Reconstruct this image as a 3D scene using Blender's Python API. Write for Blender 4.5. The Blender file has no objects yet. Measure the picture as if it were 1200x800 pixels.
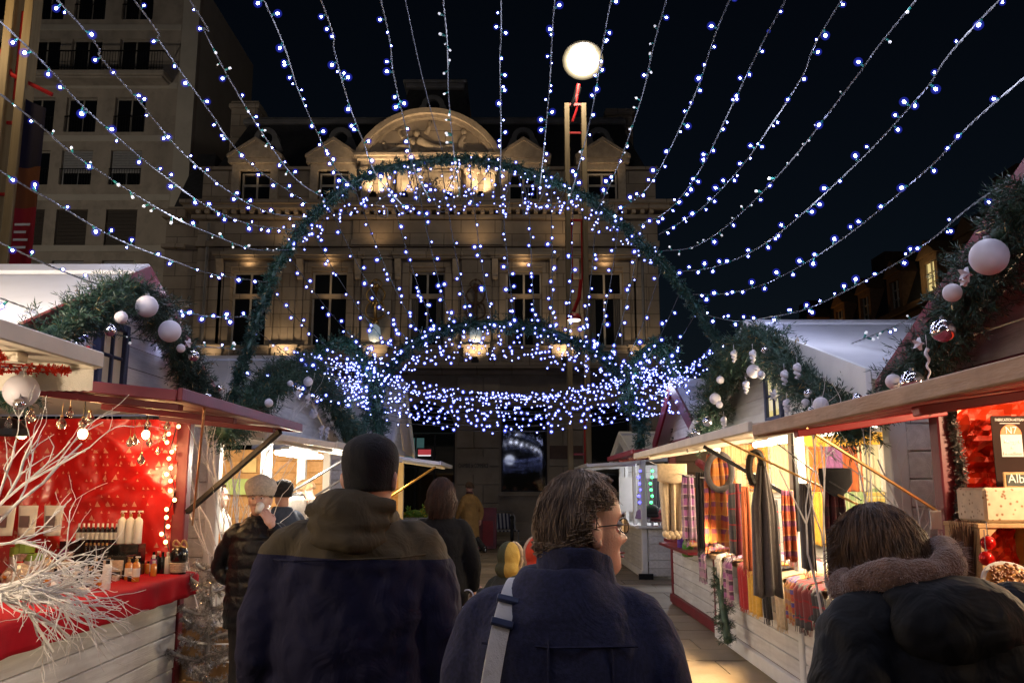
import bpy, math, random
import numpy as np
from math import sin, cos, pi, radians, sqrt
from mathutils import Vector, Matrix, Euler, noise

sc = bpy.context.scene
C = sc.collection
RN = random.Random(11)

# ------------------------------------------------------------------ camera
PITCH = radians(9.7); CZ = 1.64
cam_d = bpy.data.cameras.new('camera'); cam = bpy.data.objects.new('camera', cam_d); C.objects.link(cam)
cam_d.lens = 30.0; cam_d.sensor_width = 36.0; cam_d.clip_start = 0.05; cam_d.clip_end = 2000
cam.location = (0, 0, CZ); cam.rotation_euler = (pi / 2 + PITCH, 0, 0)
sc.camera = cam

# ------------------------------------------------------------------ night sky
w = bpy.data.worlds.new('World'); sc.world = w; w.use_nodes = True
wn = w.node_tree; bg = wn.nodes['Background']
sky = wn.nodes.new('ShaderNodeTexSky'); sky.sky_type = 'NISHITA'; sky.sun_disc = False
sky.sun_elevation = radians(25); sky.sun_rotation = radians(200); sky.dust_density = 0.3; sky.ozone_density = 3.0
wn.links.new(sky.outputs[0], bg.inputs[0]); bg.inputs[1].default_value = 0.0011

sc.view_settings.view_transform = 'Standard'; sc.view_settings.look = 'None'
sc.view_settings.exposure = 0.0; sc.view_settings.gamma = 1.0
cy = sc.cycles
cy.use_denoising = True; cy.sample_clamp_indirect = 3.0; cy.sample_clamp_direct = 0
cy.max_bounces = 5; cy.diffuse_bounces = 2; cy.glossy_bounces = 3; cy.transmission_bounces = 4; cy.transparent_max_bounces = 8
cy.caustics_reflective = False; cy.caustics_refractive = False
cy.use_light_tree = True

# ------------------------------------------------------------------ photograph -> metres
cP, sP = cos(PITCH), sin(PITCH)
def ray(px, py):
    u = (px - 600) / 1000; v = (400 - py) / 1000
    return Vector((u, cP - v * sP, sP + v * cP))
def P(px, py, Y):
    d = ray(px, py); return Vector((0, 0, CZ)) + d * (Y / d.y)
def PX(px, py, X):
    d = ray(px, py); return Vector((0, 0, CZ)) + d * (X / d.x)
def PZ(px, py, z):
    d = ray(px, py); return Vector((0, 0, CZ)) + d * ((z - CZ) / d.z)

# ------------------------------------------------------------------ mesh builder
WM = {}
def place(o, parent=None):
    C.objects.link(o)
    if parent is not None:
        o.parent = parent
        o.matrix_parent_inverse = WM.get(parent.name, Matrix()).inverted()
    return o
class MB:
    def __init__(s): s.v = []; s.f = []; s.m = []; s.mi = 0
    def add(s, vs, fs):
        o = len(s.v); s.v.extend(tuple(v) for v in vs)
        s.f.extend(tuple(i + o for i in f) for f in fs); s.m.extend([s.mi] * len(fs)); return s
    def box(s, x0, x1, y0, y1, z0, z1):
        if x0 > x1: x0, x1 = x1, x0
        if y0 > y1: y0, y1 = y1, y0
        return s.add([(x0,y0,z0),(x1,y0,z0),(x1,y1,z0),(x0,y1,z0),(x0,y0,z1),(x1,y0,z1),(x1,y1,z1),(x0,y1,z1)],
                     [(0,3,2,1),(4,5,6,7),(0,1,5,4),(1,2,6,5),(2,3,7,6),(3,0,4,7)])
    def hexa(s, p):   # 8 corner points, bottom four then top four
        return s.add(p, [(0,3,2,1),(4,5,6,7),(0,1,5,4),(1,2,6,5),(2,3,7,6),(3,0,4,7)])
    def beam(s, a, b, wx, wy, up=(0,0,1)):
        a, b = Vector(a), Vector(b); d = (b - a).normalized(); u = Vector(up)
        if abs(d.dot(u)) > .98: u = Vector((0,1,0))
        x = d.cross(u).normalized(); y = x.cross(d).normalized()
        p = []
        for q in (a, b):
            for i, j in ((-1,-1),(1,-1),(1,1),(-1,1)): p.append(q + x * (i * wx / 2) + y * (j * wy / 2))
        return s.hexa(p)
    def tube(s, pts, r, n=6, cap=True):
        pts = [Vector(p) for p in pts]; k = len(pts)
        rs = r if isinstance(r, (list, tuple)) else [r] * k
        vs = []; d0 = (pts[1] - pts[0]).normalized()
        u = Vector((0,0,1)) if abs(d0.z) < .9 else Vector((1,0,0))
        x = d0.cross(u).normalized()
        for i in range(k):
            d = (pts[min(i+1,k-1)] - pts[max(i-1,0)])
            d = d.normalized() if d.length > 1e-9 else d0
            x = (x - d * x.dot(d)); x = x.normalized() if x.length > 1e-6 else d.orthogonal().normalized()
            y = d.cross(x)
            ri = rs[i]; ra, rb = ri if isinstance(ri, (list, tuple)) else (ri, ri)
            for j in range(n):
                a = 2 * pi * j / n; vs.append(pts[i] + x * (ra * cos(a)) + y * (rb * sin(a)))
        fs = [(i*n+j, i*n+(j+1)%n, (i+1)*n+(j+1)%n, (i+1)*n+j) for i in range(k-1) for j in range(n)]
        if cap: fs.append(tuple(range(n-1,-1,-1))); fs.append(tuple((k-1)*n+j for j in range(n)))
        return s.add(vs, fs)
    def loft(s, rings, n=24, e=2.0):   # rings: (x, y, z, rx, ry) horizontal superellipses, bottom to top
        vs = []
        for (x, y, z, rx, ry) in rings:
            for j in range(n):
                a = 2*pi*j/n; c_, s_ = cos(a), sin(a)
                vs.append((x + rx*math.copysign(abs(c_)**(2/e), c_), y + ry*math.copysign(abs(s_)**(2/e), s_), z))
        k = len(rings)
        fs = [(i*n+j, i*n+(j+1)%n, (i+1)*n+(j+1)%n, (i+1)*n+j) for i in range(k-1) for j in range(n)]
        fs.append(tuple(range(n-1,-1,-1))); fs.append(tuple((k-1)*n+j for j in range(n)))
        return s.add(vs, fs)
    def lathe(s, prof, c, n=12, ax='z'):
        c = Vector(c); vs = []
        for (r, h) in prof:
            for j in range(n):
                a = 2*pi*j/n
                q = (r*cos(a), r*sin(a), h) if ax == 'z' else ((r*cos(a), h, r*sin(a)) if ax == 'y' else (h, r*cos(a), r*sin(a)))
                vs.append(c + Vector(q))
        k = len(prof)
        fs = [(i*n+j, i*n+(j+1)%n, (i+1)*n+(j+1)%n, (i+1)*n+j) for i in range(k-1) for j in range(n)]
        fs.append(tuple(range(n-1,-1,-1))); fs.append(tuple((k-1)*n+j for j in range(n)))
        return s.add(vs, fs)
    def ell(s, c, r, nu=14, nv=9, M=None):
        c = Vector(c); r = (r, r, r) if not isinstance(r, (tuple, list)) else r
        vs = []
        for i in range(1, nv):
            t = pi*i/nv
            for j in range(nu):
                a = 2*pi*j/nu; q = Vector((r[0]*sin(t)*cos(a), r[1]*sin(t)*sin(a), -r[2]*cos(t)))
                vs.append(c + (M @ q if M else q))
        for q in (Vector((0,0,-r[2])), Vector((0,0,r[2]))): vs.append(c + (M @ q if M else q))
        b, t_ = len(vs)-2, len(vs)-1
        fs = [(i*nu+j, i*nu+(j+1)%nu, (i+1)*nu+(j+1)%nu, (i+1)*nu+j) for i in range(nv-2) for j in range(nu)]
        fs += [(b, (j+1)%nu, j) for j in range(nu)] + [(t_, (nv-2)*nu+j, (nv-2)*nu+(j+1)%nu) for j in range(nu)]
        return s.add(vs, fs)
    def prism(s, poly, d):   # polygon extruded along vector d
        n = len(poly); poly = [Vector(p) for p in poly]; d = Vector(d)
        return s.add(poly + [p + d for p in poly],
                     [tuple(range(n-1,-1,-1)), tuple(range(n, 2*n))] + [(i, (i+1)%n, n+(i+1)%n, n+i) for i in range(n)])
    def sheet(s, fn, nu, nv):
        vs = [fn(i/(nu-1), j/(nv-1)) for j in range(nv) for i in range(nu)]
        return s.add(vs, [(j*nu+i, j*nu+i+1, (j+1)*nu+i+1, (j+1)*nu+i) for j in range(nv-1) for i in range(nu-1)])
    def mesh(s, name, mats):
        me = bpy.data.meshes.new(name); me.from_pydata(s.v, [], s.f)
        for m in (mats if isinstance(mats, (list, tuple)) else [mats]): me.materials.append(m)
        if any(s.m): me.polygons.foreach_set('material_index', s.m)
        return me
    def build(s, name, mats, parent=None, smooth=False, bevel=0, solid=0):
        me = s.mesh(name, mats)
        if smooth: me.polygons.foreach_set('use_smooth', [True]*len(me.polygons))
        me.update()
        o = place(bpy.data.objects.new(name, me), parent)
        if solid:
            k = o.modifiers.new('solid', 'SOLIDIFY'); k.thickness = solid
        if bevel:
            k = o.modifiers.new('bevel', 'BEVEL'); k.width = bevel; k.segments = 1; k.limit_method = 'ANGLE'
        return o
def tag(o, label, cat, group=None, kind=None):
    if label: o['label'] = label
    if cat: o['category'] = cat
    if group: o['group'] = group
    if kind: o['kind'] = kind
    return o
def thing(name, label, cat, loc=(0,0,0), group=None, rz=0):
    o = bpy.data.objects.new(name, None); C.objects.link(o); o.empty_display_size = .1
    o.location = loc; o.rotation_euler = (0, 0, rz)
    WM[o.name] = Matrix.Translation(Vector(loc)) @ Matrix.Rotation(rz, 4, 'Z')
    return tag(o, label, cat, group)
def stuff(o): o['kind'] = 'stuff'; return o
def struct(o): o['kind'] = 'structure'; return o
def inst(me, name, parent, loc, rot=None, scale=None):
    o = bpy.data.objects.new(name, me); C.objects.link(o); o.parent = parent
    if parent is not None: o.matrix_parent_inverse = WM.get(parent.name, Matrix()).inverted()
    o.location = loc
    if rot is not None: o.rotation_euler = rot
    if scale is not None: o.scale = scale
    return o
def dup(root, loc, rz=0, label=None, group=None, scale=None):
    r = root.copy(); C.objects.link(r); r.location = loc; r.rotation_euler = (0, 0, rz)
    if scale: r.scale = scale
    if label: r['label'] = label
    if group: r['group'] = group
    for ch in list(root.children):
        c = ch.copy(); C.objects.link(c); c.parent = r
        for g in list(ch.children):
            d = g.copy(); C.objects.link(d); d.parent = c
    return r
def crom(pts, n):   # smooth curve through the points, n samples
    pts = [Vector(p) for p in pts]; q = [pts[0]*2 - pts[1]] + pts + [pts[-1]*2 - pts[-2]]
    m = len(pts) - 1; out = []
    for k in range(n):
        t = k/(n-1)*m; i = min(int(t), m-1); f = t - i
        a, b, c, d = q[i], q[i+1], q[i+2], q[i+3]
        out.append(0.5*((b*2) + (c-a)*f + (a*2-b*5+c*4-d)*f*f + (b*3-a-c*3+d)*f**3))
    return out
def along(pts, step, jit=0.0, rn=RN):   # points every step along a polyline, with tangents
    out = []; acc = step*.5
    for a, b in zip(pts[:-1], pts[1:]):
        L = (b-a).length
        while acc < L:
            out.append((a.lerp(b, acc/L if L else 0), (b-a).normalized())); acc += step*(1+rn.uniform(-jit, jit))
        acc -= L
    return out
def text(name, body, size, loc, rot, m, parent, ext=.002, align='CENTER', width=None):
    cu = bpy.data.curves.new(name, 'FONT'); cu.body = body; cu.size = size; cu.align_x = align; cu.align_y = 'CENTER'; cu.extrude = ext
    o = bpy.data.objects.new(name, cu); C.objects.link(o)
    dg = bpy.context.evaluated_depsgraph_get()
    me = bpy.data.meshes.new_from_object(o.evaluated_get(dg)); bpy.data.objects.remove(o)
    me.materials.clear(); me.materials.append(m)
    if width:
        xs = [v.co.x for v in me.vertices]; k = width/max(1e-6, max(xs)-min(xs))
        for v in me.vertices: v.co.x *= k
    o = place(bpy.data.objects.new(name, me), parent); o.location = loc; o.rotation_euler = rot
    return o

# ------------------------------------------------------------------ materials
def mat(name, col, rough=.6, metal=0.0, var=.18, scale=6.0, bump=0.0, bscale=80.0, spec=.5, emit=None, est=0.0,
        rnd=0.0, col2=None, stretch=None, sheen=0.0, coat=0.0, sss=0.0, trans=0.0, dirt=0.0):
    m = bpy.data.materials.new(name); m.use_nodes = True; nt = m.node_tree; N = nt.nodes; L = nt.links
    b = N['Principled BSDF']
    b.inputs['Roughness'].default_value = rough; b.inputs['Metallic'].default_value = metal
    b.inputs['Specular IOR Level'].default_value = spec; b.inputs['Sheen Weight'].default_value = sheen
    b.inputs['Coat Weight'].default_value = coat
    if sss: b.inputs['Subsurface Weight'].default_value = sss; b.inputs['Subsurface Radius'].default_value = (.02,.008,.004)
    if trans: b.inputs['Transmission Weight'].default_value = trans
    tc = N.new('ShaderNodeTexCoord'); mp = N.new('ShaderNodeMapping'); L.new(tc.outputs['Object'], mp.inputs[0])
    if stretch: mp.inputs['Scale'].default_value = stretch
    nz = N.new('ShaderNodeTexNoise'); nz.inputs['Scale'].default_value = scale; nz.inputs['Detail'].default_value = 4
    L.new(mp.outputs[0], nz.inputs['Vector'])
    rp = N.new('ShaderNodeMapRange'); L.new(nz.outputs[0], rp.inputs[0]); rp.inputs[1].default_value = .3; rp.inputs[2].default_value = .7
    mx = N.new('ShaderNodeMix'); mx.data_type = 'RGBA'; L.new(rp.outputs[0], mx.inputs[0])
    c2 = col2 or tuple(min(1, c*(1+var)) for c in col); c1 = col if col2 else tuple(c*(1-var) for c in col)
    mx.inputs[6].default_value = (*c1, 1); mx.inputs[7].default_value = (*c2, 1)
    out = mx.outputs[2]
    if dirt:
        n2 = N.new('ShaderNodeTexNoise'); n2.inputs['Scale'].default_value = 1.7; n2.inputs['Detail'].default_value = 7; n2.inputs['Roughness'].default_value = .7
        L.new(tc.outputs['Object'], n2.inputs['Vector'])
        r2 = N.new('ShaderNodeMapRange'); r2.inputs[1].default_value = .48; r2.inputs[2].default_value = .75; r2.inputs[4].default_value = dirt; L.new(n2.outputs[0], r2.inputs[0])
        m2 = N.new('ShaderNodeMix'); m2.data_type = 'RGBA'; L.new(r2.outputs[0], m2.inputs[0]); L.new(out, m2.inputs[6]); m2.inputs[7].default_value = (*[c*.35 for c in col], 1); out = m2.outputs[2]
    if rnd:
        oi = N.new('ShaderNodeObjectInfo'); hs = N.new('ShaderNodeHueSaturation'); ma = N.new('ShaderNodeMapRange')
        ma.inputs[3].default_value = 1-rnd; ma.inputs[4].default_value = 1+rnd
        L.new(oi.outputs['Random'], ma.inputs[0]); L.new(ma.outputs[0], hs.inputs['Value']); L.new(out, hs.inputs['Color']); out = hs.outputs[0]
    L.new(out, b.inputs['Base Color'])
    if bump:
        n3 = N.new('ShaderNodeTexNoise'); n3.inputs['Scale'].default_value = bscale; n3.inputs['Detail'].default_value = 5; L.new(mp.outputs[0], n3.inputs['Vector'])
        bp = N.new('ShaderNodeBump'); bp.inputs['Strength'].default_value = bump; bp.inputs['Distance'].default_value = .01; L.new(n3.outputs[0], bp.inputs['Height'])
        L.new(bp.outputs[0], b.inputs['Normal'])
    if emit: b.inputs['Emission Color'].default_value = (*emit, 1); b.inputs['Emission Strength'].default_value = est
    return m
def nodes(m): return m.node_tree.nodes, m.node_tree.links, m.node_tree.nodes['Principled BSDF']
def math_n(N, L, op, a, b=None):
    n = N.new('ShaderNodeMath'); n.operation = op
    for i, x in enumerate((a, b)):
        if x is None: continue
        if isinstance(x, (int, float)): n.inputs[i].default_value = x
        else: L.new(x, n.inputs[i])
    return n.outputs[0]

M = {}
M['white_paint'] = mat('white_paint', (.60,.575,.55), .55, col2=(.78,.765,.74), scale=3.2, bump=.35, bscale=16, stretch=(7,.7,9), rnd=.09, dirt=.4)
M['white_plain'] = mat('white_plain', (.78,.77,.75), .5, var=.05, rnd=.03, dirt=.15)
M['cream_paint'] = mat('cream_paint', (.72,.62,.48), .5, var=.08, rnd=.06, bump=.15, bscale=30, dirt=.3)
M['red_paint'] = mat('red_paint', (.17,.008,.018), .45, var=.2, scale=4, bump=.1, bscale=40, rnd=.12, dirt=.3)
M['red_bright'] = mat('red_bright', (.36,.015,.02), .5, var=.15, bump=.1, bscale=40, rnd=.1)
M['red_cloth'] = mat('red_cloth', (.40,.004,.014), .85, var=.15, bump=.2, bscale=220, spec=.2)
M['worn_wood'] = mat('worn_wood', (.38,.22,.12), .7, col2=(.52,.34,.22), scale=5, bump=.4, bscale=30, stretch=(3,.5,3), dirt=.55)
M['pine_wood'] = mat('pine_wood', (.55,.30,.11), .55, col2=(.68,.42,.19), scale=4, bump=.15, stretch=(6,.7,6), rnd=.12)
M['crate_wood'] = mat('crate_wood', (.42,.24,.10), .7, col2=(.55,.35,.17), scale=5, bump=.3, stretch=(4,1,4), rnd=.15)
M['dark_wood'] = mat('dark_wood', (.09,.05,.03), .6, var=.3, bump=.2)
M['canvas_white'] = mat('canvas_white', (.66,.65,.68), .55, var=.05, scale=2, bump=.1, bscale=6, dirt=.18)
M['navy_paint'] = mat('navy_paint', (.02,.03,.085), .45, var=.15)
M['stone'] = mat('stone', (.38,.325,.27), .85, col2=(.28,.24,.20), scale=1.1, bump=.25, bscale=22, dirt=.45, rnd=.07)
M['stone_block'] = mat('stone_block', (.36,.31,.26), .85, col2=(.28,.24,.20), scale=2.0, bump=.3, bscale=25, dirt=.4, rnd=.12)
M['stone_carved'] = mat('stone_carved', (.42,.355,.285), .85, var=.15, scale=8, bump=.3, bscale=40, dirt=.3)
def ashlar(m):
    N, L, b = nodes(m); tc = N.new('ShaderNodeTexCoord'); sp = N.new('ShaderNodeSeparateXYZ'); cb = N.new('ShaderNodeCombineXYZ'); L.new(tc.outputs['Object'], sp.inputs[0]); L.new(sp.outputs[0], cb.inputs[0]); L.new(sp.outputs[2], cb.inputs[1])
    br = N.new('ShaderNodeTexBrick'); br.inputs['Scale'].default_value = 1.0; br.inputs['Brick Width'].default_value = 1.15; br.inputs['Row Height'].default_value = .46; br.inputs['Mortar Size'].default_value = .016; br.inputs['Mortar Smooth'].default_value = .3
    br.inputs['Color1'].default_value = (1,1,1,1); br.inputs['Color2'].default_value = (.80,.78,.76,1); br.inputs['Mortar'].default_value = (.42,.40,.38,1); L.new(cb.outputs[0], br.inputs['Vector'])
    old = b.inputs['Base Color'].links[0].from_socket; mx = N.new('ShaderNodeMix'); mx.data_type = 'RGBA'; mx.blend_type = 'MULTIPLY'; mx.inputs[0].default_value = 1; L.new(old, mx.inputs[6]); L.new(br.outputs['Color'], mx.inputs[7]); L.new(mx.outputs[2], b.inputs['Base Color'])
ashlar(M['stone'])
M['curtain'] = mat('curtain', (.10,.095,.09), .9, var=.4, scale=12, stretch=(8,1,.2))
M['slate'] = mat('slate', (.035,.036,.042), .6, var=.35, scale=9, bump=.4, bscale=14)
M['zinc'] = mat('zinc', (.20,.20,.21), .55, .3, var=.2, scale=2)
M['frame_grey'] = mat('frame_grey', (.42,.40,.37), .5, var=.08)
M['glass_dark'] = mat('glass_dark', (.006,.007,.009), .04, var=.1, spec=.7)
M['plaster'] = mat('plaster', (.48,.43,.38), .9, var=.16, scale=.9, bump=.15, bscale=40, stretch=(1.6,1,.35), dirt=.5)
M['plaster_light'] = mat('plaster_light', (.60,.57,.52), .9, var=.06, scale=.6, dirt=.18)
M['shutter'] = mat('shutter', (.36,.37,.40), .6, var=.08)
M['shutter_dark'] = mat('shutter_dark', (.06,.05,.045), .6, var=.1)
M['iron'] = mat('iron', (.02,.02,.022), .45, .6, var=.2)
M['steel_red'] = mat('steel_red', (.35,.012,.015), .4, var=.15)
M['steel_grey'] = mat('steel_grey', (.30,.30,.31), .35, .8, var=.1)
M['mast'] = mat('mast', (.17,.125,.06), .6, col2=(.24,.18,.09), scale=3, stretch=(6,6,.5), bump=.15)
M['brass'] = mat('brass', (.55,.36,.14), .35, .9, var=.15)
M['brown_cladding'] = mat('brown_cladding', (.085,.06,.042), .85, var=.2, dirt=.3)
M['paver'] = mat('paver', (.21,.165,.115), .62, col2=(.28,.23,.17), scale=3.5, bump=.35, bscale=45, rnd=.28, dirt=.5)
M['ground'] = mat('ground', (.10,.085,.065), .75, var=.25, scale=1.2, bump=.3, bscale=30)
M['needle'] = mat('needle', (.014,.042,.027), .5, col2=(.04,.095,.06), scale=22, rnd=.2)
M['needle_teal'] = mat('needle_teal', (.007,.032,.024), .5, col2=(.02,.07,.048), scale=20, rnd=.2)
M['twig'] = mat('twig', (.06,.035,.02), .8)
M['white_twig'] = mat('white_twig', (.80,.76,.72), .6, var=.08, scale=30, bump=.2)
M['tinsel_silver'] = mat('tinsel_silver', (.62,.60,.58), .22, .95, var=.2, scale=60)
M['tinsel_red'] = mat('tinsel_red', (.65,.04,.015), .28, .8, var=.4, scale=60)
M['frost_needle'] = mat('frost_needle', (.42,.40,.39), .45, .4, var=.3, scale=50)
M['bauble_white'] = mat('bauble_white', (.72,.67,.72), .45, var=.03, bump=.05, bscale=150)
M['bauble_mirror'] = mat('bauble_mirror', (.72,.70,.74), .10, .95, var=.05)
M['bauble_red'] = mat('bauble_red', (.55,.012,.01), .2, .5, var=.1)
M['wire'] = mat('wire', (.075,.075,.08), .4, .1, var=.5, scale=90, spec=.8)
M['wire_black'] = mat('wire_black', (.015,.015,.016), .5)
M['holder'] = mat('holder', (.01,.16,.13), .4)
def emis(name, col, st):
    m = bpy.data.materials.new(name); m.use_nodes = True; N, L, b = nodes(m)
    b.inputs['Base Color'].default_value = (.8,.8,.8,1); b.inputs['Emission Color'].default_value = (*col, 1); b.inputs['Emission Strength'].default_value = st
    return m
M['led'] = emis('led', (.50,.57,1.0), 150.0)
def halo_glow(name, col, st, fac):   # see-through emissive shell, a painted halo round a lamp
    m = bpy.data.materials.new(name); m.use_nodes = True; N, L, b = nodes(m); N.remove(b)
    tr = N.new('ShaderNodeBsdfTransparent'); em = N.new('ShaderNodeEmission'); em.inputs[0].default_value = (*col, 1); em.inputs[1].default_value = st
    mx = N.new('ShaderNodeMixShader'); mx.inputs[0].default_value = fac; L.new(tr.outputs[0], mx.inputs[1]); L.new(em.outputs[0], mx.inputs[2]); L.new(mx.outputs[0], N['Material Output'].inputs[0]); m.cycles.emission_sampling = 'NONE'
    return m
M['led_cap'] = halo_glow('led_cap', (.10,.13,1.0), 1.0, .40); M['led_lens'] = halo_glow('led_lens', (.05,.07,1.0), .9, .13)  # led_cap and led_lens are the inner and outer painted halo of the bulbs
M['led_far'] = emis('led_far', (.40,.49,1.0), 24.0)
M['led_dim'] = emis('led_dim', (.6,.58,.62), .7)
M['warm_glow'] = emis('warm_glow', (1,.62,.30), 14)
M['warm_spark'] = emis('warm_spark', (1,.6,.22), 5)
M['tube_glow'] = emis('tube_glow', (1,.90,.74), 9)
M['street_glow'] = emis('street_glow', (1,.84,.58), 26)
M['room_glow'] = emis('room_glow', (1,.80,.30), .55)
M['pane_cream'] = mat('pane_cream', (.50,.42,.33), .25, var=.1, emit=(.9,.7,.5), est=.06)  # cream reflection painted into the pane, with a faint glow
M['room_dim'] = emis('room_dim', (1,.45,.12), .10)
M['cool_glow'] = emis('cool_glow', (.75,.88,1), 4)
for k_, c_ in (('red',(1,.05,.03)),('blue',(.08,.08,1)),('green',(.02,1,.2)),('yellow',(1,.6,.05))): M['led_'+k_] = emis('led_'+k_, c_, 4)

# ------------------------------------------------------------------ lamps of the place and added unseen ones
def lamp(name, loc, power, col, r=.04, parent=None, spot=None, aim=None, blend=.5, size=None):
    ty = 'SPOT' if spot else ('AREA' if size else 'POINT')
    d = bpy.data.lights.new(name, ty); d.energy = power; d.color = col
    if size: d.shape = 'RECTANGLE'; d.size, d.size_y = size
    else: d.shadow_soft_size = r
    if spot: d.spot_size = radians(spot); d.spot_blend = blend
    o = bpy.data.objects.new(name, d); place(o, parent); o.location = loc
    if aim is not None: o.rotation_euler = (Vector(aim) - Vector(loc)).to_track_quat('-Z', 'Y').to_euler()
    return o
WARM = (1, .58, .24); WARM2 = (1, .72, .42); COOLW = (1, .88, .72)
# ================================================================== ground
b = MB(); b.box(-90, 90, -20, 110, -.6, -.03); struct(b.build('ground', M['ground']))
pave = MB(); pave.box(-3.35, 3.55, 5.6, 25.9, -.03, -.018); pave = struct(pave.build('pavement', M['ground']))
rp_ = random.Random(5)
sv = []
for k in range(3):
    q = MB(); q.box(-.444, .444, -.291, .291, -.03, 0); me = q.mesh('paving_stone', M['paver']); sv.append(me)
row = 0; y = 5.9
while y < 25.6:
    off = (.45 if row % 2 else 0)
    for i in range(8):
        x = -3.0 + off + i*.9
        if x > 3.2 or (x < -2.6 and row % 2 == 0): continue
        o = inst(sv[rp_.randrange(3)], 'paving_stone', pave, (x, y, rp_.uniform(-.004, .003)), (rp_.uniform(-.004,.004), rp_.uniform(-.004,.004), rp_.uniform(-.004,.004)))
        if rp_.random() < .02: o.scale = (.99, .98, 1)
    y += .6; row += 1
b = MB(); b.box(-14, 16, 26.0, 27.9, -.03, .10)
kerb = struct(b.build('kerb', M['stone_block'], bevel=.02))

# ================================================================== stone trade building
SB = thing('stone_building', 'old stone civic building with lit arched pediment, tall windows and mansard roof', 'building', (-2.86, 28, 0))
FY = 28.0
BAY = [-8.84, -6.15, -2.86, .40, 3.12]; XL, XR = -10.66, 4.94
def wall_with_holes(name, x0, x1, z0, z1, holes, y0, y1, m, parent, bev=0):
    q = MB(); xs = x0
    for (xc, w_, zb, zt) in sorted(holes):
        q.box(xs, xc-w_/2, y0, y1, z0, z1); xs = xc+w_/2
        if zb > z0: q.box(xc-w_/2, xc+w_/2, y0+.004, y1, z0, zb)
        if zt < z1: q.box(xc-w_/2, xc+w_/2, y0+.004, y1, zt, z1)
    q.box(xs, x1, y0, y1, z0, z1)
    return q.build(name, m, parent)
def window(parent, xc, w_, zb, zt, y, trans=None, fm='frame_grey', fw=.07, name='window', cols=2, deep=.06):
    q = MB(); x0, x1 = xc-w_/2, xc+w_/2
    q.box(x0, x0+fw, y, y+deep, zb, zt); q.box(x1-fw, x1, y, y+deep, zb, zt)
    q.box(x0+fw, x1-fw, y, y+deep, zb, zb+fw); q.box(x0+fw, x1-fw, y, y+deep, zt-fw, zt)
    cw = (x1-x0-2*fw)/cols; zs = [(zb+fw, zt-fw)]
    if trans: q.box(x0+fw, x1-fw, y-.003, y+deep, trans-fw*.6, trans+fw*.6); zs = [(zb+fw, trans-fw*.6), (trans+fw*.6, zt-fw)]
    for k in range(1, cols): q.box(x0+fw+k*cw-fw*.5, x0+fw+k*cw+fw*.5, y-.006, y+deep, zb+fw, zt-fw)
    f = q.build(name, M[fm], parent, bevel=.008)

    for (a, c_) in zs:
        for k in range(cols):
            g = MB(); xa = x0+fw+k*cw+(fw*.5 if k else 0); xb = x0+fw+(k+1)*cw-(fw*.5 if k < cols-1 else 0)
            g.box(xa, xb, y+deep*.4, y+deep*.4+.012, a, c_); pn = place(bpy.data.objects.new('pane', g.mesh('pane', M['glass_dark'])), f)
            pass
    return f
# ground storey
G_OPEN = [(-8.84,1.5,1.5,4.3), (-6.15,1.5,1.5,4.3), (.40,1.5,1.5,4.3), (3.12,1.5,1.5,4.3)]
wall_with_holes('wall', XL, XR, 0, 5.3, G_OPEN + [(-2.86, 2.0, 0, 4.43)], FY, FY+.45, M['stone_block'], SB)
q = MB()   # arch spandrels
for s in (-1, 1):
    pl = [(-2.86+s*1.0, FY+.01, 3.43)] + [(-2.86+s*cos(t*pi/16), FY+.01, 3.43+sin(t*pi/16)) for t in range(1, 9)] + [(-2.86+s*1.0, FY+.01, 4.43)]
    q.prism(pl, (0, .42, 0))
q.build('arch_spandrel', M['stone_block'], SB)
piers = [(-10.66,-9.65), (-8.03,-6.96), (-5.34,-3.92), (-1.80,-.41), (1.21,2.31), (3.93,4.94)]
for (xa, xb) in piers:
    z = .55; k = 0
    while z < 5.2:
        h = .585; m_ = (xb-xa); sp_ = xa + m_*(.62 if k % 2 else .40)
        for (u, v) in ((xa, sp_-.012), (sp_+.012, xb)):
            q = MB(); q.box(u, v, FY-.07, FY+.02, z+.012, z+h-.012); q.build('stone_block', M['stone_block'], SB, bevel=.018)
        z += h; k += 1
q = MB(); q.box(XL, -3.9, FY-.13, FY+.02, 0, .54); q.box(-1.82, XR, FY-.13, FY+.02, 0, .54); q.build('plinth', M['stone_block'], SB, bevel=.02)
for (xc, w_, zb, zt) in G_OPEN: q = MB(); q.box(xc-w_/2-.1, xc+w_/2+.1, FY-.12, FY+.2, zb-.14, zb); q.build('sill', M['stone_block'], SB, bevel=.015)
for (xc, w_, zb, zt) in G_OPEN: window(SB, xc, w_, zb, zt, FY+.24, fm='iron', cols=1, fw=.05)
# big arched entrance, dark glazing with a small bank sign
f = window(SB, -2.86, 2.0, 0.02, 3.4, FY+.3, fm='iron', cols=3, fw=.06, trans=2.3, name='entrance_door')
q = MB(); q.prism([(-2.86+.99*cos(t*pi/16), FY+.34, 3.43+.97*sin(t*pi/16)) for t in range(17)], (0, .02, 0)); q.build('fanlight', M['glass_dark'], SB)
q = MB(); q.box(-3.62, -2.9, FY+.31, FY+.325, 2.45, 3.25); q.build('lit_notice', mat('notice', (.12,.22,.22), .5, emit=(.2,.5,.5), est=.12), SB)
q = MB(); q.box(-3.12, -2.62, FY+.2, FY+.28, 2.42, 2.92); sgn = q.build('bank_sign', M['iron'], SB)
for nm, z0, z1, m_ in (('sign_face', 2.69, 2.87, emis('sign_red', (1,.03,.06), .35)), ('sign_stripe', 2.655, 2.69, emis('sign_white', (1,1,1), .9)), ('sign_foot', 2.48, 2.655, M['wire_black'])):
    q = MB(); q.box(-3.08, -2.66, FY+.19, FY+.2, z0, z1); p_ = place(bpy.data.objects.new(nm, q.mesh(nm, m_)), sgn)
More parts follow.
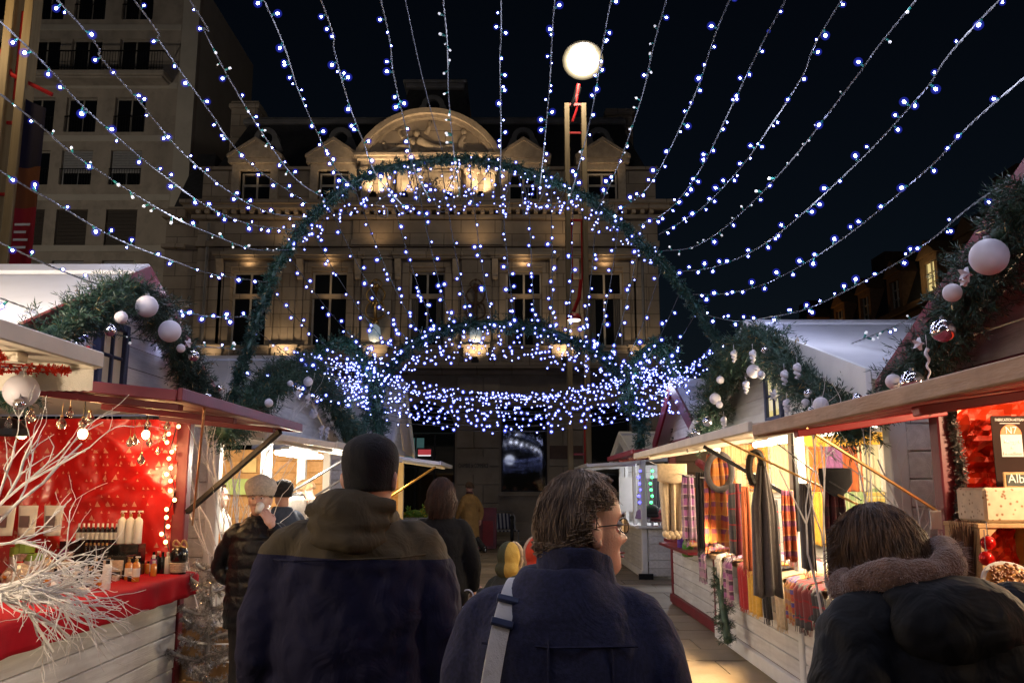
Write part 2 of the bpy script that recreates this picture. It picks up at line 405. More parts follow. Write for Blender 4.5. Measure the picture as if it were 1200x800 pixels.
# carved name plate
q = MB(); q.box(-1.78, -.72, FY-.085, FY-.07, 2.05, 2.62); pl_ = q.build('name_plate', M['stone_block'], SB)
t_ = text('lettering', 'CHAMBRE de COMMERCE', .2, (0,0,0), (pi/2,0,0), M['iron'], None, ext=.004, width=.96)
t_.parent = pl_; t_.location = (-1.25, FY-.089, 2.33)
q = MB(); q.box(1.22, 2.3, FY-.09, FY-.07, 2.55, 2.98); q.build('brown_plaque', mat('brown_plaque', (.10,.055,.04), .6), SB)
# belt course and balcony zone
q = MB(); q.box(XL-.15, XR+.15, FY-.22, FY+.2, 5.30, 5.44); q.box(XL-.25, XR+.25, FY-.66, FY+.2, 5.44, 5.62); q.build('belt_course', M['stone'], SB, bevel=.02)
F_OPEN = [(x, 1.22, 6.28, 8.84) for x in BAY]
wall_with_holes('wall', XL, XR, 5.62, 9.66, F_OPEN, FY, FY+.5, M['stone'], SB)
PED = [-7.55, -4.52, -1.2, 1.72, 4.3, -10.0]
for x in PED: q = MB(); q.box(x-.42, x+.42, FY-.2, FY-.003, 5.62, 6.2); q.box(x-.48, x+.48, FY-.25, FY-.003, 6.2, 6.3); q.build('pedestal', M['stone'], SB, bevel=.015)
for x in BAY:
    q = MB(); q.box(x-.85, x+.85, FY-.1, FY-.003, 5.63, 6.18); q.box(x-.92, x+.92, FY-.16, FY+.1, 6.181, 6.279)
    for (a, c_) in ((-.75, -.05), (.05, .75)): q.box(x+a, x+c_, FY-.13, FY-.1, 5.74, 6.06)
    q.build('balcony_panel', M['stone'], SB, bevel=.012)
for x in BAY:
    f = window(SB, x, 1.22, 6.28, 8.84, FY+.22, trans=8.06)
    if x > -3.5:
        for a_, b_ in ((-.54,-.30),(.30,.54)):
            q = MB(); q.sheet(lambda u, v: (x+a_+(b_-a_)*u, FY+.225+.008*sin(u*22), 6.36+1.55*v), 14, 3); q.build('curtain', M['curtain'], SB)
    q = MB(); q.box(x-.61, x+.61, FY+.14, FY+.23, 7.92, 8.07); q.build('transom', M['stone'], SB, bevel=.01)
    q = MB()
    for s in (-1, 1): q.box(x+s*.61, x+s*.83, FY-.10, FY-.003, 6.28, 8.95); q.box(x+s*.87, x+s*1.05, FY-.05, FY-.003, 6.28, 8.95)
    q.box(x-.83, x+.83, FY-.103, FY-.003, 8.95, 9.12)
    q.build('window_surround', M['stone'], SB, bevel=.012)
    for s in (-1, 1):
        q = MB(); q.beam((x+s*.97, FY-.03, 8.55), (x+s*.97, FY-.26, 9.2), .17, .2, up=(1,0,0)); q.lathe([(.0,-.08),(.09,-.08),(.09,.08),(0,.08)], (x+s*.97, FY-.12, 8.6), 8, 'x')
        q.build('bracket', M['stone_carved'], SB)
    q = MB(); q.box(x-1.12, x+1.12, FY-.30, FY-.003, 9.2, 9.3); q.box(x-1.2, x+1.2, FY-.38, FY-.003, 9.3, 9.42); q.build('window_cornice', M['stone'], SB, bevel=.012)
for x in (-4.52, -1.2):
    q = MB(); q.box(x-.5, x+.5, FY-.14, FY-.003, 6.3, 9.2); q.box(x-.56, x+.56, FY-.2, FY-.003, 9.2, 9.32); q.box(x-.62, x+.62, FY-.26, FY-.003, 9.32, 9.44); q.build('pilaster', M['stone'], SB, bevel=.015)
for x in (-9.98, 4.3, -7.5, 1.76):
    q = MB(); q.box(x-.22, x+.22, FY-.05, FY-.003, 6.3, 9.5); q.build('pilaster', M['stone'], SB, bevel=.015)
# wrought cartouche lanterns on the pilasters
for x in (-4.52, -1.2):
    q = MB(); y0 = FY-.3
    q.tube([(x, y0+.1, 6.95), (x, y0-.05, 7.3), (x, y0-.05, 8.3)], [.07,.05,.03], 8)
    for s in (-1, 1):
        q.tube(crom([(x, y0, 7.1), (x+s*.3, y0-.04, 7.25), (x+s*.26, y0-.05, 7.6), (x+s*.1, y0-.04, 7.65), (x+s*.14, y0-.04, 7.5)], 14), .03, 5)
        q.tube(crom([(x, y0, 7.6), (x+s*.24, y0-.04, 7.75), (x+s*.3, y0-.04, 8.0), (x+s*.12, y0-.04, 8.2), (x+s*.03, y0-.04, 8.05)], 14), .028, 5)
        q.tube(crom([(x, y0, 8.1), (x+s*.2, y0-.04, 8.3), (x+s*.08, y0-.04, 8.45)], 8), .022, 5)
    for z, r in ((7.0,.13), (7.65,.12), (8.25,.1), (8.45,.06)): q.ell((x, y0-.03, z), (r, r*.7, r*.8), 10, 6)
    q.build('wrought_lantern', M['brass'] if x < -3 else M['dark_wood'], SB, smooth=True)
    q = MB(); q.lathe([(.03,0),(.17,.06),(.21,.25),(.17,.5),(.06,.6)], (x, y0-.08, 6.33), 12); q.build('lantern_globe', mat('lantern_globe', (.55,.62,.68), .15, emit=(.55,.75,.9), est=.22), SB, smooth=True)
# entablature
q = MB()
q.box(XL-.05, XR+.05, FY-.12, FY+.4, 9.66, 9.86); q.box(XL, XR, FY-.06, FY+.4, 9.86, 10.6); q.box(-5.45, -.3, FY-.2, FY-.065, 9.70, 9.9); q.box(-5.4, -.35, FY-.14, FY-.065, 9.9, 10.58)
q.build('frieze', M['stone'], SB, bevel=.01)
q = MB(); q.box(XL-.2, XR+.2, FY-.25, FY+.4, 10.60, 10.75); q.box(XL-.4, XR+.4, FY-.5, FY+.4, 10.88, 11.02); q.box(XL-.5, XR+.5, FY-.62, FY+.4, 11.02, 11.17); q.box(-5.5, -.25, FY-.74, FY-.625, 10.9, 11.19); q.build('cornice', M['stone'], SB, bevel=.02)
q = MB(); x = XL
while x < XR: q.box(x, x+.13, FY-.4, FY-.05, 10.752, 10.878); x += .3
stuff(q.build('dentil', M['stone_carved'], SB))
# attic storey, dormers
A_OPEN = [(x, 1.05, 11.3, 12.4) for x in BAY if x != -2.86]
wall_with_holes('wall', XL, XR, 11.17, 12.42, A_OPEN, FY+.1, FY+.5, M['stone'], SB)
q = MB(); q.box(XL-.1, XR+.1, FY-.02, FY+.55, 12.42, 12.55); q.build('coping', M['stone'], SB, bevel=.015)
for x in (v for v in BAY if v != -2.86):
    window(SB, x, 1.05, 11.3, 12.4, FY+.28, trans=11.95)
    q = MB()
    for s in (-1, 1): q.box(x+s*.525, x+s*.8, FY-.04, FY+.7, 11.18, 12.55)
    q.box(x-.8, x+.8, FY-.045, FY+.7, 12.4, 12.62); q.box(x-.92, x+.92, FY-.16, FY+.8, 12.62, 12.8)
    q.build('dormer', M['stone_carved'], SB, bevel=.012)
    q = MB(); q.prism([(x-.95, FY-.18, 12.8), (x+.95, FY-.18, 12.8), (x+.95, FY-.18, 12.87), (x, FY-.18, 13.5), (x-.95, FY-.18, 12.87)], (0, .12, 0))
    q.prism([(x-.8, FY-.06, 12.8), (x+.8, FY-.06, 12.8), (x, FY-.06, 13.36)], (0, .9, 0)); q.build('dormer_pediment', M['stone_carved'], SB)
    q = MB()
    for s in (-1, 1): q.hexa([(x+s*.95, FY-.23, 12.80), (x, FY-.23, 13.42), (x, FY+1.0, 13.42), (x+s*.95, FY+1.0, 12.80), (x+s*.95, FY-.23, 12.9), (x, FY-.23, 13.54), (x, FY+1.0, 13.54), (x+s*.95, FY+1.0, 12.9)])
    q.build('dormer_moulding', M['stone_carved'], SB)
# centre: pilasters, inscription panel, segmental pediment with reclining figures
for x in (-4.95, -4.35, -1.37, -.77):
    q = MB()
    q.box(x-.2, x+.2, FY-.22, FY+.1, 11.2, 12.25); q.box(x-.26, x+.26, FY-.28, FY+.1, 12.25, 12.44); q.box(x-.26, x+.26, FY-.28, FY+.1, 11.18, 11.32)
    for s in (-1, 1): q.lathe([(0,-.1),(.11,-.1),(.11,.1),(0,.1)], (x+s*.17, FY-.24, 12.28), 10, 'y')
    q.build('attic_column', M['stone_carved'], SB, bevel=.01)
q = MB(); q.box(-3.95, -1.77, FY-.12, FY+.1, 11.2, 12.4); q.box(-3.8, -1.92, FY-.16, FY-.12, 11.36, 12.28); q.build('inscription_panel', M['stone_carved'], SB, bevel=.02)
q = MB()
for k in range(36):
    a = RN.uniform(0, 2*pi); rr = sqrt(RN.random()); x = -2.86 + .75*rr*cos(a); z = 11.82 + .36*rr*sin(a)
    q.ell((x, FY-.17, z), (RN.uniform(.03,.11), .05, RN.uniform(.02,.07)), 7, 5, Matrix.Rotation(RN.uniform(0, pi), 3, 'Y'))
q.build('carved_arms', M['stone_carved'], SB, smooth=True)
q = MB(); q.box(-5.2, -.52, FY-.25, FY+.3, 12.45, 12.66); q.box(-5.3, -.42, FY-.38, FY+.3, 12.66, 12.76); q.box(-5.38, -.34, FY-.48, FY+.3, 12.76, 12.88); q.build('pediment_base', M['stone_carved'], SB, bevel=.015)
def arc_pts(hw, rise, n, cx=-2.86, z0=12.88):
    R_ = (hw*hw+rise*rise)/(2*rise); a0 = math.asin(hw/R_)
    return [(cx + R_*sin(a), z0 + rise - R_ + R_*cos(a)) for a in np.linspace(-a0, a0, n)]
for (h1, r1, h0, r0, ya, nm) in ((2.5,1.62,2.28,1.44,-.46,'pediment_arch'), (2.29,1.45,2.12,1.32,-.3,'pediment_inner_arch')):
    o_, i_ = arc_pts(h1, r1, 28), arc_pts(h0, r0, 28); q = MB()
    for k in range(27):
        (xa, za), (xb, zb), (xc, zc), (xd, zd) = o_[k], o_[k+1], i_[k+1], i_[k]
        q.hexa([(xd,FY+ya,zd),(xc,FY+ya,zc),(xc,FY+.4,zc),(xd,FY+.4,zd),(xa,FY+ya,za),(xb,FY+ya,zb),(xb,FY+.4,zb),(xa,FY+.4,za)])
    q.build(nm, M['stone_carved'], SB)
q = MB(); q.prism([(x, FY-.1, z) for x, z in arc_pts(2.13, 1.33, 24)], (0, .4, 0)); q.build('tympanum', M['stone'], SB)
def relief(pts, r): # carved limbs laid against the tympanum
    q.tube(crom([(-2.86+x, FY-.16, 12.9+z) for x, z in pts], 10), [r*(1-.35*k/9) for k in range(10)], 7)
q = MB()
relief([(-.35,.55), (.05,.3), (.5,.22)], .17); relief([(.5,.22), (.85,.12), (1.2,.1)], .11); relief([(.4,.2), (.75,.3), (.95,.1)], .10); q.ell((-2.86-.42, FY-.2, 13.66), (.11,.1,.13), 8, 6)
relief([(-.6,.2), (-.95,.3), (-1.35,.12)], .13); relief([(-1.3,.12), (-1.6,.08), (-1.8,.08)], .09); q.ell((-2.86-.55, FY-.2, 13.35), (.10,.1,.12), 8, 6); relief([(-.9,.3),(-.7,.55),(-.5,.6)], .06)
relief([(1.15,.15), (1.1,.45), (1.25,.7)], .12); q.ell((-2.86+1.2, FY-.2, 13.72), (.1,.1,.12), 8, 6); relief([(1.3,.1),(1.6,.12),(1.85,.05)], .08); relief([(-.1,.75),(.02,1.05),(.0,1.2)], .09); relief([(-.9,.6),(-1.05,.85),(-.95,.95)], .07)
for k in range(26): q.ell((-2.86+RN.uniform(-1.6,1.6), FY-.13, 12.95+abs(RN.gauss(0,.25))), (RN.uniform(.05,.16),.06,RN.uniform(.04,.1)), 7, 5)
q.build('carved_figures', M['stone_carved'], SB, smooth=True)
# roofs
def slope(q, x0, x1, y0, z0, y1, z1, ins=.8, yb=36):
    q.hexa([(x0,y0,z0),(x1,y0,z0),(x1,yb,z0),(x0,yb,z0),(x0+ins,y1,z1),(x1-ins,y1,z1),(x1-ins,yb-1,z1),(x0+ins,yb-1,z1)])
q = MB(); slope(q, XL+.1, XR-.1, FY+.56, 12.45, FY+1.9, 14.9); rf = q.build('mansard_roof', M['slate'], SB)
q = MB(); q.box(XL+.7, XR-.7, FY+1.75, 35.2, 14.9, 15.1); q.box(XL+.8, XR-.8, FY+1.85, 35, 15.1, 15.2); q.build('roof_edge', M['zinc'], SB, bevel=.03)
q = MB(); slope(q, -4.7, -1.0, FY+.6, 12.8, FY+1.9, 16.3, .85); q.build('pavilion_roof', M['slate'], SB)
q = MB(); q.box(-3.95, -1.77, FY+1.7, 34, 16.3, 16.48); q.box(-4.05, -1.67, FY+1.62, 34, 16.48, 16.6); q.build('pavilion_crest', M['zinc'], SB, bevel=.03)
for x, z, yy in ((-8.84,13.98,.95), (-6.15,13.98,.95), (.40,13.98,.95), (3.12,13.98,.95), (-2.86,15.25,1.0)):
    q = MB()
    n = 20; ro, ri = .42, .24
    for k in range(n):
        a0, a1 = 2*pi*k/n, 2*pi*(k+1)/n
        q.hexa([(x+ri*cos(a0),FY+yy,z+ri*sin(a0)),(x+ri*cos(a1),FY+yy,z+ri*sin(a1)),(x+ri*cos(a1),FY+yy+1.2,z+ri*sin(a1)),(x+ri*cos(a0),FY+yy+1.2,z+ri*sin(a0)),
                (x+ro*cos(a0),FY+yy,z+ro*sin(a0)),(x+ro*cos(a1),FY+yy,z+ro*sin(a1)),(x+ro*cos(a1),FY+yy+1.2,z+ro*sin(a1)),(x+ro*cos(a0),FY+yy+1.2,z+ro*sin(a0))])
    q.box(x-.5, x+.5, FY+yy-.03, FY+yy+.9, z-.62, z-.44); q.beam((x-.55,FY+yy,z-.5),(x-.36,FY+yy,z-.05),.12,.2); q.beam((x+.55,FY+yy,z-.5),(x+.36,FY+yy,z-.05),.12,.2)
    ob = q.build('oculus', M['zinc'], SB)
    q = MB(); q.lathe([(0,0),(.25,0),(.25,.02),(0,.02)], (x, FY+yy+.15, z), 16, 'y'); q.build('oculus_pane', M['glass_dark'], SB)
for x, zt in ((-10.2, 15.9), (4.1, 15.6)):
    q = MB(); q.box(x-.5, x+.5, 30.6, 31.8, 12.3, zt); q.box(x-.58, x+.58, 30.5, 31.9, zt, zt+.16); q.box(x-.52, x+.52, 30.6, 31.8, zt+.16, zt+.3); q.build('chimney', M['stone'], SB, bevel=.02)
q = MB(); q.tube([(XR-.55, FY-.06, 5.7), (XR-.55, FY-.06, 10.5)], .05, 7); q.build('downpipe', M['zinc'], SB)
q = MB(); q.tube([(XL+.35, FY-.06, .6), (XL+.35, FY-.06, 10.5)], .05, 7); q.build('downpipe', M['zinc'], SB)
# rows of small floodlights on the ledges
def uplight(x, y, z, tgt, power, spot=75, fx=True):
    if fx:
        q = MB(); q.box(x-.12, x+.12, y-.07, y+.07, z, z+.12); q.beam((x, y, z+.1), (x, y+.02, z+.2), .16, .1); q.build('floodlight', M['iron'], SB)
    lamp('uplight', (x, y-.01, z+.26), power, (1,.68,.36), .08, SB, spot, tgt, .8)
for x, pw in ((-7.55, 62), (-4.52, 26), (-1.2, 55), (1.72, 66), (-9.9, 16), (4.2, 18)):
    uplight(x, FY-.58, 5.62, (x, FY+.1, 7.0), pw, 135)
for x in (-8.84, -6.15, .4, 3.12): lamp('uplight', (x, FY-.33, 9.0), 9, (1,.62,.29), .06, SB, 150, (x, FY+.1, 9.6), .9)
for x in (-8.84, -6.15, .4, 3.12): lamp('uplight', (x, FY-.32, 7.9), 5, (1,.62,.29), .06, SB, 150, (x, FY+.1, 8.7), .9)
for x in (-4.65, -3.6, -2.1, -1.05): uplight(x, FY-.66, 11.19, (x, FY-.05, 12.5), 120 if abs(x+2.86) > 1.4 else 60, 110)
for x in (-4.6, -2.86, -1.1): uplight(x, FY-1.5, 11.3, (x*.6-1.14, FY-.1, 13.7), 110, 70, False)
for x in (-8.84, -6.15, .4, 3.12): uplight(x, FY-.55, 11.18, (x, FY-.05, 13.2), 24, 90)
for x in (-7.5, -4.5, -1.2, 1.7): lamp('uplight', (x, FY-.75, 9.75), 14, (1,.62,.29), .08, SB, 160, (x, FY-.1, 10.9), .9)

# lower house joined on the left of the stone building
LH = thing('side_house', 'dim stone wing between the civic building and the apartment block', 'building', (-11.3, 28.4, 0))
q = MB(); q.box(-11.9, XL-.1, FY+.3, 34, 0, 11.2); q.build('wall', M['stone'], LH)
q = MB(); q.box(-12.0, XL-.52, FY+.05, 34, 10.75, 11.05); q.box(-12.0, XL-.52, FY+.15, 34, 9.7, 9.85); q.build('cornice', M['stone'], LH, bevel=.02)
q = MB(); slope(q, -11.9, XL, FY+.7, 11.2, FY+2.0, 13.8, .3); q.build('roof', M['slate'], LH)

# ================================================================== apartment block on the left
AB = thing('apartment_block', 'tall plain apartment block with rows of windows and an iron balcony rising at the left', 'building', (-22, 38, 0))
AY = 38.0; COLS = [-26.9, -24.6, -22.4, -20.4, -18.1]
ROWS = [(4.2,1.7),(6.9,1.7),(10.15,1.75),(12.6,1.75),(15.55,1.7),(18.15,1.75),(21.0,1.9),(23.9,1.8)]
for i, (zb, h) in enumerate(ROWS):
    z0 = 0 if i == 0 else ROWS[i-1][0]+ROWS[i-1][1]+.35; z1 = zb+h+.35 if i < len(ROWS)-1 else 25.9
    wall_with_holes('wall', -31, -15.1, z0, z1, [(x, 1.45, zb, zb+h) for x in COLS], AY, AY+.4, M['plaster'], AB)
q = MB(); q.box(-31, -15.1, AY+.4, 46.4, 0, 25.9); q.build('core', M['plaster_light'], AB)
q = MB(); q.box(-15.85, -15.06, AY-.12, AY, 0, 25.9); q.build('corner_pier', M['plaster_light'], AB)
for (zb, h) in ROWS:
    q = MB(); q.box(-31, -15.9, AY-.05, AY, zb+h+.42, zb+h+.72); q.build('string_course', M['plaster_light'], AB, bevel=.01)
for i, (zb, h) in enumerate(ROWS):
    for j, x in enumerate(COLS):
        if i in (2, 4) and j in (1, 3, 4):
            f = window(AB, x, 1.45, zb, zb+h, AY+.2, fm='shutter', cols=2, fw=.06)
            q = MB(); n = 9; zt = zb+h; zl = zb+h*(.0 if i == 2 else .35)
            for k in range(n): q.box(x-.68, x+.68, AY+.12, AY+.15, zl+(zt-zl)*k/n+.01, zl+(zt-zl)*(k+1)/n-.008)
            q.build('roller_shutter', M['shutter'], AB)
        elif i == 3 and j >= 2:
            q = MB(); n = 10
            for k in range(n): q.box(x-.7, x+.7, AY+.14, AY+.17, zb+h*k/n+.006, zb+h*(k+1)/n-.006)
            q.build('roller_shutter', M['shutter_dark'], AB)
        else:
            window(AB, x, 1.45, zb, zb+h, AY+.2, fm='frame_grey', cols=2, fw=.07)
q = MB(); q.box(-20.95, -19.8, AY+.27, AY+.275, 23.98, 25.6); q.build('lit_room', M['room_dim'], AB)
q = MB(); q.box(-31, -16.2, AY-1.0, AY, 20.55, 20.8); q.box(-31, -16.3, AY-.9, AY, 20.45, 20.55); q.build('balcony_slab', M['plaster'], AB, bevel=.03)
q = MB(); q.beam((-31, AY-.95, 21.75), (-16.25, AY-.95, 21.75), .05, .05); q.beam((-31, AY-.95, 20.92), (-16.25, AY-.95, 20.92), .03, .03); q.beam((-16.25, AY-.95, 21.75), (-16.25, AY, 21.75), .05, .05)
x = -31
while x < -16.2: q.beam((x, AY-.95, 20.8), (x, AY-.95, 21.75), .02, .02); x += .13
stuff(q.build('balcony_railing', M['iron'], AB))
for i in (4, 5, 7):
    for x in COLS:
        q = MB(); z = ROWS[i][0]; q.beam((x-.74, AY-.06, z+.75), (x+.74, AY-.06, z+.75), .04, .04)
        for k in range(13): q.beam((x-.72+k*.12, AY-.06, z), (x-.72+k*.12, AY-.06, z+.75), .018, .018)
        q.build('window_guard', M['iron'], AB)

# ================================================================== dark mansard row on the right
MR = thing('mansard_row', 'dark mansard roofed row with stone dormers, one dormer window lit yellow, at far right', 'building', (20, 56, 0))
q = MB(); q.box(20, 32, 34, 90, 0, 10.3); q.build('wall', mat('brown_wall', (.16,.085,.035), .9, var=.2, dirt=.3), MR)
q = MB(); q.box(19.6, 32, 33.8, 90, 10.3, 10.6); q.box(19.75, 32, 33.9, 90, 9.6, 9.75); q.build('cornice', M['dark_wood'], MR, bevel=.02)
q = MB(); q.hexa([(20.2,34,10.6),(32,34,10.6),(32,90,10.6),(20.2,90,10.6),(21.6,35,14.2),(31,35,14.2),(31,89,14.2),(21.6,89,14.2)]); q.build('roof', M['slate'], MR)
for k, px in enumerate((1136, 1088, 1046, 1010, 980, 948, 922, 893, 870)):
    yc = PX(px, 330, 20.1).y
    q = MB(); w_ = .85
    q.box(20.15, 21.8, yc-w_, yc-w_+.3, 10.6, 12.7); q.box(20.15, 21.8, yc+w_-.3, yc+w_, 10.6, 12.7); q.box(20.15, 21.8, yc-w_+.3, yc+w_-.3, 12.4, 12.7); q.box(20.12, 21.8, yc-w_+.3, yc+w_-.3, 10.6, 10.9)
    q.prism([(20.0, yc-w_-.12, 12.7), (20.0, yc+w_+.12, 12.7), (20.0, yc, 13.5)], (2.0, 0, 0))
    q.build('dormer', mat('dormer_stone', (.20,.12,.07), .9, var=.15) if k == 0 else q_m, MR, bevel=.01); q_m = bpy.data.materials['dormer_stone']
    q = MB(); q.box(20.3, 20.36, yc-.55, yc-.47, 10.9, 12.4); q.box(20.3, 20.36, yc+.47, yc+.55, 10.9, 12.4); q.box(20.29, 20.36, yc-.04, yc+.04, 10.9, 12.4)
    for z in (11.4, 11.9): q.box(20.3, 20.36, yc-.47, yc+.47, z-.03, z+.03)
    fr = q.build('window', M['frame_grey'], MR)
    q = MB(); q.box(20.37, 20.39, yc-.5, yc+.5, 10.9, 12.4); pn = place(bpy.data.objects.new('pane', q.mesh('pane', M['room_glow'] if px in (1088, 893) else M['glass_dark'])), fr)
for yc, zt in ((38, 16.2), (52, 16.0), (66, 16)):
    q = MB(); q.box(23, 24.2, yc-1, yc+1, 14, zt); q.build('chimney', M['dark_wood'], MR)
lamp('window_light', (19.0, PX(1088,330,20.1).y, 11.6), 30, (1,.7,.3), .3, MR, 150, (21, PX(1088,330,20.1).y, 11.4))
lamp('wall_lamp', (17.5, 52, 8.0), 160, (1,.5,.15), .3, MR)

# ================================================================== lamp masts
def mast(label, x0, Y, gap, zt, head, group):
    t = thing('lamp_mast', label, 'lamp post', (x0+gap/2, Y, 0), group)
    for k in (0, 1):
        q = MB(); x = x0 + k*gap; q.beam((x, Y, 0), (x, Y, zt), .125, .22, up=(0,1,0)); q.build('beam', M['mast'], t, bevel=.01)
    return t
LM = mast('tall twin beam lamp post with red steel rungs and glowing lamp head above the alley', 1.36, 20.0, .42, 11.05, True, 'lamp posts')
xc = 1.57
for z in (2.4, 4.9, 8.05, 10.3):
    q = MB(); q.beam((1.425, 20, z), (1.715, 20, z), .05, .05); q.build('rung', M['steel_red'], LM)
q = MB()
q.tube([(1.45, 20, 8.02), (1.45, 20, 6.55)], .022, 6); q.tube([(1.69, 20, 8.02), (1.69, 20, 6.55)], .022, 6)
q.tube([(1.66, 19.98, 6.55), (1.6, 19.9, 6.1), (1.46, 19.85, 5.75)], .05, 6); q.build('steel_arm', M['steel_red'], LM)
q = MB(); q.tube([(1.71, 20, .2), (1.71, 20, 3.2)], .04, 6); q.build('steel_conduit', M['steel_red'], LM)
q = MB(); q.lathe([(.02,.16),(.12,.13),(.19,.03),(.18,0)], (1.47, 19.82, 5.55), 14); fl = q.build('floodlight', M['steel_red'], LM, smooth=True)
q = MB(); q.lathe([(0,-.03),(.14,-.02),(.15,.0),(0,.004)], (1.47, 19.82, 5.545), 14); q.build('floodlight_lens', emis('flood_lens', (1,.93,.8), 5), LM)
q = MB(); q.tube([(1.57, 20, 11.05), (1.62, 19.96, 11.3), (1.66, 19.9, 11.55)], .05, 7); q.box(1.38, 1.76, 19.94, 20.06, 11.0, 11.06); q.tube([(1.5,20,10.6),(1.62,19.98,10.95),(1.6,20,11.1)], .03, 6); q.build('lamp_bracket', M['steel_red'], LM)
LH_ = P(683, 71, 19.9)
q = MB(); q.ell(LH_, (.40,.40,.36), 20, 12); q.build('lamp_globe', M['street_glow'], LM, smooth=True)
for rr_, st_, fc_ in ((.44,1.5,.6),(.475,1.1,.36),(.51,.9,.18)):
    q = MB(); q.ell(LH_, (rr_,rr_,rr_*.9), 24, 14); q.build('frosted_diffuser', halo_glow('frosted_%d' % (rr_*100), (1,.80,.48), st_, fc_), LM, smooth=True)  # glowing shells added as a soft halo round the globe
q = MB(); q.tube([(1.47,20,10.95),(1.6,20,11.25),(1.66,19.95,11.5)], .075, 8); q.build('neck', M['iron'], LM, smooth=True)
q = MB(); q.lathe([(.05,.16),(.34,.08),(.44,0),(.42,-.03)], (LH_.x, LH_.y, LH_.z+.26), 18); q.build('lamp_hood', M['steel_grey'], LM, smooth=True)
lamp('street_lamp_light', (LH_.x, LH_.y-.75, LH_.z-.35), 380, (1,.84,.64), .3, LM)
lamp('flood_light', (1.47, 19.8, 5.4), 60, (1,.80,.5), .1, LM, 110, (1.2, 17.5, 0))

LM2 = mast('twin beam lamp post with hanging event banner at the left edge', -6.65, 10.5, .25, 8.6, False, 'lamp posts')
for z in (4.6, 5.55, 6.6, 7.9):
    q = MB(); q.beam((-6.6, 10.5, z*.75+.4), (-6.45, 10.5, z*.75+.4), .04, .04); q.build('rung', M['steel_red'], LM2)
q = MB(); q.tube([(-6.83, 10.5, 7.4), (-6.56, 10.45, 6.97), (-6.04, 10.5, 6.72)], .03, 6); q.tube([(-6.53, 10.5, 7.9), (-6.53, 10.5, 6.65)], .022, 6); q.build('steel_arm', M['steel_red'], LM2)
lamp('street_lamp_light', (-7.3, 9.6, 7.6), 90, (1,.72,.40), .25, LM2)
LM_FILL = mast('twin beam lamp post out to the left of the market before the apartment block', -21.2, 26.0, .42, 11.0, False, 'lamp posts')  # unseen mast and lamp, added to brighten the apartment block
q = MB(); q.ell((-21,25.9,11.4), (.4,.4,.34), 16, 10); q.build('lamp_globe', M['street_glow'], LM_FILL, smooth=True)  # globe of the added unseen mast
lamp('street_lamp_light', (-20.6, 25.6, 11.6), 640, (1,.84,.66), .25, LM_FILL)  # added unseen lamp that brightens the apartment block
BN = thing('event_banner', 'dark blue and red event banner hanging from the left lamp post', 'banner', (-6.15, 10.5, 4.15))
q = MB(); bw = lambda u, v: (-6.34 + .30*u + .0*v, 10.43 + .035*sin(u*5), 4.15 + 2.48*v - .15*u*v)
q.sheet(bw, 10, 20)
bm = mat('banner_print', (.02,.02,.06), .85, spec=.15); N, L, bs = nodes(bm)
gm = N.new('ShaderNodeNewGeometry'); sx = N.new('ShaderNodeSeparateXYZ'); L.new(gm.outputs['Position'], sx.inputs[0])
cr = N.new('ShaderNodeValToRGB'); cr.color_ramp.interpolation = 'CONSTANT'; mr = N.new('ShaderNodeMapRange'); mr.inputs[1].default_value = 4.15; mr.inputs[2].default_value = 6.63; L.new(sx.outputs[2], mr.inputs[0]); L.new(mr.outputs[0], cr.inputs[0])
e = cr.color_ramp.elements; e[0].color = (.16,.008,.016,1); e[1].position = .40; e[1].color = (.09,.03,.012,1); e2 = e.new(.62); e2.color = (.008,.007,.02,1)
L.new(cr.outputs[0], bs.inputs['Base Color'])
q.build('banner_cloth', bm, BN, solid=.004)
for k, wd in enumerate((.26, .2, .24, .22)):
    q = MB(); q.box(-6.29, -6.29+wd*.75, 10.385, 10.39, 4.9-k*.1, 4.93-k*.1); q.build('print_line', M['shutter'], BN)
# ================================================================== market chalets
def plank_row(parent, s, x, y0, y1, z0, z1, h, m, axis='y', gap=.006, th=.028, out=-1):
    """horizontal planks stacked up a wall; every plank a part, shared mesh"""
    n = max(1, int(round((z1-z0)/h))); h = (z1-z0)/n
    q = MB()
    if axis == 'y': q.box(-th/2, th/2, -(y1-y0)/2, (y1-y0)/2, -(h-gap)/2, (h-gap)/2)
    else: q.box(-(y1-y0)/2, (y1-y0)/2, -th/2, th/2, -(h-gap)/2, (h-gap)/2)
    me = q.mesh('plank', m)
    for k in range(n):
        j = RN.uniform(-.003, .003)
        loc = (s*x+j, (y0+y1)/2, z0+h*(k+.5)) if axis == 'y' else (s*(y0+y1)/2, x+j, z0+h*(k+.5))
        o = inst(me, 'plank', parent, loc, (RN.uniform(-.001,.001), RN.uniform(-.02,.004), 0) if axis == 'y' else None)
        bv = o.modifiers.new('bevel', 'BEVEL'); bv.width = .006; bv.segments = 1
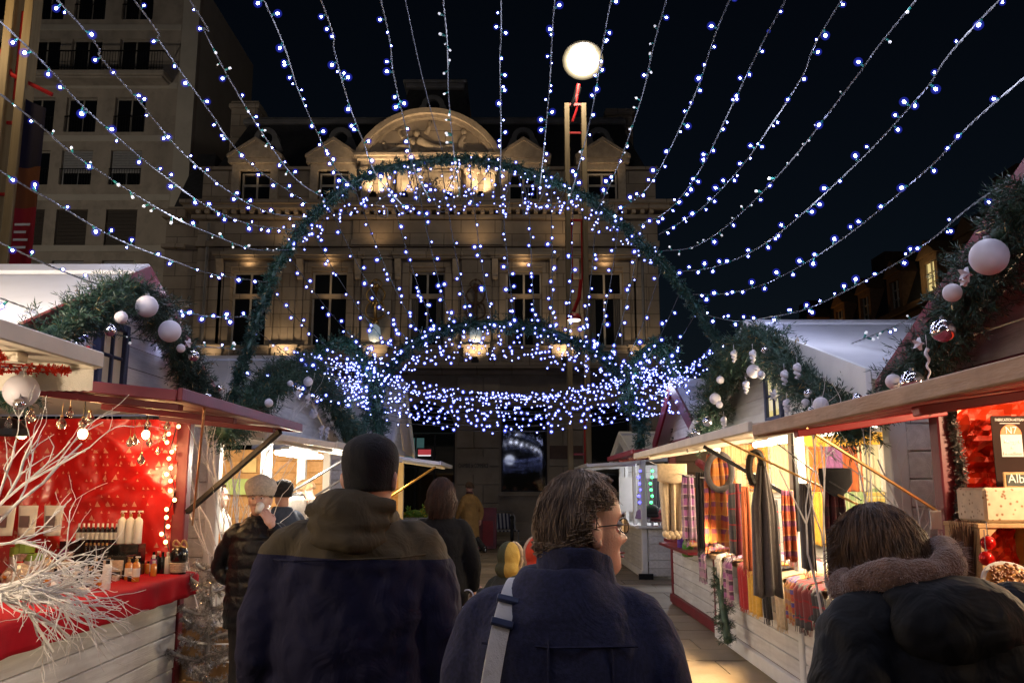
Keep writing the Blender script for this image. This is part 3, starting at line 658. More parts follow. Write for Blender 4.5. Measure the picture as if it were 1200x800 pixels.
def chalet(label, s, X, Y0, Y1, D=2.0, zc=1.0, ze=2.2, zp=3.0, post='red_paint', plank='white_paint', barge='red_paint', mids=(), flap=None,
           far='white_paint', near=True, top='red_paint', base='red_paint', win=None, front=True, roofm='canvas_white', back='white_plain'):
    yc, hw = (Y0+Y1)/2, (Y1-Y0)/2
    t = thing('market_stall', label, 'market stall', (s*X, yc, 0))
    pw = .10
    for y in [Y0+pw/2, Y1-pw/2]+list(mids):
        q = MB(); q.box(s*(X-.005), s*(X+pw), y-pw/2, y+pw/2, 0, ze); q.build('post', M[post], t, bevel=.008)
    if front:
        ys = [Y0+pw] + [v for m_ in mids for v in (m_-pw/2, m_+pw/2)] + [Y1-pw]
        for a, b_ in zip(ys[::2], ys[1::2]): plank_row(t, s, X+.025, a, b_, .15, zc-.05, .135, M[plank])
        q = MB(); q.box(s*(X-.03), s*(X+.02), Y0, Y1, .03, .15); q.build('base_board', M[base], t, bevel=.006)
    q = MB(); q.box(s*(X-.10), s*(X+.75), Y0+.02, Y1-.02, zc-.045, zc); q.build('counter_top', M[top], t, bevel=.006)
    q = MB(); q.box(s*(X+pw), s*(X+D), Y1-.013, Y1-.003, .04, ze-.02); q.build('wall_lining', M[far], t)
    if near:
        q = MB(); q.box(s*(X+pw), s*(X+D), Y0+.037, Y0+.047, .04, ze-.02); q.build('wall_lining', M[plank], t)
        plank_row(t, s, Y0+.02, X+pw, X+D, .05, ze-.02, .16, M[plank], 'x')
    plank_row(t, s, Y1-.03, X+pw, X+D, .05, ze-.02, .16, M[far], 'x')
    q = MB(); q.box(s*(X+D), s*(X+D+.04), Y0, Y1, 0, ze); q.build('back_wall', M[back], t)
    q = MB(); q.box(s*(X-.0), s*(X+.08), Y0, Y1, ze, ze+.10); q.build('header_beam', M[barge], t, bevel=.006)
    # gable over the alley, boards clipped by the rakes
    n = max(3, int((zp-ze-.1)/.135)); h = (zp-ze-.1)/n
    for k in range(n):
        z0, z1 = ze+.1+k*h, ze+.1+(k+1)*h-.006; w0 = hw*(zp-z0)/(zp-ze-.1)*.97; w1 = max(.01, hw*(zp-z1)/(zp-ze-.1)*.97)
        q = MB(); x0, x1 = s*(X+.02), s*(X+.05)
        q.hexa([(x0,yc-w0,z0),(x1,yc-w0,z0),(x1,yc+w0,z0),(x0,yc+w0,z0),(x0,yc-w1,z1),(x1,yc-w1,z1),(x1,yc+w1,z1),(x0,yc+w1,z1)]); q.build('gable_plank', M[plank], t)
    for sg in (-1, 1):
        ye = yc+sg*(hw+.18); zl = ze+.1-.18*(zp-ze)/hw*.6
        q = MB(); q.hexa([(s*(X-.16),yc,zp),(s*(X-.16),ye,zl),(s*(X+D+.1),ye,zl),(s*(X+D+.1),yc,zp),(s*(X-.16),yc,zp+.045),(s*(X-.16),ye,zl+.045),(s*(X+D+.1),ye,zl+.045),(s*(X+D+.1),yc,zp+.045)]); q.build('roof_panel', M[roofm], t)
        q = MB(); q.hexa([(s*(X-.195),yc,zp-.13),(s*(X-.195),ye,zl-.13),(s*(X-.165),ye,zl-.13),(s*(X-.165),yc,zp-.13),(s*(X-.195),yc,zp+.06),(s*(X-.195),ye,zl+.06),(s*(X-.165),ye,zl+.06),(s*(X-.165),yc,zp+.06)]); q.build('bargeboard', M[barge], t)
        a_ = .13; q = MB(); yq = yc+sg*a_*hw/(zp-ze)*1.0
        q.hexa([(s*(X-.18),yc,zp+.05),(s*(X-.18),yc+sg*.2,zp+.05-.2*(zp-zl)/(abs(ye-yc))),(s*(X+D+.1),yc+sg*.2,zp+.05-.2*(zp-zl)/(abs(ye-yc))),(s*(X+D+.1),yc,zp+.05),
                (s*(X-.18),yc,zp+.075),(s*(X-.18),yc+sg*.2,zp+.075-.2*(zp-zl)/(abs(ye-yc))),(s*(X+D+.1),yc+sg*.2,zp+.075-.2*(zp-zl)/(abs(ye-yc))),(s*(X+D+.1),yc,zp+.075)]); q.build('ridge_flashing', M[roofm], t)
    if win:
        (wy, wz, ww, wh, lit) = win
        q = MB(); x0, x1 = s*(X-.03), s*(X+.03)
        q.box(x0,x1,wy-ww/2-.05,wy-ww/2,wz-wh/2-.05,wz+wh/2+.05); q.box(x0,x1,wy+ww/2,wy+ww/2+.05,wz-wh/2-.05,wz+wh/2+.05)
        q.box(x0,x1,wy-ww/2,wy+ww/2,wz-wh/2-.05,wz-wh/2); q.box(x0,x1,wy-ww/2,wy+ww/2,wz+wh/2,wz+wh/2+.05); q.box(s*(X-.02),s*(X+.02),wy-.012,wy+.012,wz-wh/2,wz+wh/2); q.box(s*(X-.018),s*(X+.02),wy-ww/2,wy+ww/2,wz-.01,wz+.01)
        f = q.build('gable_window', M['navy_paint'], t, bevel=.005); g = MB(); g.box(s*(X+.0),s*(X+.012),wy-ww/2,wy+ww/2,wz-wh/2,wz+wh/2)
        pn = place(bpy.data.objects.new('pane', g.mesh('pane', M[lit])), f)
    if flap:
        fy0, fy1, L_, zh, zl, fm, em = flap
        nb = 5
        for k in range(nb):
            xa, xb = X-.03-L_*k/nb, X-.03-L_*(k+1)/nb+.006; za, zb_ = zh+(zl-zh)*k/nb, zh+(zl-zh)*(k+1)/nb
            q = MB(); q.hexa([(s*xa,fy0,za),(s*xa,fy1,za),(s*xb,fy1,zb_),(s*xb,fy0,zb_),(s*xa,fy0,za+.024),(s*xa,fy1,za+.024),(s*xb,fy1,zb_+.024),(s*xb,fy0,zb_+.024)]); q.build('flap_board', M[fm], t, bevel=.004)
        xo = X-.03-L_
        q = MB(); q.box(s*(xo-.025), s*(xo+.0), fy0-.02, fy1+.02, zl-.012, zl+.05); q.build('flap_edge', M[em], t, bevel=.005)
        for y in (fy0-.012, fy1+.012):
            q = MB(); q.beam((s*(X-.03), y, zh+.02), (s*(xo), y, zl+.012), .03, .055); q.build('flap_edge', M[em], t, bevel=.004)
        for y in (fy0+.3, (fy0+fy1)/2, fy1-.3):
            q = MB(); q.beam((s*(X-.06), y, zh-.02), (s*(xo+.1), y, zl-.018), .06, .035); q.build('flap_batten', M[fm], t, bevel=.004)
    return t
def strut(t, a, b, m, w=.03, r=None):
    q = MB()
    if r: q.tube([a, b], r, 7)
    else: q.beam(a, b, w, w)
    return q.build('strut', M[m], t)

SA = chalet('red framed cosmetics stall on the left, red tree print paper wall and white plank front', -1, 2.58, 4.0, 6.95, zc=.98, ze=2.2, zp=3.02, win=(5.42,2.47,.30,.36,'pane_cream'),
            flap=(4.08,6.42,.95,2.15,2.06,'red_paint','red_paint'), near=False, far='red_paint')
strut(SA, (-2.56,6.86,1.45), (-1.72,6.35,2.05), 'iron', .035)
strut(SA, (-2.52,6.88,1.35), (-1.66,4.6,2.06), 'brass', r=.008)
SZ = chalet('nearest left stall of which only the cream flap with lace trim shows', -1, 2.55, .2, 3.25, zc=.95, ze=2.3, zp=2.5, post='cream_paint', barge='cream_paint', flap=(.3,3.22,.93,2.13,2.10,'cream_paint','cream_paint'), near=False, top='cream_paint', base='cream_paint', front=False)
SBt = chalet('white food stall on the left with pine plank wall and bright strip lamp', -1, 2.62, 7.7, 12.5, D=2.1, zc=1.0, ze=2.2, zp=3.12, post='white_plain', barge='white_plain', mids=(9.35, 10.95), far='pine_wood',
             flap=(7.75,12.3,1.0,2.14,2.0,'white_plain','cream_paint'), top='cream_paint', base='white_plain', win=(8.9,2.5,.3,.34,'glass_dark'), back='pine_wood')
for y in (9.45, 11.0): strut(SBt, (-2.56, y, 1.5), (-1.75, y-.1, 1.98), 'steel_grey', r=.014)
SC = chalet('small white stall farther back on the left with its flap lit warm', -1, 2.15, 14.2, 17.2, D=2.0, zc=1.0, ze=2.25, zp=3.5, post='cream_paint', barge='white_plain', far='pine_wood', flap=(14.3,17.0,.92,2.14,2.02,'white_plain','white_plain'), top='cream_paint', base='white_plain')
strut(SC, (-2.1, 15.2, 1.5), (-1.3, 14.6, 1.98), 'brass', r=.02)
R1 = chalet('red framed nougat stall on the right with crumpled red foil wall', 1, 2.22, 1.35, 4.55, zc=.92, ze=2.12, zp=2.98, flap=(1.4,4.56,.88,2.03,1.92,'red_bright','worn_wood'), near=False, far='red_bright', back='red_bright')
strut(R1, (2.2,4.5,1.52), (1.46,4.25,1.93), 'brass', r=.008)
R2 = chalet('long white scarf stall on the right, hung with scarves under a warm strip lamp', 1, 2.25, 5.1, 9.75, D=2.1, zc=.93, ze=2.2, zp=3.03, post='white_plain', barge='white_plain', mids=(6.95,), flap=(5.0,9.72,.82,2.08,1.97,'cream_paint','cream_paint'), top='crate_wood', base='white_plain', win=(7.28,2.42,.36,.36,'room_glow'))
q = MB(); q.box(2.24, 2.265, 6.83, 6.89, 1.3, 2.1); q.build('steel_rail', M['iron'], R2)
strut(R2, (2.24, 5.15, 1.45), (1.5, 6.2, 1.99), 'brass', r=.008)
strut(R2, (2.24, 6.9, 1.55), (1.62, 7.25, 1.98), 'iron', .03)
R3 = chalet('red framed toy stall beyond the scarf stall, knitted toys on its ledge', 1, 2.3, 9.95, 12.7, D=2.0, zc=.92, ze=2.2, zp=3.0, flap=(10.0,12.6,.85,2.1,2.03,'red_paint','red_paint'), far='dark_wood')
q = MB(); q.box(2.0, 2.3, 10.0, 11.9, .875, .91); q.build('ledge', M['red_paint'], R3, bevel=.006)
R4 = chalet('white hat stall at the far right end of the alley, open toward the viewer', 1, 2.38, 16.0, 19.2, D=2.4, zc=.93, ze=2.15, zp=2.7, post='white_plain', barge='white_plain', flap=(15.9,19.0,.95,2.08,2.03,'white_plain','white_plain'), near=False, top='white_plain', base='white_plain', far='white_paint')
plank_row(R4, 1, 16.02, 2.5, 4.6, .05, .9, .14, M['white_paint'], 'x')
q = MB(); q.box(2.3, 4.7, 15.86, 16.3, .905, .945); q.build('counter_top', M['white_plain'], R4, bevel=.006)
q = MB(); q.box(2.3, 2.56, 15.93, 16.0, 0, .10); q.build('foot_board', M['iron'], R4)
for yy in (17.0, 18.2):
    q = MB(); q.box(2.37, 2.44, yy-.05, yy+.05, .93, 2.1); q.build('post', M['white_plain'], R4, bevel=.006)
# blank white vans of canvas behind: roofs of further stalls on the right are out of sight

# ------------------------------------------------------------------ stall lamps
def bulb_thing(label, loc, group, power, r=.03, cable=.18, lab_cat='light bulb', col=WARM):
    t = thing('light_bulb', label, lab_cat, loc, group); x, y, z = loc
    q = MB(); q.ell((x,y,z), (r,r,r*1.15), 12, 8); q.build('glass', M['warm_glow'], t, smooth=True)
    q = MB(); q.lathe([(.012,0),(.016,.01),(.016,.04),(.006,.045)], (x,y,z+r*.95), 8); q.tube([(x,y,z+r+.04),(x,y,z+r+cable)], .004, 5); q.build('socket', M['wire_black'], t)
    lamp('bulb_light', (x, y-.002, z-r-.025), power, col, .03, t)
    return t
for (px, py, xx, w_, nm) in ((26,507,-2.75,13,'leftmost'), (97,508,-2.75,13,'middle'), (171,509,-2.75,13,'rightmost')):
    p_ = PX(px, py, xx); bulb_thing('glowing round bulb under the red flap, %s of three before the red paper' % nm, p_, 'bulbs in the cosmetics stall', w_*.62)
bulb_thing('small glowing bulb beside the wrapped basket at the end of the red counter', PX(207,608,-2.72), 'bulbs in the cosmetics stall', 3, .022, .05)
lamp('stall_fill', (-3.2, 5.0, 2.12), 18, WARM2, .12, SA)
def strip(label, a, b, par, power, col=COOLW, glow='tube_glow', n=3, wide=0):
    a, b = Vector(a), Vector(b); t = thing('strip_lamp', label, 'lamp', (a+b)/2)
    q = MB(); (q.beam(a, b, wide, .05) if wide else q.tube([a, b], .03, 8)); q.build('tube', M[glow], t, smooth=not wide, bevel=.015 if wide else 0)
    q = MB(); q.beam(a+Vector((0,0,.045)), b+Vector((0,0,.045)), .09, .03); q.build('housing', M['white_plain'], t)
    for k in range(n):
        p_ = a.lerp(b, (k+.5)/n); lamp('strip_light', (p_.x, p_.y, p_.z-.07), power/n, col, .06, t)
strip('bright strip lamp under the flap of the white food stall', (-2.3, 8.7, 1.99), (-2.3, 10.0, 1.99), SBt, 190, wide=.22)
lamp('stall_fill', (-3.4, 11.0, 1.9), 45, WARM2, .15, SBt)
strip('warm strip lamp above the scarf counter, behind the white post', (2.42, 5.7, 2.06), (2.42, 6.7, 2.06), R2, 150, (1,.78,.50))
strip('warm strip lamp at the far half of the scarf stall', (2.55, 7.8, 2.08), (2.55, 9.0, 2.08), R2, 145, (1,.78,.50))
lamp('stall_fill', (3.5, 8.0, 1.95), 42, (1,.78,.52), .12, R2)
lamp('stall_spot', (2.15, 6.2, 2.0), 45, WARM2, .05, R2, 95, (2.4, 6.2, .9)); lamp('stall_spot', (2.9, 7.4, 2.05), 40, (1,.78,.52), .1, R2)
lamp('stall_spot', (2.15, 8.3, 2.0), 45, WARM2, .05, R2, 95, (2.4, 8.2, .9))
lamp('flood_ground', (1.55, 6.7, 1.9), 950, (1,.66,.30), .05, R2, 50, (1.12, 8.0, 0))
lamp('stall_spot', (2.9, 3.2, 2.08), 135, WARM2, .06, R1)
lamp('stall_spot', (2.45, 1.2, 1.98), 24, WARM2, .06, R1)  # unseen lamp added to light the backs of the people
lamp('stall_spot', (3.0, 11.2, 2.0), 30, WARM2, .1, R3)
lamp('stall_spot', (3.4, 17.0, 2.05), 70, (.92,.94,1), .1, R4)
lamp('stall_spot', (-2.9, 15.4, 2.05), 60, (1,.62,.22), .1, SC)
lamp('stall_spot', (-2.45, 1.0, 1.98), 22, WARM2, .1, SZ); lamp('stall_spot', (-2.15, 2.3, 1.72), 42, (1,.80,.58), .1, SZ)  # unseen lamps added to light the backs and the cream flap
q = MB(); q.beam((-3.0,3.0,2.72), (-3.02,3.08,2.80), .2, .14); q.tube([(-3.0,3.0,2.35),(-3.0,3.0,2.72)], .02, 6); q.build('floodlight', M['iron'], SZ); lamp('roof_flood', (-3.05, 3.16, 2.80), 240, (1,.82,.58), .08, SZ, 150, (-3.6, 5.2, 2.7))
q = MB(); q.lathe([(.02,.06),(.05,.05),(.10,0),(.105,-.03),(.10,-.03),(.09,.0)], PX(8,503,-2.55), 16)
tag(q.build('hanging_lamp', M['wire_black']), 'black shallow lamp shade hanging at the left edge under the cream flap', 'lamp')

# ------------------------------------------------------------------ tree print paper on the far wall of the cosmetics stall
def wrap_paper():
    m = mat('tree_print_paper', (.52,.012,.012), .32, var=.12, spec=.7, coat=.3); N, L, bs = nodes(m)
    tc = N.new('ShaderNodeTexCoord'); sp = N.new('ShaderNodeSeparateXYZ'); L.new(tc.outputs['Object'], sp.inputs[0])
    f = lambda op, a, b=None: math_n(N, L, op, a, b)
    def trees(cell, dx, hgt, wid):
        r = f('DIVIDE', sp.outputs[2], cell); row = f('FLOOR', r); v = f('FRACT', r)
        ua = f('ADD', f('DIVIDE', sp.outputs[0], cell*.9), f('ADD', f('MULTIPLY', row, .37), dx)); cbn = N.new('ShaderNodeCombineXYZ'); L.new(f('FLOOR', ua), cbn.inputs[0]); L.new(row, cbn.inputs[1]); wn_ = N.new('ShaderNodeTexWhiteNoise'); wn_.noise_dimensions = '3D'; L.new(cbn.outputs[0], wn_.inputs['Vector'])
        u = f('ADD', f('FRACT', ua), f('MULTIPLY', f('SUBTRACT', wn_.outputs['Value'], .5), .45))
        half = f('MULTIPLY', f('SUBTRACT', hgt, f('SUBTRACT', v, .2)), wid)
        ins = f('LESS_THAN', f('ABSOLUTE', f('SUBTRACT', u, .5)), half)
        return f('MULTIPLY', f('MULTIPLY', ins, f('GREATER_THAN', f('FRACT', f('MULTIPLY', wn_.outputs['Value'], 7.3)), .4)), f('MULTIPLY', f('GREATER_THAN', v, .2), f('LESS_THAN', v, .2+hgt)))
    k = f('MAXIMUM', trees(.105, 0, .40, .55), trees(.062, .3, .34, .5)); nz2 = N.new('ShaderNodeTexNoise'); nz2.inputs['Scale'].default_value = 9; L.new(tc.outputs['Object'], nz2.inputs[0]); k = f('MULTIPLY', k, f('GREATER_THAN', nz2.outputs[0], .42))
    old = bs.inputs['Base Color'].links[0].from_socket; mx = N.new('ShaderNodeMix'); mx.data_type = 'RGBA'
    L.new(f('MULTIPLY', k, .5), mx.inputs[0]); L.new(old, mx.inputs[6]); mx.inputs[7].default_value = (.72,.50,.36,1); L.new(mx.outputs[2], bs.inputs['Base Color'])
    return m
def crumple(u, v, a, seed, f1=3.0):
    n1 = noise.noise(Vector((u*f1+seed, v*f1, seed))); n2 = noise.noise(Vector((u*f1*2.3, v*f1*2.3+seed, 4+seed)))
    return a*(abs(n1)*1.2+abs(n2)*.6)
q = MB(); q.sheet(lambda u, v: (-2.66-1.95*u, 6.90-crumple(u*2, v*1.3, .05, 3)-.07*(1-abs(2*((u*1.6-v*1.1+3)%1)-1))**3-.05*(1-abs(2*((u*1.1+v*1.7+.3)%1)-1))**4, .98+1.2*v), 70, 50)
q.build('paper_wall', wrap_paper(), SA, smooth=True)
q = MB(); q.sheet(lambda u, v: (-4.52, 4.05+2.85*u, .98+1.2*v), 4, 4); q.build('paper_wall', M['red_cloth'], SA)
# red foil in the nougat stall
foil = mat('red_foil', (.78,.05,.012), .24, .45, var=.2, scale=4, spec=.9)
q = MB(); q.sheet(lambda u, v: (2.30+1.9*u, 4.49-crumple(u*3, v*3.2, .16, 8, 2.2), .55+1.6*v), 64, 60)
fo = q.build('foil_wall', foil, R1)
q = MB(); q.sheet(lambda u, v: (4.15-crumple(u*3, v*3, .12, 18, 2.2), 1.8+2.7*u, .5+1.65*v), 30, 30); q.build('foil_wall', foil, R1)
# red cloth over the cosmetics counter
def cloth_over(u, v):
    y = 4.1 + 2.82*u
    if v < .6: return (-2.58+.55*(.6-v)/.6*-1 + .11, y, .988)
    k = (v-.6)/.4; return (-2.465+.012*sin(y*21)*k, y, .988-.165*k)
q = MB(); q.sheet(cloth_over, 60, 14); tag(q.build('red_counter_cloth', M['red_cloth'], None, True, solid=.004), 'plain red cloth covering the cosmetics counter and hanging over its edge', 'tablecloth')
# lace trim and red tinsel below the cream flap
lace = mat('lace', (.75,.68,.58), .8, bump=.6, bscale=300)
q = MB(); q.sheet(lambda u, v: (-1.60-.95*u, 3.235, 2.09-.085*v-.004*abs(sin(u*90))*v), 60, 5); tag(q.build('lace_trim', lace, solid=.003), 'cream lace strip hanging along the end of the cream flap', 'lace trim')
def tinsel(name, pts, r, m, n, label, cat, w=.0022):
    q = MB(); cv = crom(pts, 60); rn = random.Random(len(name)+n)
    q.tube(cv, .003, 4)
    for k in range(n):
        p_ = cv[rn.randrange(60)] + Vector((rn.gauss(0,.004), rn.gauss(0,.004), rn.gauss(0,.004)))
        d = Vector((rn.gauss(0,1), rn.gauss(0,1), rn.gauss(0,1))).normalized(); e_ = d.orthogonal().normalized()*w
        q.add([p_-e_, p_+e_, p_+e_+d*r, p_-e_+d*r], [(0,1,2,3)])
    return tag(q.build(name, m), label, cat)
tinsel('tinsel_garland', [(-1.75,2.55,2.09),(-1.72,2.85,2.075),(-1.95,3.15,2.07),(-1.68,3.2,2.075),(-1.9,3.0,2.08),(-2.3,2.9,2.07)], .014, M['tinsel_red'], 1300, 'orange red tinsel strand pinned under the cream flap', 'tinsel')
tinsel('tinsel_garland', [(2.28,4.44,2.05),(2.30,4.42,1.7),(2.27,4.43,1.4),(2.31,4.42,1.0),(2.29,4.43,.6)], .034, M['tinsel_silver'], 3600, 'silver tinsel strand running down beside the red post of the nougat stall', 'tinsel', .0035)

# ------------------------------------------------------------------ goods of the cosmetics stall
def z_on(px, py, z=.992):
    p_ = PZ(px, py, z); k = min(1, 6.72/p_.y); return Vector((p_.x*k if k < 1 else p_.x, p_.y*k, z))
m_white = mat('bottle_white', (.78,.76,.72), .3, var=.03); m_black = mat('bottle_black', (.012,.011,.012), .18, var=.1, coat=.4); m_gold = M['brass']
m_amber = mat('bottle_amber', (.55,.20,.03), .12, var=.2, spec=.8); m_purple = mat('box_purple', (.22,.02,.12), .4); m_green = mat('lid_green', (.35,.55,.10), .4)
m_label = mat('label_paper', (.72,.70,.66), .7, var=.05); m_clear = mat('clear_wrap', (.62,.52,.42), .10, .35, var=.45, scale=30, spec=.9, bump=.5, bscale=60)
m_rattan = mat('rattan', (.62,.50,.38), .6, var=.3, scale=60, stretch=(1,1,5)); m_neon = mat('neon_card', (.55,.80,.04), .6, var=.05); m_orange = mat('orange_card', (.85,.20,.02), .6, var=.05)
def bottle(label, p_, h, r, body, cap, pump=False, band=None, group='bottles on the red counter'):
    t = thing('bottle', label, 'bottle', p_, group); x, y, z = p_; h *= 1.25; r *= 1.2
    q = MB(); q.lathe([(r*.95,0),(r,.006),(r,h*.70),(r*.85,h*.76),(r*.36,h*.82),(r*.36,h*.84)], (x,y,z), 12); q.build('flask', body, t, smooth=True)
    q = MB(); q.lathe([(r*.42,h*.84),(r*.42,h*.93),(r*.2,h*.935)] if pump else [(r*.5,h*.82),(r*.5,h*.99),(r*.45,h)], (x,y,z), 10); q.build('cap', m_gold if pump else cap, t)
    if pump:
        q = MB(); q.tube([(x,y,z+h*.93),(x,y,z+h)], r*.13, 6); q.box(x-r*.3,x+r*.9,y-r*.25,y+r*.25,z+h*.98,z+h*1.03); q.build('pump', cap, t)
    if band:
        q = MB(); q.lathe([(r*1.02,h*.2),(r*1.02,h*.55)], (x,y,z), 12); q.build('label', band, t)
    return t
sh = thing('display_shelf', 'two step dark shelf with rattan front carrying rows of bottles', 'shelf', z_on(135,655))
bx = Vector((-3.02, 6.36, .99))
q = MB(); q.box(bx.x-.30, bx.x+.22, bx.y+.02, bx.y+.2, .99, 1.15); q.build('lower_step', m_black, sh, bevel=.004)
q = MB(); q.box(bx.x-.30, bx.x+.22, bx.y+.2, bx.y+.34, .99, 1.22); q.build('upper_step', m_black, sh, bevel=.004)
q = MB(); q.box(bx.x+.06, bx.x+.2, bx.y+.0, bx.y+.02, 1.0, 1.12); q.build('rattan_front', m_rattan, sh)
for k in range(3): bottle('tall white pump bottle with gold collar on the top step, %s of the three' % ('left','middle','right')[k], (bx.x+.06+k*.062, bx.y+.26, 1.222), .19, .026, m_white, m_white, True)
for k in range(9): bottle('%s from left of the dark white capped bottles in the shelf back row' % ['first','second','third','fourth','fifth','sixth','seventh','eighth','ninth'][k], (bx.x-.27+k*.036, bx.y+.27, 1.222), .12, .014, m_black, m_white, False, m_label)
for k in range(6): bottle('%s from left of the black gold tipped vials in the shelf front row' % ['first','second','third','fourth','fifth','sixth'][k], (bx.x-.12+k*.03, bx.y+.1, 1.132), .085, .011, m_black, m_gold)
for k, (px, py, col) in enumerate(((84,648,m_purple),(92,640,m_black),(80,632,m_purple),(88,622,m_black))):
    p_ = z_on(84, 656); q = MB(); q.box(p_.x-.08, p_.x+.07, p_.y-.05, p_.y+.08, .992+k*.062, .992+k*.062+.058)
    tag(q.build('carton', col, bevel=.004), ['purple carton at the bottom of the small stack beside the bottles','black carton second from the bottom of the small stack','purple carton third from the bottom of the small stack','black carton on top of the small stack beside the bottles'][k], 'box', 'cartons on the red counter')
bottle('white bottle with black shoulder standing at the counter edge', z_on(124,690), .155, .022, m_white, m_black, False, None)
bottle('white pump bottle right of the lilac bag', z_on(164,672), .12, .02, m_white, m_white, True)
for k, (px, py) in enumerate(((179,668),(184,667),(190,665),(196,663))): bottle('black bottle in the group left of the wrapped basket, %s' % ('first from the left','second from the left','third from the left','nearest the basket')[k], z_on(px,py), .13, .017, m_black if k != 3 else m_white, m_white if k%2 else m_black, k == 1)
rg_ = random.Random(31)
for k in range(30):
    xx, yy = rg_.uniform(-3.05,-2.62), rg_.uniform(4.7,6.6)
    if rg_.random() < .6: bottle('one of many small bottles crowded on the red counter', (xx, yy, .992), rg_.uniform(.08,.15), rg_.uniform(.014,.022), rg_.choice([m_white, m_black, m_amber, m_purple]), rg_.choice([m_white, m_black, m_gold]), rg_.random() < .3, rg_.choice([None, m_label]))
    else:
        t_ = thing('jar', 'one of many small cosmetic jars crowded on the red counter', 'jar', (xx, yy, .992), 'small jars on the red counter'); r_ = rg_.uniform(.024,.038); q = MB(); q.lathe([(r_*.96,0),(r_,.005),(r_,.035),(r_*.9,.04)], (xx,yy,.992), 12); q.build('pot', rg_.choice([m_white, m_black, m_amber, m_clear]), t_, smooth=True); q = MB(); q.lathe([(r_*1.02,.038),(r_*1.02,.055),(r_*.97,.058)], (xx,yy,.992), 12); q.build('lid', rg_.choice([m_gold, m_black, m_white]), t_)
bottle('small amber bottle beside the white pump bottle', z_on(173,671), .075, .017, m_amber, m_black); bottle('amber bottle near the white branches', z_on(56,696), .10, .026, m_amber, m_gold); bottle('pink small bottle near the amber bottle', z_on(66,698), .08, .024, mat('bottle_pink',(.7,.4,.42),.3), m_white)
def jar(label, p_, r, h, body, lid):
    t = thing('jar', label, 'jar', p_, 'jars on the red counter'); x, y, z = p_; h *= 1.25; r *= 1.15
    q = MB(); q.lathe([(r*.96,0),(r,.005),(r,h*.65),(r*.95,h*.68)], (x,y,z), 12); q.build('pot', body, t, smooth=True)
    q = MB(); q.lathe([(r*1.02,h*.66),(r*1.02,h*.98),(r*.97,h)], (x,y,z), 12); q.build('lid', lid, t)
    return t
jar('low black jar with clear base right of the black shouldered bottle', z_on(135,680), .026, .05, m_clear, m_black); jar('wide black jar at the counter edge', z_on(149,678), .034, .05, m_black, m_black); jar('small grey jar behind the wide black jar', z_on(157,674), .022, .05, m_clear, m_black); jar('dark glass jar beside the white stand', z_on(106,688), .045, .085, m_amber, m_clear)
jar('tall canister with light green lid among the white branches, upper', z_on(28,655), .06, .19, m_black, m_green); jar('canister with light green lid among the white branches, lower', z_on(38,668), .06, .12, m_label, m_green); jar('small canister with yellow green lid behind the branches', z_on(20,672), .055, .16, m_white, m_green)
st = thing('price_stand', 'white plastic stand with two upright bars at the counter edge', 'stand', z_on(97,694)); p_ = z_on(97,694)
q = MB(); q.box(p_.x-.04,p_.x+.04,p_.y-.02,p_.y+.02,p_.z,p_.z+.03); q.build('foot', m_white, st, bevel=.003); q = MB(); q.beam(p_+Vector((0,0,.03)), p_+Vector((.01,0,.16)), .014, .014); q.build('bar', m_white, st); q = MB(); q.beam(p_+Vector((.10,.0,.08)), p_+Vector((.15,0,.15)), .012, .012); q.beam(p_+Vector((.04,0,.025)), p_+Vector((.10,0,.08)), .01, .01); q.build('bar', m_white, st)
def bag(label, p_, w_, h, m, tie, seed):   # gathered cellophane bag
    t = thing('gift_bag', label, 'gift bag', p_, 'wrapped bags on the red counter'); rn = random.Random(seed); q = MB(); prof = [(.75,0),(1,.12),(1.02,.35),(.8,.6),(.35,.74),(.18,.78),(.32,.9),(.45,1)]
    n = 18; vs = []
    for (rr, hh) in prof:
        for j in range(n):
            a = 2*pi*j/n; k = 1+.16*rn.uniform(-1,1); vs.append((p_[0]+w_*rr*cos(a)*k, p_[1]+w_*.7*rr*sin(a)*k, p_[2]+h*hh*(1+.02*rn.uniform(-1,1))))
    q.add(vs, [(i*n+j, i*n+(j+1)%n, (i+1)*n+(j+1)%n, (i+1)*n+j) for i in range(len(prof)-1) for j in range(n)]+[tuple(range(n-1,-1,-1))]); q.build('wrap', m, t)
    q = MB(); q.lathe([(w_*.22,h*.75),(w_*.25,h*.775),(w_*.22,h*.80)], p_, 10); q.build('ribbon', tie, t)
    for k in range(7):
        q = MB(); q.ell((p_[0]+rn.uniform(-.6,.6)*w_, p_[1]-w_*.62, p_[2]+h*rn.uniform(.12,.5)), (w_*.17,.012,w_*.14), 8, 6); q.build('candy', rn.choice([m_amber, M['bauble_red'], m_gold, m_white]), t)
    return t
bag('clear gift bag full of amber sweets left of the neon price card', z_on(52,684), .085, .22, m_clear, m_gold, 1); bag('clear gift bag with red and gold sweets below the neon card', z_on(78,682), .085, .2, m_clear, M['bauble_red'], 2); bag('lilac wrapped gift bag in the middle of the counter', z_on(141,672), .075, .16, mat('lilac_wrap',(.50,.42,.55),.15,.3,var=.2,scale=20), m_white, 3); bag('gold foil gift bag beside the display shelf', z_on(116,664), .08, .15, mat('gold_wrap',(.65,.40,.10),.2,.8,var=.3,scale=20), m_gold, 4); bag('amber wrapped gift bag near the rattan front', z_on(152,660), .06, .13, m_clear, m_orange, 5); bag('dark blue wrapped gift bag by the white stand', z_on(108,676), .06, .13, mat('navy_wrap',(.03,.04,.10),.2,.3,var=.3), m_gold, 6); bag('large clear bag of sweets at the left end of the counter', z_on(20,690), .10, .22, m_clear, M['bauble_red'], 7)
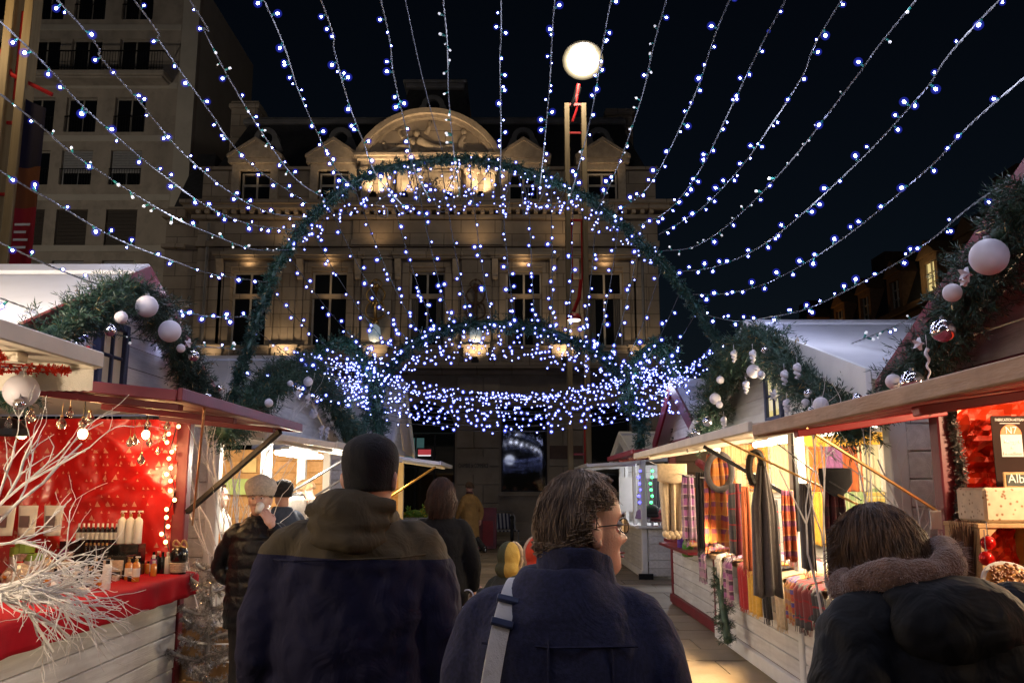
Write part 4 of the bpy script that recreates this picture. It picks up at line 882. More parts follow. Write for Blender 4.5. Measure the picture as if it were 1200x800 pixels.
for (px, py, m_, nm) in ((74,655,m_neon,'neon yellow price card with a torn star edge'),(106,645,m_orange,'orange price card standing behind the sweets')):
    p_ = z_on(px, py+22); q = MB(); n = 14; vs = []
    pl = [(p_.x+.045*(1+.18*(k%2))*cos(2*pi*k/n), p_.y, p_.z+.12+.026*(1+.22*(k%2))*sin(2*pi*k/n)) for k in range(n)]
    t = thing('price_card', nm, 'price card', p_); q.prism(pl, (0,.003,0)); q.build('card', m_, t); q = MB(); q.tube([(p_.x,p_.y+.006,p_.z),(p_.x,p_.y+.006,p_.z+.12)], .003, 5); q.build('clip', m_white, t)
bk = thing('wrapped_basket', 'woven basket holding a black wrapped gift at the end of the red counter', 'basket', z_on(209,664)); p_ = z_on(209,664)
q = MB()
for k in range(7): q.lathe([(.052+.002*k,.012*k),(.057+.002*k,.006+.012*k),(.052+.002*k,.012+.012*k)], p_, 16)
q.build('weave', m_rattan, bk); q = MB(); q.lathe([(.05,.08),(.065,.10),(.068,.16),(.05,.19),(.02,.20)], p_, 12); q.build('black_gift', m_black, bk, smooth=True); q = MB(); q.lathe([(.058,0),(.058,.012)], p_, 16); q.build('foot_band', m_black, bk)
q = MB(); q.tube(crom([p_+Vector((0,0,.2)), p_+Vector((.03,0,.25)), p_+Vector((.06,0,.2)), p_+Vector((.02,0,.2)), p_+Vector((-.03,0,.25)), p_+Vector((-.05,0,.21)), p_+Vector((0,0,.2))], 24), .008, 6); q.build('bow', M['crate_wood'], bk)
tb = thing('tea_tin', 'white can with black label behind the wrapped basket', 'tin', z_on(196,660))
p_ = z_on(196,660); q = MB(); q.lathe([(.03,0),(.03,.12),(.027,.125)], p_+Vector((-.02,.15,0)), 12); q.build('can', m_label, tb)
for k, px in enumerate((8, 34, 64)):   # paper pouches hanging at the back
    p0 = P(px, 592, 6.2); t = thing('paper_pouch', 'white paper pouch with grey label hanging before the red paper, %s of three' % ('left','middle','right')[k], 'pouch', p0, 'hanging pouches')
    q = MB(); q.sheet(lambda u, v: (p0.x-.07+.14*u+.012*v*(1-2*u), p0.y-.03*sin(pi*u)*(.4+v), p0.z-.21*v), 8, 8); q.build('pouch', m_label, t, True, solid=.003)
    q = MB(); q.box(p0.x-.035, p0.x+.035, p0.y-.045, p0.y-.042, p0.z-.15, p0.z-.07); q.build('label', M['steel_grey'], t)
gl = mat('glass_bauble', (.75,.72,.66), .06, .15, var=.1, spec=.9); gl.node_tree.nodes['Principled BSDF'].inputs['Transmission Weight'].default_value = .75
for k, (px, py, dp) in enumerate(((10,497,-2.5),(36,489,-2.45),(72,497,-2.6),(82,484,-2.4),(97,497,-2.5),(105,491,-2.6),(36,483,-2.7),(152,519,-2.6),(157,517,-2.7),(173,497,-2.6),(175,519,-2.65),(165,539,-2.7),(185,529,-2.7),(193,513,-2.7),(196,500,-2.7))):
    p_ = PX(px, py, dp); t = thing('glass_ornament', 'clear glass bulb ornament hanging on a string inside the cosmetics stall', 'ornament', p_, 'glass ornaments in the cosmetics stall'); r = .021+.004*(k%3)
    q = MB(); q.lathe([(.003,-r*1.05),(r*.6,-r*.85),(r,-r*.1),(r*.8,r*.55),(r*.35,r*1.2),(r*.28,r*1.6)], p_, 12); q.build('glass', gl, t, smooth=True)
    q = MB(); q.lathe([(r*.34,r*1.5),(r*.34,r*1.8),(r*.1,r*1.9)], p_, 8); q.tube([p_+Vector((0,0,r*1.8)), (p_.x, p_.y, max(2.12, p_.z+.06))], .0015, 4); q.build('hook', m_gold, t)
ch = thing('warm_light_chain', 'chain of small warm bulbs hanging down beside the red post of the cosmetics stall', 'light chain', (-2.68,6.78,2.1)); q = MB(); cv = crom([(-2.66,6.8,2.15),(-2.70,6.78,1.85),(-2.65,6.8,1.6),(-2.71,6.8,1.35),(-2.66,6.8,1.15)], 40); q.tube(cv, .004, 4); q.build('cable', M['wire_black'], ch)
bm_ = MB(); bm_.ell((0,0,0), .017, 8, 6); bme = bm_.mesh('bulb', M['warm_spark'])
for (p_, d) in along(cv, .07, .3): inst(bme, 'bulb', ch, p_+Vector((RN.uniform(-.04,.04), -.03, 0)))
lamp('chain_light', (-2.72, 6.6, 1.75), 7, WARM, .1, ch)

# ------------------------------------------------------------------ scarves
def plaid(name, c1, c2, c3, kz=14, ky=18, rough=.9):
    m = mat(name, c1, rough, var=.12, scale=60, bump=.4, bscale=260, sheen=.2); N, L, bs = nodes(m)
    tc = N.new('ShaderNodeTexCoord'); sp = N.new('ShaderNodeSeparateXYZ'); L.new(tc.outputs['Object'], sp.inputs[0]); f = lambda op, a, b=None: math_n(N, L, op, a, b)
    nz = N.new('ShaderNodeTexNoise'); nz.inputs['Scale'].default_value = 5; L.new(tc.outputs['Object'], nz.inputs[0])
    a = f('FRACT', f('ADD', f('MULTIPLY', sp.outputs[2], kz), f('MULTIPLY', nz.outputs[0], .5))); b_ = f('FRACT', f('ADD', f('MULTIPLY', f('ADD', sp.outputs[0], sp.outputs[1]), ky), f('MULTIPLY', nz.outputs[0], .5)))
    old = bs.inputs['Base Color'].links[0].from_socket; cur = old
    for (k, thr, col, fac) in ((a, .55, c2, .85), (b_, .62, c3, .6), (a, .9, c3, .9)):
        mx = N.new('ShaderNodeMix'); mx.data_type = 'RGBA'; L.new(f('MULTIPLY', f('GREATER_THAN', k, thr), fac), mx.inputs[0]); L.new(cur, mx.inputs[6]); mx.inputs[7].default_value = (*col, 1); cur = mx.outputs[2]
    L.new(cur, bs.inputs['Base Color']); return m
def wool(name, c, var=.12): return mat(name, c, .92, var=var, scale=40, bump=.5, bscale=240, sheen=.25)
W = dict(cream=wool('wool_cream',(.66,.50,.30)), grey=wool('wool_grey',(.10,.085,.085)), taupe=wool('wool_taupe',(.13,.105,.095)), red=wool('wool_red',(.36,.012,.02)), yellow=wool('wool_yellow',(.70,.40,.05)), orange=wool('wool_orange',(.65,.18,.03)), rust=wool('wool_rust',(.45,.11,.03)),
         purple=wool('wool_purple',(.26,.10,.24)), white=wool('wool_white',(.72,.66,.58)), black=wool('wool_black',(.015,.013,.015)), beige=wool('wool_beige',(.60,.45,.28)), burg=plaid('plaid_burgundy',(.07,.006,.012),(.035,.012,.012),(.11,.02,.02),7,9), multi=plaid('plaid_multi',(.50,.10,.03),(.16,.04,.14),(.65,.28,.05),9,4), violet=plaid('plaid_violet',(.28,.09,.26),(.02,.018,.025),(.50,.36,.40),10,14),
         tan=plaid('plaid_tan',(.50,.32,.15),(.60,.45,.28),(.36,.14,.05),2,28), stripe=plaid('plaid_stripe',(.62,.24,.04),(.62,.24,.04),(.42,.08,.03),1,36), blue=plaid('plaid_blue',(.50,.10,.06),(.05,.08,.38),(.62,.35,.08),12,16), floral=plaid('plaid_floral',(.50,.36,.08),(.60,.50,.24),(.14,.18,.10),16,22), greens=plaid('plaid_green',(.55,.52,.34),(.16,.28,.10),(.66,.58,.4),1,30), redgrey=plaid('plaid_redgrey',(.07,.07,.075),(.09,.08,.085),(.40,.03,.04),8,10))
def hang(label, c, w_, L_, m, axis='x', folds=4, amp=.02, group=None, taper=.0, fringe=0, name='scarf', swell=0.0, seed=0, top=.8):
    """cloth hung from its top edge centre c; axis is the direction of its width"""
    t = thing(name, label, 'scarf', c, group); q = MB()
    def fn(u, v):
        k = (u-.5)*w_*(top+(1-top)*min(1, v*3)+taper*v); d = amp*(.35+v*.65)*sin(2*pi*folds*u+seed+v*.8)+amp*.5*sin(2*pi*(folds*1.7)*u+seed*2); z = c[2]-L_*v+.012*sin(u*9+seed)*v
        d += swell*sin(pi*v)
        return (c[0]+k, c[1]+d, z) if axis == 'x' else (c[0]+d, c[1]+k, z)
    q.sheet(fn, max(16, int(folds*7)), 16); q.build('cloth', m, t, True, solid=.006)
    if fringe:
        q = MB()
        for k in range(int(w_/.008)):
            u = (k+.5)/int(w_/.008); a = Vector(fn(u, 1.0)); q.tube([a, a+Vector((RN.uniform(-.006,.006), RN.uniform(-.006,.006), -fringe*.6)), a+Vector((RN.uniform(-.012,.012), RN.uniform(-.01,.01), -fringe))], .0022, 3)
        q.build('fringe', m, t)
    return t
# two tiers on the far wall of the scarf stall
YW = 9.62
tier1 = [(868,'tan',44,'tan striped'),(888,'stripe',22,'orange striped'),(915,'beige',26,'beige'),(937,'cream',22,'cream'),(954,'orange',22,'orange'),(975,'purple',26,'purple'),(996,'rust',24,'rust'),(1016,'greens',24,'green striped'),(1038,'white',20,'white'),(1060,'red',24,'dark red')]
for (px, mk, wd, nm) in tier1:
    p_ = P(px, 520, YW); hang('%s shawl in the upper row of the scarf stall back wall' % nm, p_, wd*.0098, .53, W[mk], 'x', 3, .014, 'shawls on the back wall', top=1, seed=px)
for (px, mk, wd, nm) in [(864,'floral',26,'mustard floral'),(880,'greens',12,'green striped'),(893,'white',20,'white'),(932,'blue',20,'blue and red checked'),(952,'yellow',24,'yellow'),(975,'white',24,'white'),(1000,'greens',26,'pale green'),(1024,'floral',24,'gold')]:
    p_ = P(px, 576, YW-.06); hang('%s shawl in the lower row of the scarf stall back wall' % nm, p_, wd*.0098, .58, W[mk], 'x', 3, .014, 'shawls on the back wall', top=1, seed=px)
p_ = P(960, 506, YW-.1); hang('plain yellow valance along the top of the scarf stall back wall', p_, 1.5, .15, W['yellow'], 'x', 8, .012, None, name='valance', top=1)
# scarves hung on the cord under the flap
q = MB(); cv = crom([P(762,541,9.5), P(800,556,8.4), P(840,562,7.6), P(905,580,6.9)], 20); q.tube(cv, .006, 5); tag(q.build('slung_rope', M['white_twig']), 'white cord slung under the flap of the scarf stall, carrying scarves', 'cord')
q = MB(); cv = crom([P(905,515,5.9), P(960,556,5.5), P(1010,586,5.25)], 14); q.tube(cv, .005, 5); tag(q.build('slung_rope', M['wire']), 'grey cord slung from the flap to the near post of the scarf stall', 'cord')
c = P(786,548,8.6); t = hang('long cream scarf with pom poms hung knotted on the cord at the far end', c, .25, .62, W['cream'], 'x', 2.5, .04, 'scarves on the cord', taper=-.35, seed=1)
q = MB(); q.sheet(lambda u, v: (c.x-.14+.28*u, c.y-.05-.03*sin(pi*u), c.z+.04-.20*v*(1-.3*abs(u-.5))), 14, 8); q.build('knot', W['cream'], t, True, solid=.02)
q = MB()
for k in range(7): q.ell((c.x-.075+.025*k, c.y-.03, c.z-.64-.02*(k%2)), .034, 8, 6)
q.build('pom_pom', W['cream'], t, True)
c = P(838,532,7.4)
t = thing('snood', 'charcoal ring snood looped round the bright striped scarf', 'scarf', c, 'scarves on the cord'); q = MB(); pts = [(c.x+.105*sin(a)+.02, c.y-.05-.02*cos(a), c.z-.15+.15*cos(a)) for a in np.linspace(.05, 2*pi-.05, 26)]; q.tube(pts, [(.016+.03*sin(pi*i/25)**2, .026) for i in range(26)], 10); q.build('ring', W['grey'], t, True)
hang('bright orange and purple striped scarf hung through the charcoal snood', c+Vector((.0,.0,0)), .19, .76, W['multi'], 'x', 2.5, .03, 'scarves on the cord', taper=.25, fringe=.06, seed=4, top=.7)
hang('second striped scarf end with pale fringe beside the post', c+Vector((.13,.06,-.05)), .12, .72, W['multi'], 'x', 2, .02, 'scarves on the cord', fringe=.09, seed=6)
c = P(893,541,6.1)
t = hang('long taupe hooded wrap hung on a hook before the white post', c, .16, .92, W['taupe'], 'x', 2.2, .035, 'scarves on the cord', taper=.25, seed=2, top=.35)
q = MB(); rn_ = random.Random(3); ring = [(c.x-.05+.05*cos(a), c.y-.02, c.z-.05+.12*sin(a)) for a in np.linspace(.2, 4.2, 16)]
for k in range(900):
    a = Vector(ring[rn_.randrange(16)]); d = Vector((rn_.gauss(0,1), rn_.gauss(0,1), rn_.gauss(0,1))).normalized(); e_ = d.orthogonal().normalized()*.0025; q.add([a-e_, a+e_, a+d*.05], [(0,1,2)])
q.tube(ring, .025, 6); q.build('fur_trim', mat('dark_fur', (.03,.022,.012), .8, var=.4), t)
c = P(975,552,5.5); hang('dark burgundy plaid scarf with fringe hung on the grey cord', c, .14, .66, W['burg'], 'x', 2.5, .03, 'scarves on the cord', fringe=.06, seed=3)
q = MB(); q.sheet(lambda u, v: (c.x-.10+.2*u, c.y-.035-.02*sin(pi*u), c.z+.02-.18*v*(.5+.5*sin(pi*u))), 14, 8); tag(q.build('snood', W['black'], None, True, solid=.02), 'black snood folded over the top of the burgundy plaid scarf', 'scarf', 'scarves on the cord')
for (px_, py_, y_, w_, L_, mk, nm) in ((806,556,8.35,.13,.62,'violet','purple check scarf hung between the cream and the striped ones'),(820,553,7.95,.10,.70,'black','plain black scarf hung just left of the snood'),(862,566,7.2,.12,.58,'redgrey','grey and red scarf hung between the snood and the taupe wrap'),(873,570,7.05,.08,.66,'rust','rust brown scarf close to the taupe wrap'),(922,574,6.3,.10,.5,'multi','short orange striped scarf hung right of the white post'),(944,566,5.75,.09,.56,'grey','narrow charcoal scarf on the grey cord')):
    hang(nm, P(px_,py_,y_), w_, L_, W[mk], 'x', 2.2, .025, 'scarves on the cord', fringe=.05, seed=px_)
c = P(905,585,6.6); hang('slim red and gold scarf behind the taupe wrap', c, .09, .62, W['redgrey'], 'x', 2, .02, 'scarves on the cord', seed=8)
# scarves laid over the front edge of the counter
def drape(label, px, py, w_, L_, m, fr=.05, seed=0):
    p0 = PX(px, py, 2.13); y0 = p0.y; t = thing('scarf', label, 'scarf', (2.2, y0, .95), 'scarves over the counter edge'); q = MB()
    def fn(u, v):
        y = y0+(u-.5)*w_*(1+.12*v)+.01*sin(v*5+seed); f_ = .012*sin(2*pi*2.5*u+seed)
        if v < .35: return (2.52-.40*v/.35, y, .955+.03*sin(pi*v/.35)+abs(f_))
        if v < .45: k = (v-.35)/.1; return (2.12-.03*sin(k*pi/2), y, .955-.03*(1-cos(k*pi/2))+abs(f_)*(1-k))
        k = (v-.45)/.55; return (2.085+f_*1.6+.01*k, y, .925-L_*k)
    q.sheet(fn, 18, 26); q.build('cloth', m, t, True, solid=.007)
    q = MB()
    for k in range(int(w_/.009)):
        a = Vector(fn((k+.5)/int(w_/.009), 1)); q.tube([a, a+Vector((RN.uniform(-.005,.005), RN.uniform(-.008,.008), -fr))], .0022, 3)
    q.build('fringe', m, t); return t
for (px, py, w_, L_, mk, nm, fr) in ((827,640,.30,.26,'violet','purple and black check scarf with pale fringe, farthest',.05),(846,645,.22,.36,'white','long white scarf second from the far end',.03),(857,655,.24,.34,'violet','purple scarf with blue fringe beside the white one',.06),(874,662,.2,.36,'red','dark red plain scarf',.03),(888,665,.26,.36,'yellow','mustard yellow scarf',.02),(903,675,.16,.34,'black','black scarf right of the mustard one',.05),(917,665,.2,.36,'cream','cream scarf with small label right of the black one',.03),(931,665,.18,.26,'blue','red and blue patterned scarf',.03),(944,670,.22,.28,'redgrey','grey scarf with red border',.04),(962,690,.2,.2,'redgrey','dark striped scarf behind the woman at right',.05),(984,700,.2,.2,'greens','pale green striped scarf nearest the viewer',.05)):
    drape('%s, draped over the scarf counter edge' % nm, px, py, w_, L_, W[mk], fr, px)
rn_ = random.Random(9)
for k in range(26):
    y = 5.3+4.2*(k+.5)/26; mk = rn_.choice(['white','orange','purple','redgrey','multi','cream','greens','blue','yellow','red','violet'])
    q = MB(); x0 = 2.32+rn_.uniform(0,.1); h = rn_.uniform(.04,.14); w_ = rn_.uniform(.08,.11)
    q.sheet(lambda u, v: (x0+.3*u, y-w_+2*w_*v, .935+h*(1-abs(2*u-1)**6)*(1-abs(2*v-1)**4)+.01*sin(9*u+k)), 12, 10)
    tag(q.build('folded_scarf', W[mk], None, True), '%s folded scarf lying in the row on the scarf counter' % {'white':'white','orange':'orange','purple':'purple','redgrey':'grey and red','multi':'orange striped','cream':'cream','greens':'pale green','blue':'blue checked','yellow':'yellow','red':'red','violet':'violet checked'}[mk], 'scarf', 'folded scarves on the counter')

# ------------------------------------------------------------------ nougat stall
YN = 4.3
ps = thing('poster', 'dark brown nougat poster with orange arched label pinned on red foil', 'poster', P(1182,525,YN))
a = P(1160,487,YN); b_ = P(1232,570,YN-.04)
q = MB(); q.box(a.x, b_.x, YN-.006, YN, b_.z, a.z); q.build('board', mat('poster_brown', (.035,.018,.015), .8, spec=.15), ps)
lx0, lx1 = P(1174,540,YN).x, P(1199,540,YN).x; lz0, lz1, lzt = P(1180,535,YN).z, P(1180,509,YN).z, P(1180,498,YN).z; cx_ = (lx0+lx1)/2; rr = (lx1-lx0)/2
q = MB(); q.box(lx0, lx1, YN-.009, YN-.0062, lz0, lz1); q.build('label_paper', m_label, ps)
q = MB(); q.prism([(cx_+rr*cos(t*pi/12), YN-.0105, lz1+rr*.95*sin(t*pi/12)) for t in range(13)], (0,.004,0)); q.build('label_top', mat('label_orange', (.80,.16,.02), .5), ps)
for (tx, z, sz, wd, m_) in (('N7', lz1+rr*.36, .05, .055, 'white_plain'), ('Nougat', lz1-.035, .03, .075, 'steel_grey'), ('de', lz1-.065, .022, .016, 'steel_grey'), ('Montélimar', lz1-.095, .026, .095, 'steel_grey'), ('FABRICATION ARTISANALE', a.z-.022, .02, .17, 'white_plain')):
    o = text('lettering', tx, sz, (0,0,0), (pi/2,0,0), M[m_], None, .001, width=wd); o.parent = ps; o.matrix_parent_inverse = WM[ps.name].inverted(); o.location = ((cx_ if wd < .15 else cx_+.01), YN-.0125, z)
q = MB(); q.box(cx_-.05, cx_+.05, YN-.0075, YN-.006, a.z-.04, a.z-.037); q.build('rule', M['white_plain'], ps)
cs = thing('chalk_sign', 'small wood framed chalk sign with white script on red foil above the nougat block', 'sign', P(1190,562,YN-.1))
a = P(1174,553,YN-.12); b_ = P(1222,572,YN-.12); y_ = a.y
q = MB(); q.box(a.x, b_.x, y_-.012, y_, b_.z, a.z); q.build('frame', M['crate_wood'], cs, bevel=.003); q = MB(); q.box(a.x+.012, b_.x-.012, y_-.016, y_-.0125, b_.z+.012, a.z-.012); q.build('slate_panel', mat('chalkboard', (.055,.065,.06), .8), cs)
o = text('lettering', 'Alban', .06, (0,0,0), (pi/2,0,0), M['white_plain'], None, .001, width=.13); o.parent = cs; o.matrix_parent_inverse = WM[cs.name].inverted(); o.location = ((a.x+b_.x)/2-.012, y_-.018, (a.z+b_.z)/2+.006)
nb = mat('nougat', (.66,.52,.36), .5, var=.12, scale=18); N, L, bs = nodes(nb); vo = N.new('ShaderNodeTexVoronoi'); vo.inputs['Scale'].default_value = 38; tc = N.new('ShaderNodeTexCoord'); L.new(tc.outputs['Object'], vo.inputs['Vector'])
mr = N.new('ShaderNodeMapRange'); mr.inputs[1].default_value = .16; mr.inputs[2].default_value = .3; mr.inputs[3].default_value = 1; mr.inputs[4].default_value = 0; L.new(vo.outputs['Distance'], mr.inputs[0]); mx = N.new('ShaderNodeMix'); mx.data_type = 'RGBA'; L.new(mr.outputs[0], mx.inputs[0]); old = bs.inputs['Base Color'].links[0].from_socket; L.new(old, mx.inputs[6]); mx.inputs[7].default_value = (.26,.14,.06,1); L.new(mx.outputs[2], bs.inputs['Base Color'])
a = P(1152,571,3.95); b_ = P(1235,612,3.95); q = MB(); q.box(a.x, b_.x, 3.95, 4.2, b_.z, a.z); tag(q.build('nougat_block', nb, bevel=.012), 'big pale block of almond nougat resting on the wooden crate', 'nougat')
kz = b_.z-.003; cx0, cx1 = P(1147,650,3.93).x, P(1240,650,3.93).x; kb = P(1150,725,3.93).z
ct = thing('wooden_crate', 'upright wooden crate lined in red below the nougat block', 'crate', ((cx0+cx1)/2, 4.05, kb))
for (x0, x1, z0, z1, nm) in ((cx0, cx0+.03, kb, kz-.021, 'side_board'), (cx1-.03, cx1, kb, kz-.021, 'side_board'), (cx0-.005, cx1+.005, kz-.02, kz, 'top_board'), (cx0+.03, cx1-.03, kb, kb+.02, 'bottom_board')):
    q = MB(); q.box(x0, x1, 3.91, 4.22, z0, z1); q.build(nm, M['crate_wood'], ct, bevel=.003)
q = MB(); q.sheet(lambda u, v: (cx0+.03+(cx1-cx0-.06)*u, 4.21-crumple(u*2, v*2, .05, 2), kb+.02+(kz-kb-.045)*v), 20, 20); q.build('red_lining', foil, ct)
q = MB(); q.prism([(cx0+.03, 3.92, kz-.021), (cx0+.09, 3.92, kz-.021), (cx0+.03, 3.92, kz-.08)], (0,.02,0)); q.build('corner_block', M['crate_wood'], ct)
def bauble(label, p_, r, m, group, cord=None, flat=1.0, name='bauble'):
    t = thing(name, label, 'bauble', p_, group); q = MB(); q.ell(p_, (r,r,r*flat), 20, 13); q.build('ball', M[m], t, smooth=True)
    q = MB(); q.lathe([(r*.2,r*.96),(r*.2,r*1.16),(r*.08,r*1.2)], p_, 8)
    if cord: q.tube([Vector(p_)+Vector((0,0,r*1.1)), Vector(p_)+Vector((0,0,r+cord))], .0025, 4)
    q.build('cap', M['steel_grey'], t); return t
bauble('shiny red bauble hanging at the crate, upper one', P(1158,636,3.85), .032, 'bauble_red', 'red baubles on the crate', .06); bauble('shiny red bauble hanging at the crate, lower one', P(1156,654,3.83), .032, 'bauble_red', 'red baubles on the crate', .09)
br = thing('twig_bundle', 'upright bundle of thin brown twigs tied with white band by the silver tinsel', 'twig bundle', P(1136,686,4.0)); p_ = P(1136,690,4.0); q = MB()
for k in range(140):
    a = RN.uniform(0, 2*pi); r0 = .028*sqrt(RN.random()); r1 = r0*2+RN.uniform(0,.02); q.tube([(p_.x+r0*cos(a), p_.y+r0*sin(a), p_.z-.06), (p_.x+r0*cos(a), p_.y+r0*sin(a), p_.z+.02), (p_.x+r1*cos(a), p_.y+r1*sin(a), p_.z+.28+RN.uniform(-.05,.03))], [.0035,.003,.0012], 4)
q.build('twigs', mat('broom_twig', (.10,.05,.03), .8, var=.3), br); q = MB(); q.lathe([(.034,-.01),(.037,.0),(.034,.012)], p_, 12); q.build('tie', m_white, br)
q = MB(); q.box(P(1094,600,4.4).x, P(1107,600,4.4).x, 4.435, 4.444, P(1100,620,4.4).z, P(1100,598,4.4).z); nt_ = tag(q.build('notice_card', m_label), 'small printed card fixed to the dark red post of the nougat stall', 'card')
tr = thing('nougat_tray', 'round tray of caramel nougat topped with brown almonds, tilted toward the alley', 'tray', P(1186,692,3.2)); p_ = P(1190,690,3.2); Rm = Matrix.Rotation(radians(52), 3, 'X'); q = MB()
def tl(prof, m, nm, n=28):
    q = MB(); vs = []
    for (r, h) in prof:
        for j in range(n): a = 2*pi*j/n; vs.append(p_+Rm@Vector((r*cos(a), r*sin(a), h)))
    k = len(prof); q.add(vs, [(i*n+j, i*n+(j+1)%n, (i+1)*n+(j+1)%n, (i+1)*n+j) for i in range(k-1) for j in range(n)]+[tuple(range(n-1,-1,-1)), tuple((k-1)*n+j for j in range(n))]); q.build(nm, m, tr, smooth=False)
tl([(.10,-.05),(.118,0),(.112,.004)], m_label, 'paper_case'); tl([(.11,-.01),(.10,.006),(.05,.012),(.0,.014)], mat('caramel', (.62,.28,.06), .3, var=.35, scale=25, bump=.6), 'caramel')
q = MB()
for k in range(130):
    a = RN.uniform(0, 2*pi); r = .1*sqrt(RN.random()); q.ell(p_+Rm@Vector((r*cos(a), r*sin(a), .016)), (.009,.006,.004), 6, 5, Rm@Matrix.Rotation(RN.uniform(0,pi), 3, 'Z')@Matrix.Rotation(RN.uniform(-.5,.5),3,'X'))
stuff(q.build('almond_topping', mat('almond', (.22,.075,.02), .45, var=.3), tr, smooth=True))
q = MB(); q.ell(P(1196,722,3.0), (.05,.05,.035), 14, 9); tag(q.build('bowl', M['dark_wood'], None, True), 'dark round bowl below the nougat tray at the right edge', 'bowl')
q = MB(); q.sheet(lambda u, v: (2.14+.3*u, 1.9+2.6*v, .925+crumple(u, v*6, .03, 6)), 8, 50); tag(q.build('foil_cloth', foil), 'crumpled red foil sheet covering the nougat counter', 'foil')
q = MB(); q.sheet(lambda u, v: (2.13-.02*crumple(u*3, v*6, 1, 6), 1.9+2.6*v, .925-.45*u), 12, 60); tag(q.build('foil_skirt', foil), 'crumpled red foil skirt hanging below the nougat counter', 'foil')

# ------------------------------------------------------------------ toy stall, hat stall, food stall contents
for k, (px, py, col, nm) in enumerate(((800,632,(.10,.03,.25),'purple'),(806,640,(.08,.25,.03),'green'),(815,628,(.6,.02,.02),'red and yellow'),(825,640,(.02,.02,.02),'black'))):
    p_ = PX(px, py, 2.12); t = thing('knit_hat', '%s knitted puppet hat on the ledge of the toy stall' % nm, 'knit hat', p_, 'knitted hats on the ledge'); m_ = wool('knit_%d' % k, col)
    q = MB(); q.lathe([(.05,-.09),(.07,-.05),(.068,.02),(.045,.08),(.01,.1)], p_, 12); q.build('crown', m_, t, True); q = MB(); q.lathe([(.052,-.12),(.074,-.1),(.074,-.07),(.05,-.06)], p_, 12); q.build('band', m_ if k != 2 else W['yellow'], t, True); q = MB(); q.ell(p_+Vector((0,0,.11)), .024, 8, 6); q.build('bobble', m_ if k != 2 else W['yellow'], t, True)
for k in range(14):
    p_ = Vector((2.6+.14*(k%7), 12.5, 1.2+.28*(k//7))); q = MB(); q.box(p_.x-.05, p_.x+.05, p_.y-.04, p_.y, p_.z, p_.z+.16); tag(q.build('toy_box', W[RN.choice(['orange','red','yellow','blue','greens','multi'])], bevel=.01), 'small bright toy box on the dark back wall of the toy stall', 'box', 'toy boxes on the back wall')
q = MB(); q.tube(crom([(2.34,10.05,2.02),(2.4,10.4,1.85),(2.36,10.9,1.95)], 12), .05, 7); tag(q.build('red_cap_row', W['red'], None, True), 'rolled red cloth hung under the red flap of the toy stall', 'cloth')
HY = 16.15
def hat(label, px, py, r, m, kind):
    p_ = P(px, py, HY); t = thing('display_hat', label, 'hat', p_, 'hats on the far counter'); q = MB(); q.lathe([(r*.9,-r*.5),(r,-.1*r),(r*.85,r*.5),(r*.4,r*.85),(.01,r*.95)], p_, 12); q.build('crown', m, t, True)
    q = MB(); q.lathe([(r*1.0,-r*.55),(r*1.12,-r*.4),(r*1.02,-r*.2)], p_, 12); q.build('band', m, t, True); q = MB(); q.tube([(p_.x,p_.y,.945),(p_.x,p_.y,p_.z)], .025, 6); q.build('stand', M['white_plain'], t); return t
hat('lilac knitted hat on the counter of the white hat stall', 753, 603, .13, wool('lilac', (.35,.24,.42)), 0); hat('black hat on a stand in the white hat stall', 764, 600, .16, W['black'], 0); hat('red and black hat on a stand in the white hat stall', 772, 605, .15, plaid('hat_red', (.42,.06,.08), (.03,.02,.02), (.5,.2,.2), 9, 9), 0); hat('pale blue hat beside the mannequin head', 788, 610, .12, wool('teal', (.20,.36,.40)), 0)
mh = thing('mannequin_head', 'white mannequin head on the counter of the white hat stall', 'mannequin head', P(778,602,HY)); p_ = P(778,602,HY); q = MB(); q.ell(p_, (.085,.1,.125), 12, 9); q.ell(p_+Vector((0,-.1,-.01)), (.014,.02,.022), 6, 5); q.tube([p_+Vector((0,.01,-.08)), (p_.x,p_.y+.01,.945)], [.05,.06], 10); q.build('head', mat('mannequin', (.75,.56,.50), .4), mh, True); q = MB(); q.ell(p_+Vector((0,.03,.05)), (.1,.1,.1), 10, 7); q.build('hair', W['white'], mh, True)
for k, px in enumerate((750, 764, 777, 787, 797)):
    col = ['blue','green','red','blue','yellow'][k]; t = thing('coloured_light_string', '%s fairy light string hanging in the opening of the white hat stall' % ('first blue','green','red','second blue','yellow')[k], 'light string', P(px,548,HY-.1), 'coloured lights in the hat stall'); q = MB(); a, b_ = P(px,548,HY-.1), P(px-2,592,HY-.1); q.tube([a, b_], .006, 4); q.build('cable', M['wire_black'], t)
    q = MB(); q.ell((0,0,0), .028, 8, 6); me = q.mesh('bulb', M['led_'+col])
    for j in range(6): inst(me, 'bulb', t, a.lerp(b_, (j+.5)/6)+Vector((RN.uniform(-.03,.03), -.03, 0)))
for k in range(5):
    p_ = P(760+9*k, 560, 17.9); hang('%s from left of the dark coats hanging in the white hat stall' % ['first','second','third','fourth','fifth'][k], p_, .2, .9, W['black'] if k%2 else W['grey'], 'x', 2, .03, 'coats in the hat stall', seed=k)
q = MB(); a = P(733,562,17.5); q.box(a.x-.14, a.x+.14, 17.42, 17.46, a.z-.62, a.z+.05); tag(q.build('white_board', m_label), 'white framed price board in the side opening of the hat stall', 'board')
